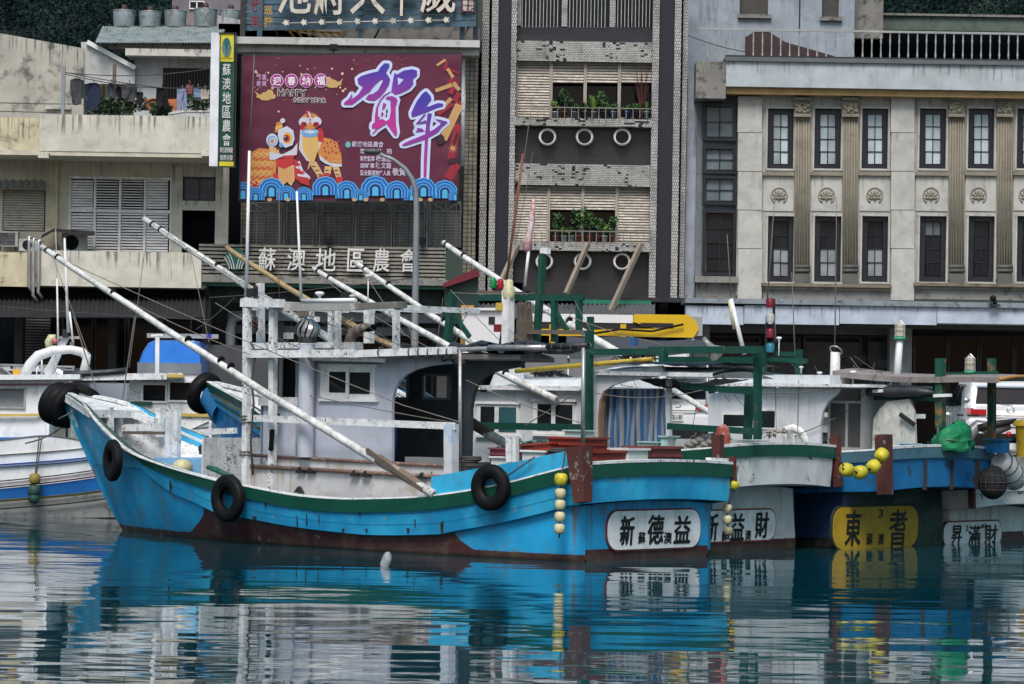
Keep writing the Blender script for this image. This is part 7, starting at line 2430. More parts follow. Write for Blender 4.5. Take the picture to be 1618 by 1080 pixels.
# cables, coils and net heaps over the moored boats
rq = random.Random(77)
for B_, (xa, xb), n_ in ((B2, (700, 930), 16), (B2, (930, 1200), 12), (B3, (1190, 1440), 14)):
    if B_ is B3: B_.sh = -.75
    for i in range(n_):
        x0 = rq.uniform(xa, xb); x1 = x0 + rq.uniform(-70, 70)
        y0 = rq.uniform(470, 560) if xb < 940 else rq.uniform(548, 600)
        B_.line(((x0, y0), (x1, y0 + rq.uniform(20, 80))), rq.uniform(-.6, 1.0), .0055, 'slack_line', (wire, rope)[i % 2], rq.uniform(0, .15))
    B_.sh = 0.0
for B_, x, y, yp, s_ in ((B2, 870, 600, .3, .5), (B2, 1010, 572, .6, .55), (B2, 1120, 700, .2, .5), (B2, 1230, 694, -.6, .4)):
    c_ = B_.loc(x, y, yp)
    mb = MB()
    for i in range(70):
        a0 = rq.uniform(0, 6.28); r0 = s_ * rq.uniform(.1, .8)
        p = c_ + Vector((r0 * math.cos(a0), r0 * .6 * math.sin(a0), .12 * (1 - (r0 / s_) ** 2) + rq.uniform(-.02, .03)))
        q = p + Vector((rq.uniform(-.14, .14), rq.uniform(-.14, .14), rq.uniform(-.05, .02)))
        mb.path([p, (p + q) / 2 + Vector((0, 0, rq.uniform(0, .05))), q], .012, 4)
    mb.build('net_heap', (mat('net_black', (.012, .013, .015), .9), mat('net_grey', (.28, .28, .26), .9))[x > 1100], B_.root)
# ---------------------------------------------------------------- white striped boat on the left
LB_D = 58.7
lb = thing('striped_boat', 'white fishing boat with blue and red stripes and arched radar mast', 'boat', (pw(60, 818, LB_D).x, LB_D + 1.2, 0))


def lw_(x, y, dy=0.0): return pw(x, y, LB_D + dy)


whb = mat('clean_white_paint', (.72, .77, .80), .4, stain=(.2, .19, .16), st=.2, streak=.35, var=.1)
SHR = [(-160, 706), (0, 697), (70, 690), (110, 694), (150, 702), (200, 706), (260, 698), (330, 668)]


def band_(mb, top, bot, dy, off=0.0, n=40):
    ft, fb = smooth(top), smooth(bot)
    fd = lambda x: dy + .9 * max(0, (x - 150) / 180) ** 2 + off
    vs = []
    for i in range(n + 1):
        x = -160 + 490 * i / n
        vs += [lw_(x, ft(x), fd(x)), lw_(x, fb(x), fd(x) + .06)]
    mb.add(vs, [(2 * i, 2 * i + 1, 2 * i + 3, 2 * i + 2) for i in range(n)], True)
    return mb


def off_(c, d): return [(x, y + d + .012 * (x if d > 30 else 0) * -1) for x, y in c]


l0 = SHR
l1 = [(-160, 745), (0, 735), (150, 722), (330, 690)]
l2 = [(-160, 782), (0, 772), (165, 752), (330, 715)]
l3 = [(-160, 799), (0, 789), (170, 772), (330, 735)]
l4 = [(-160, 822), (0, 820), (170, 818), (330, 814)]
blus = mat('stripe_blue', (.015, .14, .48), .4, stain=GRIME, st=.15)
for nm, t_, b_, m_ in (('hull_side', l0, l2, whb), ('blue_band', l2, l3, blus)):
    band_(MB(), t_, b_, 0, 0 if nm == 'hull_side' else .02).build(nm, m_, lb, True)
band_(MB(), l3, l4, .06).build('bottom_strake', mat('grey_bottom_paint', (.24, .25, .25), .6, stain=GRIME, st=.7), lb, True)
band_(MB(), [(x, y - 1) for x, y in l4], [(x, y + 24) for x, y in l4], .1).build('keel_side', mat('black_bottom', (.012, .012, .014), .6), lb, True)
for nm, c, d0, d1, m_ in (('blue_stripe', l1, -2, 0, blus), ('blue_stripe', l1, 2.5, 4, blus), ('red_stripe', l2, -3.2, -1.2, mat('stripe_red', (.20, .015, .04), .5)), ('green_stripe', l2, -13, -11, green), ('yellow_stripe', l3, 0.5, 4, mat('stripe_yellow', (.50, .38, .10), .5)),
                          ('gold_stripe', l1, -17, -15.4, mat('stripe_gold', (.42, .36, .22), .5)), ('green_stripe', l3, 14, 16, green)):
    x1 = 330
    band_(MB(), [(x, y + d0) for x, y in c], [(x, y + d1) for x, y in c], -.022).build(nm, m_, lb, True)
band_(MB(), [(x, y - 3) for x, y in l0], [(x, y) for x, y in l0], -.03).build('gunwale', white, lb, True)
mb = MB()
ft = smooth(l0)
P = [lw_(x, ft(x) + 12, .05 + .9 * max(0, (x - 150) / 180) ** 2) for x in range(-160, 331, 35)]
mb.add(P + [p + Vector((0, 3.0, 0)) for p in P], [(i, i + 1, len(P) + i + 1, len(P) + i) for i in range(len(P) - 1)])
mb.build('deck', deckm, lb, True)
band_(MB(), [(x, y - 3) for x, y in l0], [(x, y + 60) for x, y in l0], 3.0).build('far_side', whb, lb, True)
FL = Fac(lb, LB_D)
FL.wall('cabin_wall', whb, (-160, 78, 597, 706), [(-20, 38, 613, 643)], .5, .1, None, 2.2)
mb = MB()
q = [lw_(72, 700, .5), lw_(72, 640, .5), lw_(76, 622, .5), lw_(86, 612, .5), lw_(112, 602, .5), lw_(130, 600, .5), lw_(130, 596, .5), lw_(60, 597, .5), lw_(60, 700, .5)]
mb.prism([(p.x, p.z) for p in q], LB_D + .48, LB_D + .6).build('cabin_arch', whb, lb, True)
w = FL.part('window', glassmat('salt_hazed_glass', (.20, .23, .24), .3), -20, 38, 613, 643, .58, .02)
FL.frame(-22, 40, 611, 645, 2.5, .46, .06, alu, w)
for nm, y0, y1, m_ in (('roof_edge', 591, 599, whb), ('blue_stripe', 595, 597.4, blus), ('red_stripe', 605, 607, mat('stripe_red', (.20, .015, .04), .5)), ('yellow_stripe', 653, 657, mat('stripe_yellow', (.50, .38, .10), .5)), ('blue_stripe', 690, 694, blus)):
    MB().beam(lw_(-160, (y0 + y1) / 2 + 2, .42 if nm != 'roof_edge' else .4), lw_(128 if y0 < 640 else 70, (y0 + y1) / 2, .42 if nm != 'roof_edge' else .4), .05 if nm != 'roof_edge' else .3, (y1 - y0) * LB_D / FPX).build(nm, m_, lb, True)
mb = MB().add([lw_(-160, 596, .3), lw_(128, 592, .3), lw_(128, 592, 2.6), lw_(-160, 596, 2.6)], [(0, 1, 2, 3)])
mb.build('cabin_roof', whb, lb, True)
FL.part('cabin_back', mat('cabin_inside_grey', (.16, .18, .20), .6), 78, 210, 604, 700, 2.4, .1)
for x0 in (77, 108): 
    d_ = FL.part('cabin_door', mat('cream_door', (.46, .46, .42), .5), x0, x0 + 26, 664, 704, 1.2, .05)
    FL.frame(x0 + 3, x0 + 23, 668, 694, 1, 1.18, .03, mat('stripe_gold', (.42, .36, .22), .5), d_)
FL.part('screen', glassmat('haze_blue_glass', (.22, .27, .32), .2), 142, 201, 606, 642, 1.4, .04)
MB().beam(lw_(112, 596, .7), lw_(290, 594, .7), .4, .12).build('canopy_beam', whitew, lb, True)
MB().path([lw_(100, 590, .5), lw_(130, 590, .5), lw_(170, 588, .5), lw_(200, 585, .5)], .06, 7).build('rolled_tarp', tarp, lb, True)
c2 = FL.wall('rear_cabin_wall', whitew, (204, 335, 597, 690), [(226, 261, 608, 633), (268, 305, 604, 632)], .9, .1, None, 1.5)
for x0, x1, y0, y1 in ((226, 261, 608, 633), (268, 305, 604, 632)):
    w = FL.part('window', gsee, x0, x1, y0, y1, .98, .02)
    FL.frame(x0 - 3, x1 + 3, y0 - 3, y1 + 3, 3, .86, .06, white, w)
FL.part('yellow_trim', mat('stripe_yellow', (.50, .38, .10), .5), 285, 335, 653, 658, .85, .05)
FL.part('green_trim', grn2, 206, 240, 634, 640, .84, .05)
FL.part('yellow_trim', mat('stripe_yellow', (.50, .38, .10), .5), 263, 290, 591, 596, .45, .1)
# radar arch
for dy in (.8, 2.2):
    mb = MB()
    mb.path([lw_(38, 594, dy), lw_(48, 575, dy), lw_(60, 562, dy), lw_(85, 553, dy), lw_(112, 552, dy), lw_(130, 556, dy), lw_(137, 563, dy), lw_(136, 572, dy), lw_(130, 594, dy)], [.10, .10, .10, .09, .08, .09, .09, .08, .08], 10)
    mb.build('radar_arch', white, lb, True)
MB().beam(lw_(75, 592, 1.4), lw_(104, 533, 1.4), .16, .16, .12, .12).build('arch_mast', white, lb, True)
MB().beam(lw_(92, 533, 1.3), lw_(126, 533, 1.3), .06, .05).build('mast_crossbar', alu, lb, True)
MB().beam(lw_(104, 533, 1.3), lw_(104, 520, 1.3), .12, .12).build('mast_head', steel_d, lb, True)
MB().beam(lw_(114, 552, 1.0), lw_(114, 540, 1.0), .08, .08).build('lamp_box', mat('lamp_grey', (.12, .13, .14), .5), lb, True)
for xa, ya, xb, yb, r_ in ((92, 545, 90, 440, .022), (108, 525, 102, 376, .03), (116, 545, 110, 492, .025), (90, 440, 88, 362, .006), (66, 594, 66, 556, .02), (88, 588, 88, 560, .015), (60, 578, 56, 600, .015)):
    MB().tube(lw_(xa, ya, 1.2), lw_(xb, yb, 1.2), r_, r_ * .7, 6).build('whip_aerial', white, lb, True)
MB().path([lw_(78, 552, 1.0), lw_(77, 540, 1.0), lw_(80, 534, 1.0), lw_(88, 534, 1.0)], [.06, .08, .08, .07], 10).build('horn', fl_p, lb, True)
MB().ball(lw_(87, 539, .95), .06, 8).build('red_lamp', mat('lamp_rose', (.45, .12, .14), .4), lb, True)
MB().box(*[f(lw_(20, 590, .9).x, lw_(34, 590, .9).x) for f in (min, max)], LB_D + .9, LB_D + 1.1, lw_(20, 594, .9).z, lw_(20, 583, .9).z).build('yellow_lamp', mat('lamp_amber', (.55, .33, .03), .4), lb, True)
for pts in (((116, 500), (160, 640)), ((213, 500), (192, 640)), ((66, 690), (58, 748)), ((130, 640), (137, 700))):
    MB().tube(lw_(*pts[0], -.1), lw_(*pts[1], -.1), .012, n=4).build('rigging_line', rope, lb, True)


def floats(name, label, items, wf, line_top, group='float strings hung on the boats', horizontal=False):
    """items: (x, y, radius px, material); wf places a pixel"""
    pts = [wf(x, y) for x, y, r, m in items]
    t = thing(name, label, 'float', pts[-1], 0, group)
    for p, (x, y, r, m) in zip(pts, items):
        k = (p.y if True else 1) / FPX
        rr = r * k
        i = items.index((x, y, r, m))
        q = pts[min(i + 1, len(pts) - 1)] - pts[max(0, i - 1)]
        M_ = q.normalized().to_track_quat('Z', 'Y').to_matrix() if q.length > 0 else Matrix.Identity(3)
        MB().lathe([(.02, -rr * .95), (rr * .6, -rr * .92), (rr * .95, -rr * .62), (rr * 1.02, 0), (rr * .95, rr * .62), (rr * .6, rr * .92), (.02, rr * .95)], p, M_, 16).build('float', m, t, True)
    MB().path([wf(*line_top)] + pts + [pts[-1] - Vector((0, 0, .13))], .014, 5).build('cord', wire, t, True)
    return t


AW = lambda x, y: A.w(A.loc(x, y, 1.96))
floats('float_string', 'string of one yellow and four pale floats on the blue boat corner', [(886.5, 757, 10.5, fl_y), (885.5, 779, 8.6, fl_p), (885, 797, 8.6, fl_p), (884.5, 816, 8.6, fl_p), (884, 835, 8.6, fl_p)], AW, (893, 712))
AW2 = lambda x, y: A.w(A.loc(x, y, -1.86))
floats('float_string', 'short string of dull floats hanging beside the white stern name board', [(1161, 766, 7, fl_y), (1149, 803, 7.5, fl_p), (1149, 821, 7.5, fl_p), (1151, 839, 7.5, mat('dark_float', (.22, .21, .14), .6, stain=GRIME, st=.5))], AW2, (1166, 735))
BW3 = lambda x, y: B3.w(B3.locx(x, y, -1.12))
floats('float_string', 'curved string of four bright yellow floats on the dark blue stern', [(1338, 742, 11, fl_y), (1359, 746, 11, fl_y), (1380, 737, 11, fl_y), (1393, 719, 11, fl_y)], BW3, (1324, 722))
floats('float_string', 'yellow and green bottle floats hanging on the striped white boat side', [(55, 756, 9, mat('mustard_float', (.25, .19, .04), .5, stain=GRIME, st=.5)), (54, 775, 10, mat('green_float', (.02, .07, .05), .5)), (54, 786, 9, mat('green_float', (.02, .07, .05), .5))], lambda x, y: lw_(x, y, -.2), (62, 690))

# ---------------------------------------------------------------- gear lying on the boats
def onboat(B, name, m, x0, x1, y0, y1, yp, depth, label, cat, group=None, ribs=0, slope=0.0, up=None):
    a, b = B.loc(x0, (y0 + y1) / 2, yp), B.loc(x1, (y0 + y1) / 2, yp)
    c, d = B.loc((x0 + x1) / 2, y1, yp), B.loc((x0 + x1) / 2, y0, yp)
    xa, xb = min(a.x, b.x), max(a.x, b.x)
    h = d.z - c.z
    ctr, L_, w_ = ((xa + xb) / 2, yp - depth / 2, c.z), (xb - xa) / 2, depth / 2
    if up is not None:                       # lies along the transom instead
        a, b, c, d = B.locx(x0, (y0 + y1) / 2, up), B.locx(x1, (y0 + y1) / 2, up), B.locx((x0 + x1) / 2, y1, up), B.locx((x0 + x1) / 2, y0, up)
        h = d.z - c.z
        ctr, L_, w_ = (up + depth / 2, (a.y + b.y) / 2, c.z), depth / 2, abs(a.y - b.y) / 2
    t = thing(name, label, cat, B.w(ctr), B.root.rotation_euler.z, group)
    mb = MB()
    e = .02
    mb.box(-L_ + e, L_ - e, -w_ + e, w_ - e, 0, h * .92)
    mb.build('body', m, t)
    mb = MB()
    for (p, q) in (((-L_, -w_), (L_, -w_)), ((-L_, w_), (L_, w_)), ((-L_, -w_), (-L_, w_)), ((L_, -w_), (L_, w_))): mb.beam((*p, h * .94), (*q, h * .94), .03, h * .12)
    mb.build('rim', m, t)
    for k in range(ribs): MB().box(-L_ - .006, L_ + .006, -w_ - .006, w_ + .006, h * (.2 + .3 * k), h * (.28 + .3 * k)).build('rib', m, t)
    t.rotation_euler = (0, slope, B.root.rotation_euler.z)
    return t


GC = 'fish crates and boxes on the sterns'
onboat(A, 'fish_crate', mat('purple_red_crate', (.20, .05, .07), .6, stain=GRIME, st=.3), 771, 804, 707, 730, 1.1, .5, 'short faded red crate beside the pole foot', 'crate', GC, 2)
onboat(A, 'fish_crate', redp, 821, 870, 700, 724, 1.2, .5, 'red crate behind the white upright boards', 'crate', GC, 2, .08)
onboat(A, 'fish_crate', redp, 864, 925, 690, 716, 1.0, .55, 'long red crate raised beside the green gantry post', 'crate', GC, 2)
onboat(A, 'foam_box', foam, 773, 805, 721, 742, 1.4, .35, 'white foam block on the blue wash board', 'box', GC)
onboat(A, 'foam_box', foam, 822, 860, 711, 736, 1.45, .3, 'white foam block below the red crates', 'box', GC)
onboat(A, 'foam_box', foamc, 889, 921, 679, 695, .8, .3, 'mint green foam box on top of the long red crate', 'box', GC)
onboat(A, 'fish_crate', mat('bright_red_bin', (.32, .03, .012), .5), 857, 872, 708, 730, 1.35, .3, 'small bright red bin behind the blue wash board', 'crate', GC)
for nm, a_, b_, w_ in (('upright_board', (807, 730), (806, 688), .10), ('upright_board', (815, 730), (815, 689), .07)): A.beam(nm, whitew, a_, b_, 1.42, w_)
onboat(A, 'fish_crate', redp, 943, 992, 712, 740, .9, .8, 'red boards stacked behind the blue transom by the corner post', 'crate', GC, 1, 0, .35)
onboat(A, 'foam_box', foam, 993, 1027, 708, 736, .2, .4, 'white box with picture behind the blue transom', 'box', GC, 0, 0, .3)
onboat(A, 'fish_crate', mat('dull_red_crate', (.17, .045, .04), .6, stain=GRIME, st=.4), 1024, 1079, 705, 738, -.3, .5, 'dull red crate behind the middle of the blue transom', 'crate', GC, 2, 0, .32)
onboat(B2, 'foam_box', foamc, 1007, 1036, 697, 712, .9, .4, 'mint foam box at the striped curtain foot', 'box', GC)
onboat(B2, 'foam_box', foamc, 1041, 1056, 688, 706, .8, .3, 'upright mint foam box beside the striped curtain', 'box', GC)
bl_ = MB()
p = A.w(A.loc(288, 738, .9))
bl_.ball(p, .17, 14, 1, 1, .8)
solo(bl_, 'mooring_buoy', fl_p, 'round pale buoy lying on the blue boat foredeck', 'buoy')
gr = MB()
gr.path([A.w(A.loc(x, y, 1.55)) for x, y in ((328, 738), (342, 742), (354, 748), (368, 752))], [.035, .05, .045, .03], 8)
solo(gr, 'net_roller', mat('green_black_gear', (.01, .10, .07), .6, stain=(.01, .01, .01), st=.7, scale=8), 'green and black net gear lying on the blue boat rail', 'gear')
# green tarpaulin bundle
gt = thing('tarpaulin_bundle', 'green tarpaulin bundle on the dark blue stern', 'tarpaulin', B3.w(B3.loc(1506, 712, -.3)))
mb = MB()
c = B3.w(B3.loc(1506, 690, -.3))
kx = c.y / FPX


def tb(a, b):
    th, ph = a * 2 * math.pi, b * math.pi / 2
    n_ = noise.noise(Vector((math.cos(th) * 2, math.sin(th) * 2, b * 3)))
    r_ = (1 - .16 * (b > .75) * (b - .75) * 4) * (1 + .13 * n_)
    fold = 1 + .07 * math.sin(th * 5 + b * 3) + .10 * noise.noise(Vector((th * 2.2, b * 5, 4)))
    w_ = (1 - b ** 4 * .75) * r_ * fold
    return c + Vector((31 * kx * w_ * math.cos(th), .32 * w_ * math.sin(th), (-22 + 44 * b + 3 * n_ + (5 * math.cos(th) if b > .6 else 0)) * kx))


mb.grid(tb, 26, 11, False)
mb.build('tarp', mat('green_tarp', (.008, .17, .07), .6, var=.35, scale=4, bump=.6, bs=9, spec=.25), gt, True)
MB().torus(c + Vector((0, 0, -.02)), .31, .008, Matrix.Rotation(.1, 3, 'X'), 20, 4).build('cord', rope, gt, True)
# netted fenders
nf = thing('net_fender', 'black net covered fender hanging at the dark blue stern corner', 'fender', B3.w(B3.locx(1569, 790, -1.05)), 0, 'net wrapped fenders')
c = B3.w(B3.locx(1569, 762, -1.05))
kx = c.y / FPX
MB().ball(c, 23 * kx, 18, 1, 1, 1.18).build('ball', mat('black_net', (.015, .016, .018), .9, bump=1.0, bs=25), nf, True)
mb = MB()
for k in range(7):
    mb.torus(c, 23.6 * kx, .008, Matrix.Rotation(k * math.pi / 7, 3, 'Z') @ Matrix.Rotation(R(90), 3, 'X'), 24, 4)
for z in (-.5, 0, .5): mb.torus(c + Vector((0, 0, z * 23 * kx)), 23.8 * kx * math.sqrt(1 - z * z), .008, None, 24, 4)
mb.build('netting', wire, nf, True)
nf2 = thing('net_fender', 'white foam fender bound with dark cords beside the black net fender', 'fender', B3.w(B3.locx(1597, 775, -.8)), 0, 'net wrapped fenders')
pp = [B3.w(B3.locx(x, y, -.95)) for x, y in ((1578, 726), (1590, 735), (1600, 750), (1606, 768))]
MB().path(pp, [.13, .19, .19, .13], 14).build('body', foam, nf2, True)
mb = MB()
for t_ in (.15, .4, .65, .9):
    i = min(2, int(t_ * 3)); q = pp[i].lerp(pp[i + 1], t_ * 3 - i)
    mb.torus(q, .19, .012, (pp[i + 1] - pp[i]).to_track_quat('Z', 'Y').to_matrix(), 18, 4)
mb.build('cord', wire, nf2, True)
onboat(B3, 'plastic_tub', mat('pale_blue_tub', (.28, .52, .66), .4), 1419, 1440, 700, 711, .2, .3, 'small pale blue tub on the dark blue stern', 'tub')
onboat(B3, 'blue_crate', blue3, 1554, 1583, 693, 715, -1.3, .3, 'blue timber crate at the end of the dark blue stern', 'crate', GC)
# floating bag
fb = thing('plastic_bag', 'crumpled clear white plastic bag floating on the water', 'bag', pw(607, 897, 2.22 * FPX / 258))
D_ = 2.22 * FPX / 258
mb = MB()


def bg_(a, b):
    th = a * 2 * math.pi
    n_ = noise.noise(Vector((math.cos(th) * 1.5, math.sin(th) * 1.5, b * 2.5)))
    w_ = math.sin(math.pi * (.06 + .9 * b)) ** .6 * (1 + .3 * n_)
    p = pw(607, 897, D_)
    return p + Vector((.07 * w_ * math.cos(th) + .05 * b, .06 * w_ * math.sin(th), -.03 + b * .25))


mb.grid(bg_, 24, 12)
mb.build('bag_skin', mat('bag_plastic', (.50, .55, .58), .25, alpha=.5, bump=.6, bs=12), fb, True)

# ---------------------------------------------------------------- vehicles on the quay
carw = mat('white_car_paint', (.66, .68, .69), .25, var=.03, spec=.6, coat=.6)
cardk = mat('dark_car_paint', (.02, .024, .03), .25, var=.05, coat=.6)
trim = mat('black_trim', (.012, .012, .013), .5)
tail = mat('red_tail_lamp', (.42, .012, .02), .2)
chrome = mat('chrome_trim', (.6, .6, .6), .15, .9)


def suv(label, loc, rz, paint, plate=None, name='parked_car'):
    """x across, y forward (the rear faces -y), metres"""
    t = thing(name, label, 'car', loc, rz, 'cars parked on the quay')
    prof = [(0.0, .42), (.02, .80), (.10, 1.02), (.40, 1.12), (.62, 1.50), (.85, 1.62), (1.6, 1.68), (2.4, 1.64), (3.2, 1.12), (4.15, .96), (4.38, .70), (4.4, .40), (4.2, .25), (.2, .25)]
    ws = lambda z: .90 if z < 1.05 else .90 - (z - 1.05) * .32
    mb = MB()
    n = len(prof)
    rings = []
    for s_ in (-1, -.94, .94, 1):
        ring = []
        for y, z in prof:
            w_ = ws(z)
            if abs(s_) == 1: ring.append((s_ * w_, .06 + y * .985, z if z < .5 else z - .05))
            else: ring.append((s_ * w_, y, z))
        rings.append(ring)
    vs = [p for r_ in rings for p in r_]
    fs = [tuple(range(n))[::-1], tuple(3 * n + i for i in range(n))]
    for k in range(3): fs += [(k * n + i, (k + 1) * n + i, (k + 1) * n + (i + 1) % n, k * n + (i + 1) % n)[::-1] for i in range(n)]
    mb.add(vs, fs)
    mb.build('body', paint, t)
    # glass: rear, sides
    MB().add([(-.66, .41, 1.16), (.66, .41, 1.16), (.60, .60, 1.48), (-.60, .60, 1.48)], [(0, 1, 2, 3)]).build('rear_window', glass, t).location = (0, -.012, .004)
    for s_ in (-1, 1):
        MB().add([(s_ * .892, .75, 1.12), (s_ * .892, 1.7, 1.10), (s_ * .765, 1.7, 1.56), (s_ * .765, .98, 1.54)], [(0, 1, 2, 3)[::s_]]).build('side_window', glass, t)
        MB().add([(s_ * .892, 1.76, 1.10), (s_ * .892, 2.95, 1.10), (s_ * .775, 2.35, 1.54), (s_ * .765, 1.76, 1.56)], [(0, 1, 2, 3)[::s_]]).build('side_window', glass, t)
        lm = MB()
        lm.box(s_ * .50, s_ * .905, -.005, .12, .93, 1.04); lm.box(s_ * .76, s_ * .912, .02, .34, .95, 1.06)
        lm.build('tail_lamp', tail, t)
        for y in (.85, 3.5):
            w_ = MB().lathe([(.001, -.09), (.22, -.1), (.33, -.09), (.345, -.04), (.345, .06), (.33, .1), (.2, .1)], (s_ * .86, y, .34), Matrix.Rotation(R(-90 * s_), 3, 'Y'), 24).build('wheel', black, t)
            MB().lathe([(.001, -.1), (.06, -.115), (.2, -.105), (.215, -.1)], (s_ * .87, y, .34), Matrix.Rotation(R(-90 * s_), 3, 'Y'), 20).build('rim', alu, w_)
            MB().torus((s_ * .895, y, .36), .40, .035, Matrix.Rotation(R(90), 3, 'Y'), 24, 6).build('wheel_arch', trim, t)
        MB().beam((s_ * .66, .9, 1.68), (s_ * .66, 2.3, 1.69), .04, .04).build('roof_rail', alu, t)
    MB().box(-.91, .91, -.03, .3, .30, .56).build('rear_bumper', trim, t)
    MB().box(-.50, .50, -.012, .02, .905, .925).build('chrome_strip', chrome, t)
    MB().torus((0, .08, 1.03), .05, .01, Matrix.Rotation(R(90), 3, 'X') @ Matrix.Scale(1.4, 3, Vector((1, 0, 0))), 16, 5).build('badge', chrome, t)
    pl_ = MB().box(-.19, .19, -.016, .02, .70, .86).build('number_plate', mat('plate_white', (.66, .68, .68), .4), t)
    if plate:
        mb = MB()
        lettering(mb, plate, lambda a, b, d: (a, -.02, .78 + b), .33, .10, 0, 0, .012)
        mb.build('plate_letters', inkm, pl_)
    MB().box(-.62, .62, .50, .56, 1.58, 1.64).build('roof_spoiler', paint, t)
    MB().tube((.1, .36, 1.17), (-.35, .40, 1.2), .012).build('rear_wiper', trim, t)
    return t


suv('white SUV seen from behind beside the green framed stern shelter', (pw(1598, 650, 63.6).x, 63.6, QZ), 0, carw, 'BYW-5623')
suv('white SUV with red tail lamps half hidden by the striped curtain', (pw(1068, 650, 65.0).x, 65.0, QZ), R(-38), carw, 'AXB-1180')
suv('black car parked behind the striped white boat', (pw(60, 600, 68).x, 68, QZ), R(96), cardk)
suv('silver grey car just behind the arched radar mast', (pw(160, 600, 70).x, 70.5, QZ), R(80), mat('silver_car_paint', (.30, .33, .36), .3, .4, coat=.5))
# small truck with blue cab
tr = thing('small_truck', 'small truck with glossy blue cab roof behind the boats', 'truck', (pw(268, 640, 70).x, 70, QZ))
FT = Fac(tr, 70.0)
bcab = mat('truck_blue_paint', (.025, .20, .70), .22, var=.05, coat=.7)


def cab(a, b):
    th = -math.pi / 2 + a * math.pi
    x = 268 + (50 - 8 * b ** 2) * math.copysign(abs(math.sin(th)) ** .55, math.sin(th))
    return pw(x, 573 - 34 * b ** .8 * (.55 + .45 * abs(math.cos(th)) ** .4), 70 + .2 - .75 * math.cos(th) ** .5 * (1 - .5 * b))


mb = MB()
q = [(218, 590), (219, 572), (225, 556), (234, 542), (244, 537), (300, 537), (314, 539), (318, 548), (320, 590)]
Pf = [pw(x, y, 69.6) for x, y in q]
Pb = [p + Vector((0, 1.6, -.02)) for p in Pf]
Pm = [pw(268 + (x - 268) * .94, 566 + (y - 566) * .93, 69.4) for x, y in q]
n = len(q)
mb.add(Pm + Pf + Pb, [tuple(range(n))] + [(i, n + i, n + i + 1, i + 1) for i in range(n - 1)] + [(n + i, 2 * n + i, 2 * n + i + 1, n + i + 1) for i in range(n - 1)], False)
mb.build('cab', bcab, tr, True)
FT.part('windscreen', glassmat('pale_windscreen', (.18, .21, .24), .08), 217, 318, 573, 590, -.66, .1)
FT.part('lower_cab', carw, 217, 320, 590, 668, -.62, 1.6)
FT.part('cargo_bed', mat('truck_bed_dark', (.05, .055, .06), .6), 300, 430, 545, 660, 1.1, 2.0)
FT.part('bed_rail', alu, 232, 345, 527, 534, 1.2, .1)
for x in (238, 303):
    w = MB().lathe([(.001, -.1), (.3, -.1), (.36, -.05), (.36, .1), (.2, .12)], FT.p(x, 690, 0) * 1 + Vector((0, 0, QZ + .36 - FT.p(x, 690, 0).z)), Matrix.Rotation(R(90), 3, 'Y'), 20).build('wheel', black, tr, True)
FT.part('beacon', mat('beacon_blue', (.01, .03, .35), .2), 326, 333, 527, 534, .9, .12)
bl2 = thing('post_with_top', 'white post with a flat cap in front of the blue cab', 'post', (pw(249, 640, 62.3).x, 62.3, QZ))
MB().beam((pw(249, 640, 62.3).x, 62.3, QZ), pw(249, 530, 62.3), .08, .08).build('post', white, bl2, True)
MB().beam(pw(239, 530, 62.3), pw(258, 529, 62.3), .1, .04).build('cap', white, bl2, True)
# lift truck: bucket, white box and yellow boom
lt = thing('lift_truck', 'lift truck with white bucket and yellow ended boom on the road', 'truck', (pw(920, 640, 76).x, 76, QZ))
FK = Fac(lt, 76.0)
ylt = mat('lift_yellow', (.58, .38, .012), .35, var=.06, coat=.4)
ob = pw(770, 516, 76)
MB().prism([(p.x, p.z) for p in [pw(x, y, 76) for x, y in ((727, 489), (797, 489), (795, 496), (788, 545), (736, 545), (730, 496))]], 75.5, 76.4).build('bucket', carw, lt, True)
MB().beam(pw(725, 489, 75.9), pw(799, 489, 75.9), 1.0, .06).build('bucket_rim', carw, lt, True)
FK.part('bucket_step', trim, 772, 782, 500, 512, -.52, .05)
FK.part('bucket_arm', mat('orange_arm', (.5, .27, .06), .5), 728, 748, 482, 560, .5, .3)
FK.part('boom', carw, 838, 1000, 496, 509, 0, .35)
FK.part('boom_hollow_shade', trim, 838, 1030, 509.5, 520, .02, .25)  # solid black strip stands in for the shade under the boom
MB().prism([(p.x, p.z) for p in [pw(x, y, 75.95) for x, y in ((1002, 496), (1088, 497), (1100, 508), (1104, 520), (1096, 533), (1040, 532), (930, 530), (930, 521), (1002, 519), (1035, 519), (1000, 508))]], 75.95, 76.4).build('boom_end', ylt, lt, True)
FK.part('boom_guard', ylt, 838, 932, 519.5, 530, -.04, .3)
for x in (842, 868, 980): FK.part('boom_bracket', ylt, x, x + 9, 512, 545, -.06, .35)
FK.part('boom_recess_shade', trim, 1012, 1064, 510, 517, -.07, .05)  # raised black strip; a recess in shade, put in as colour
FK.part('boom_head', mat('grey_boom_head', (.30, .31, .31), .5), 1090, 1110, 500, 530, .0, .5)
MB().path([pw(x, y, 75.85) for x, y in ((935, 527), (980, 520), (1030, 523), (1080, 512))], .03, 6).build('boom_hose', black, lt, True)
FK.part('truck_body', mat('lift_truck_grey', (.16, .17, .18), .6), 830, 1010, 545, 640, -.3, 2.0)
FK.part('cab', carw, 1010, 1088, 545, 640, -.3, 2.0)
for x in (860, 960, 1060):
    MB().lathe([(.001, -.15), (.4, -.15), (.48, -.1), (.48, .12), (.3, .15)], (pw(x, 640, 75.8).x, 75.8, QZ + .48), Matrix.Rotation(R(90), 3, 'X'), 22).build('wheel', black, lt, True)
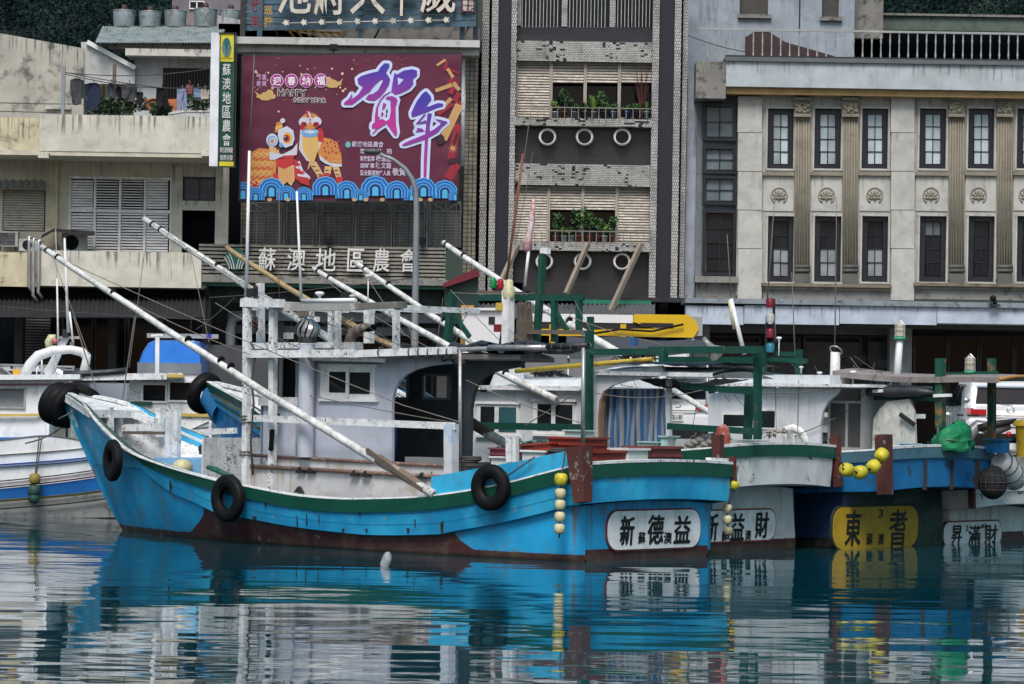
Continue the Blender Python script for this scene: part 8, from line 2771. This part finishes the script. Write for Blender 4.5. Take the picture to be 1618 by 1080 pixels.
# black mesh awning over the stall behind the boats
st_ = thing('shade_roof', 'dark grey mesh shade roof behind the green gantry', 'canopy', (pw(970, 640, 66).x, 66.5, QZ))
mb = MB()
mb.grid(lambda a, b: pw(895 + 225 * a, 566 - 36 * b * (1 - .25 * a) - 8 * a * (1 - b) + 2 * math.sin(a * 12), 64.5 + 4.5 * b), 20, 6)
mb.build('mesh_sheet', mat('mesh_grey', (.05, .055, .062), .8, bump=.6, bs=60), st_, True)
for x, d in ((898, 64.6), (1118, 64.6), (935, 68.9), (1095, 68.9)): MB().tube((pw(x, 600, d).x, d, QZ), pw(x, 562 if d < 66 else 535, d), .03).build('leg', steelp, st_, True)
# scooter and yellow bin at the right edge
sc_ = thing('motor_scooter', 'grey motor scooter with clear windscreen parked behind the dark blue stern', 'scooter', (pw(1552, 680, 63.2).x, 63.2, QZ))
FS = Fac(sc_, 63.2)
scp = mat('scooter_grey', (.16, .17, .18), .35, coat=.4)
MB().path([pw(1510, 712, 63.2), pw(1528, 690, 63.2), pw(1545, 672, 63.2), pw(1570, 678, 63.2), pw(1596, 672, 63.2)], [.12, .16, .12, .15, .08], 12).build('body', scp, sc_, True)
MB().path([pw(1545, 676, 63.1), pw(1570, 671, 63.1), pw(1606, 664, 63.1)], [.07, .09, .04], 10).build('seat', trim, sc_, True)
mb = MB()
mb.grid(lambda a, b: pw(1517 + 16 * a + 3 * b, 662 - 52 * b + 10 * (a - .5) ** 2 * 4 * b, 62.9 + .2 * (a - .5) ** 2 * 4), 8, 10)
mb.build('windscreen', mat('scooter_screen', (.55, .58, .60), .1, alpha=.45), sc_, True)
MB().tube(pw(1512, 655, 62.95), pw(1546, 656, 62.95), .018).build('handlebar', trim, sc_, True)
for x, y in ((1527, 632), (1498, 655)): MB().ball(pw(x, y, 62.9), .07, 10, 1.1, .5, .8).build('mirror', chrome, sc_, True)
for x in (1516, 1598): MB().torus((pw(x, 700, 63.2).x, 63.2, QZ + .25), .2, .06, Matrix.Rotation(R(90), 3, 'X'), 22, 8).build('wheel', black, sc_, True)
MB().ball(pw(1594, 686, 63.0), .06, 8).build('tail_lamp', tail, sc_, True)
FS.part('number_plate', mat('plate_white', (.66, .68, .68), .4), 1592, 1606, 700, 710, -.15, .02)
yb_ = thing('yellow_bin', 'yellow plastic bin at the right edge behind the fenders', 'bin', (pw(1628, 700, 62.9).x, 62.9, QZ))
FY = Fac(yb_, 62.9)
ybm = mat('bin_yellow', (.36, .24, .012), .5, stain=GRIME, st=.4, streak=.5)
MB().lathe([(.26, 0), (.30, .72), (.31, .74)], (pw(1628, 700, 62.9).x, 62.9, QZ), 'Z', 20).build('body', ybm, yb_, True)
MB().lathe([(.34, .72), (.34, .8), (.28, .84), (.001, .85)], (pw(1628, 700, 62.9).x, 62.9, QZ), 'Z', 20).build('lid', ybm, yb_, True)
# overhead cables along the street
for i, (xa, ya, xb, yb, d) in enumerate(((330, 470, 640, 440, 84), (310, 520, 370, 470, 83), (-40, 480, 330, 505, 82.5), (1086, 55, 1180, 82, 87))):
    mb = MB()
    mb.path([pw(xa + (xb - xa) * k / 8, ya + (yb - ya) * k / 8 + 12 * (k / 8) * (1 - k / 8), d) for k in range(9)], .012, 4)
    solo(mb, 'overhead_cable', wire, ('thin black cable sagging under the slatted balcony', 'thin cable rising to the green fascia corner', 'black cable drooping along the dark awning edge', 'thin cable from tiled block to the roof railing')[i], 'cable')
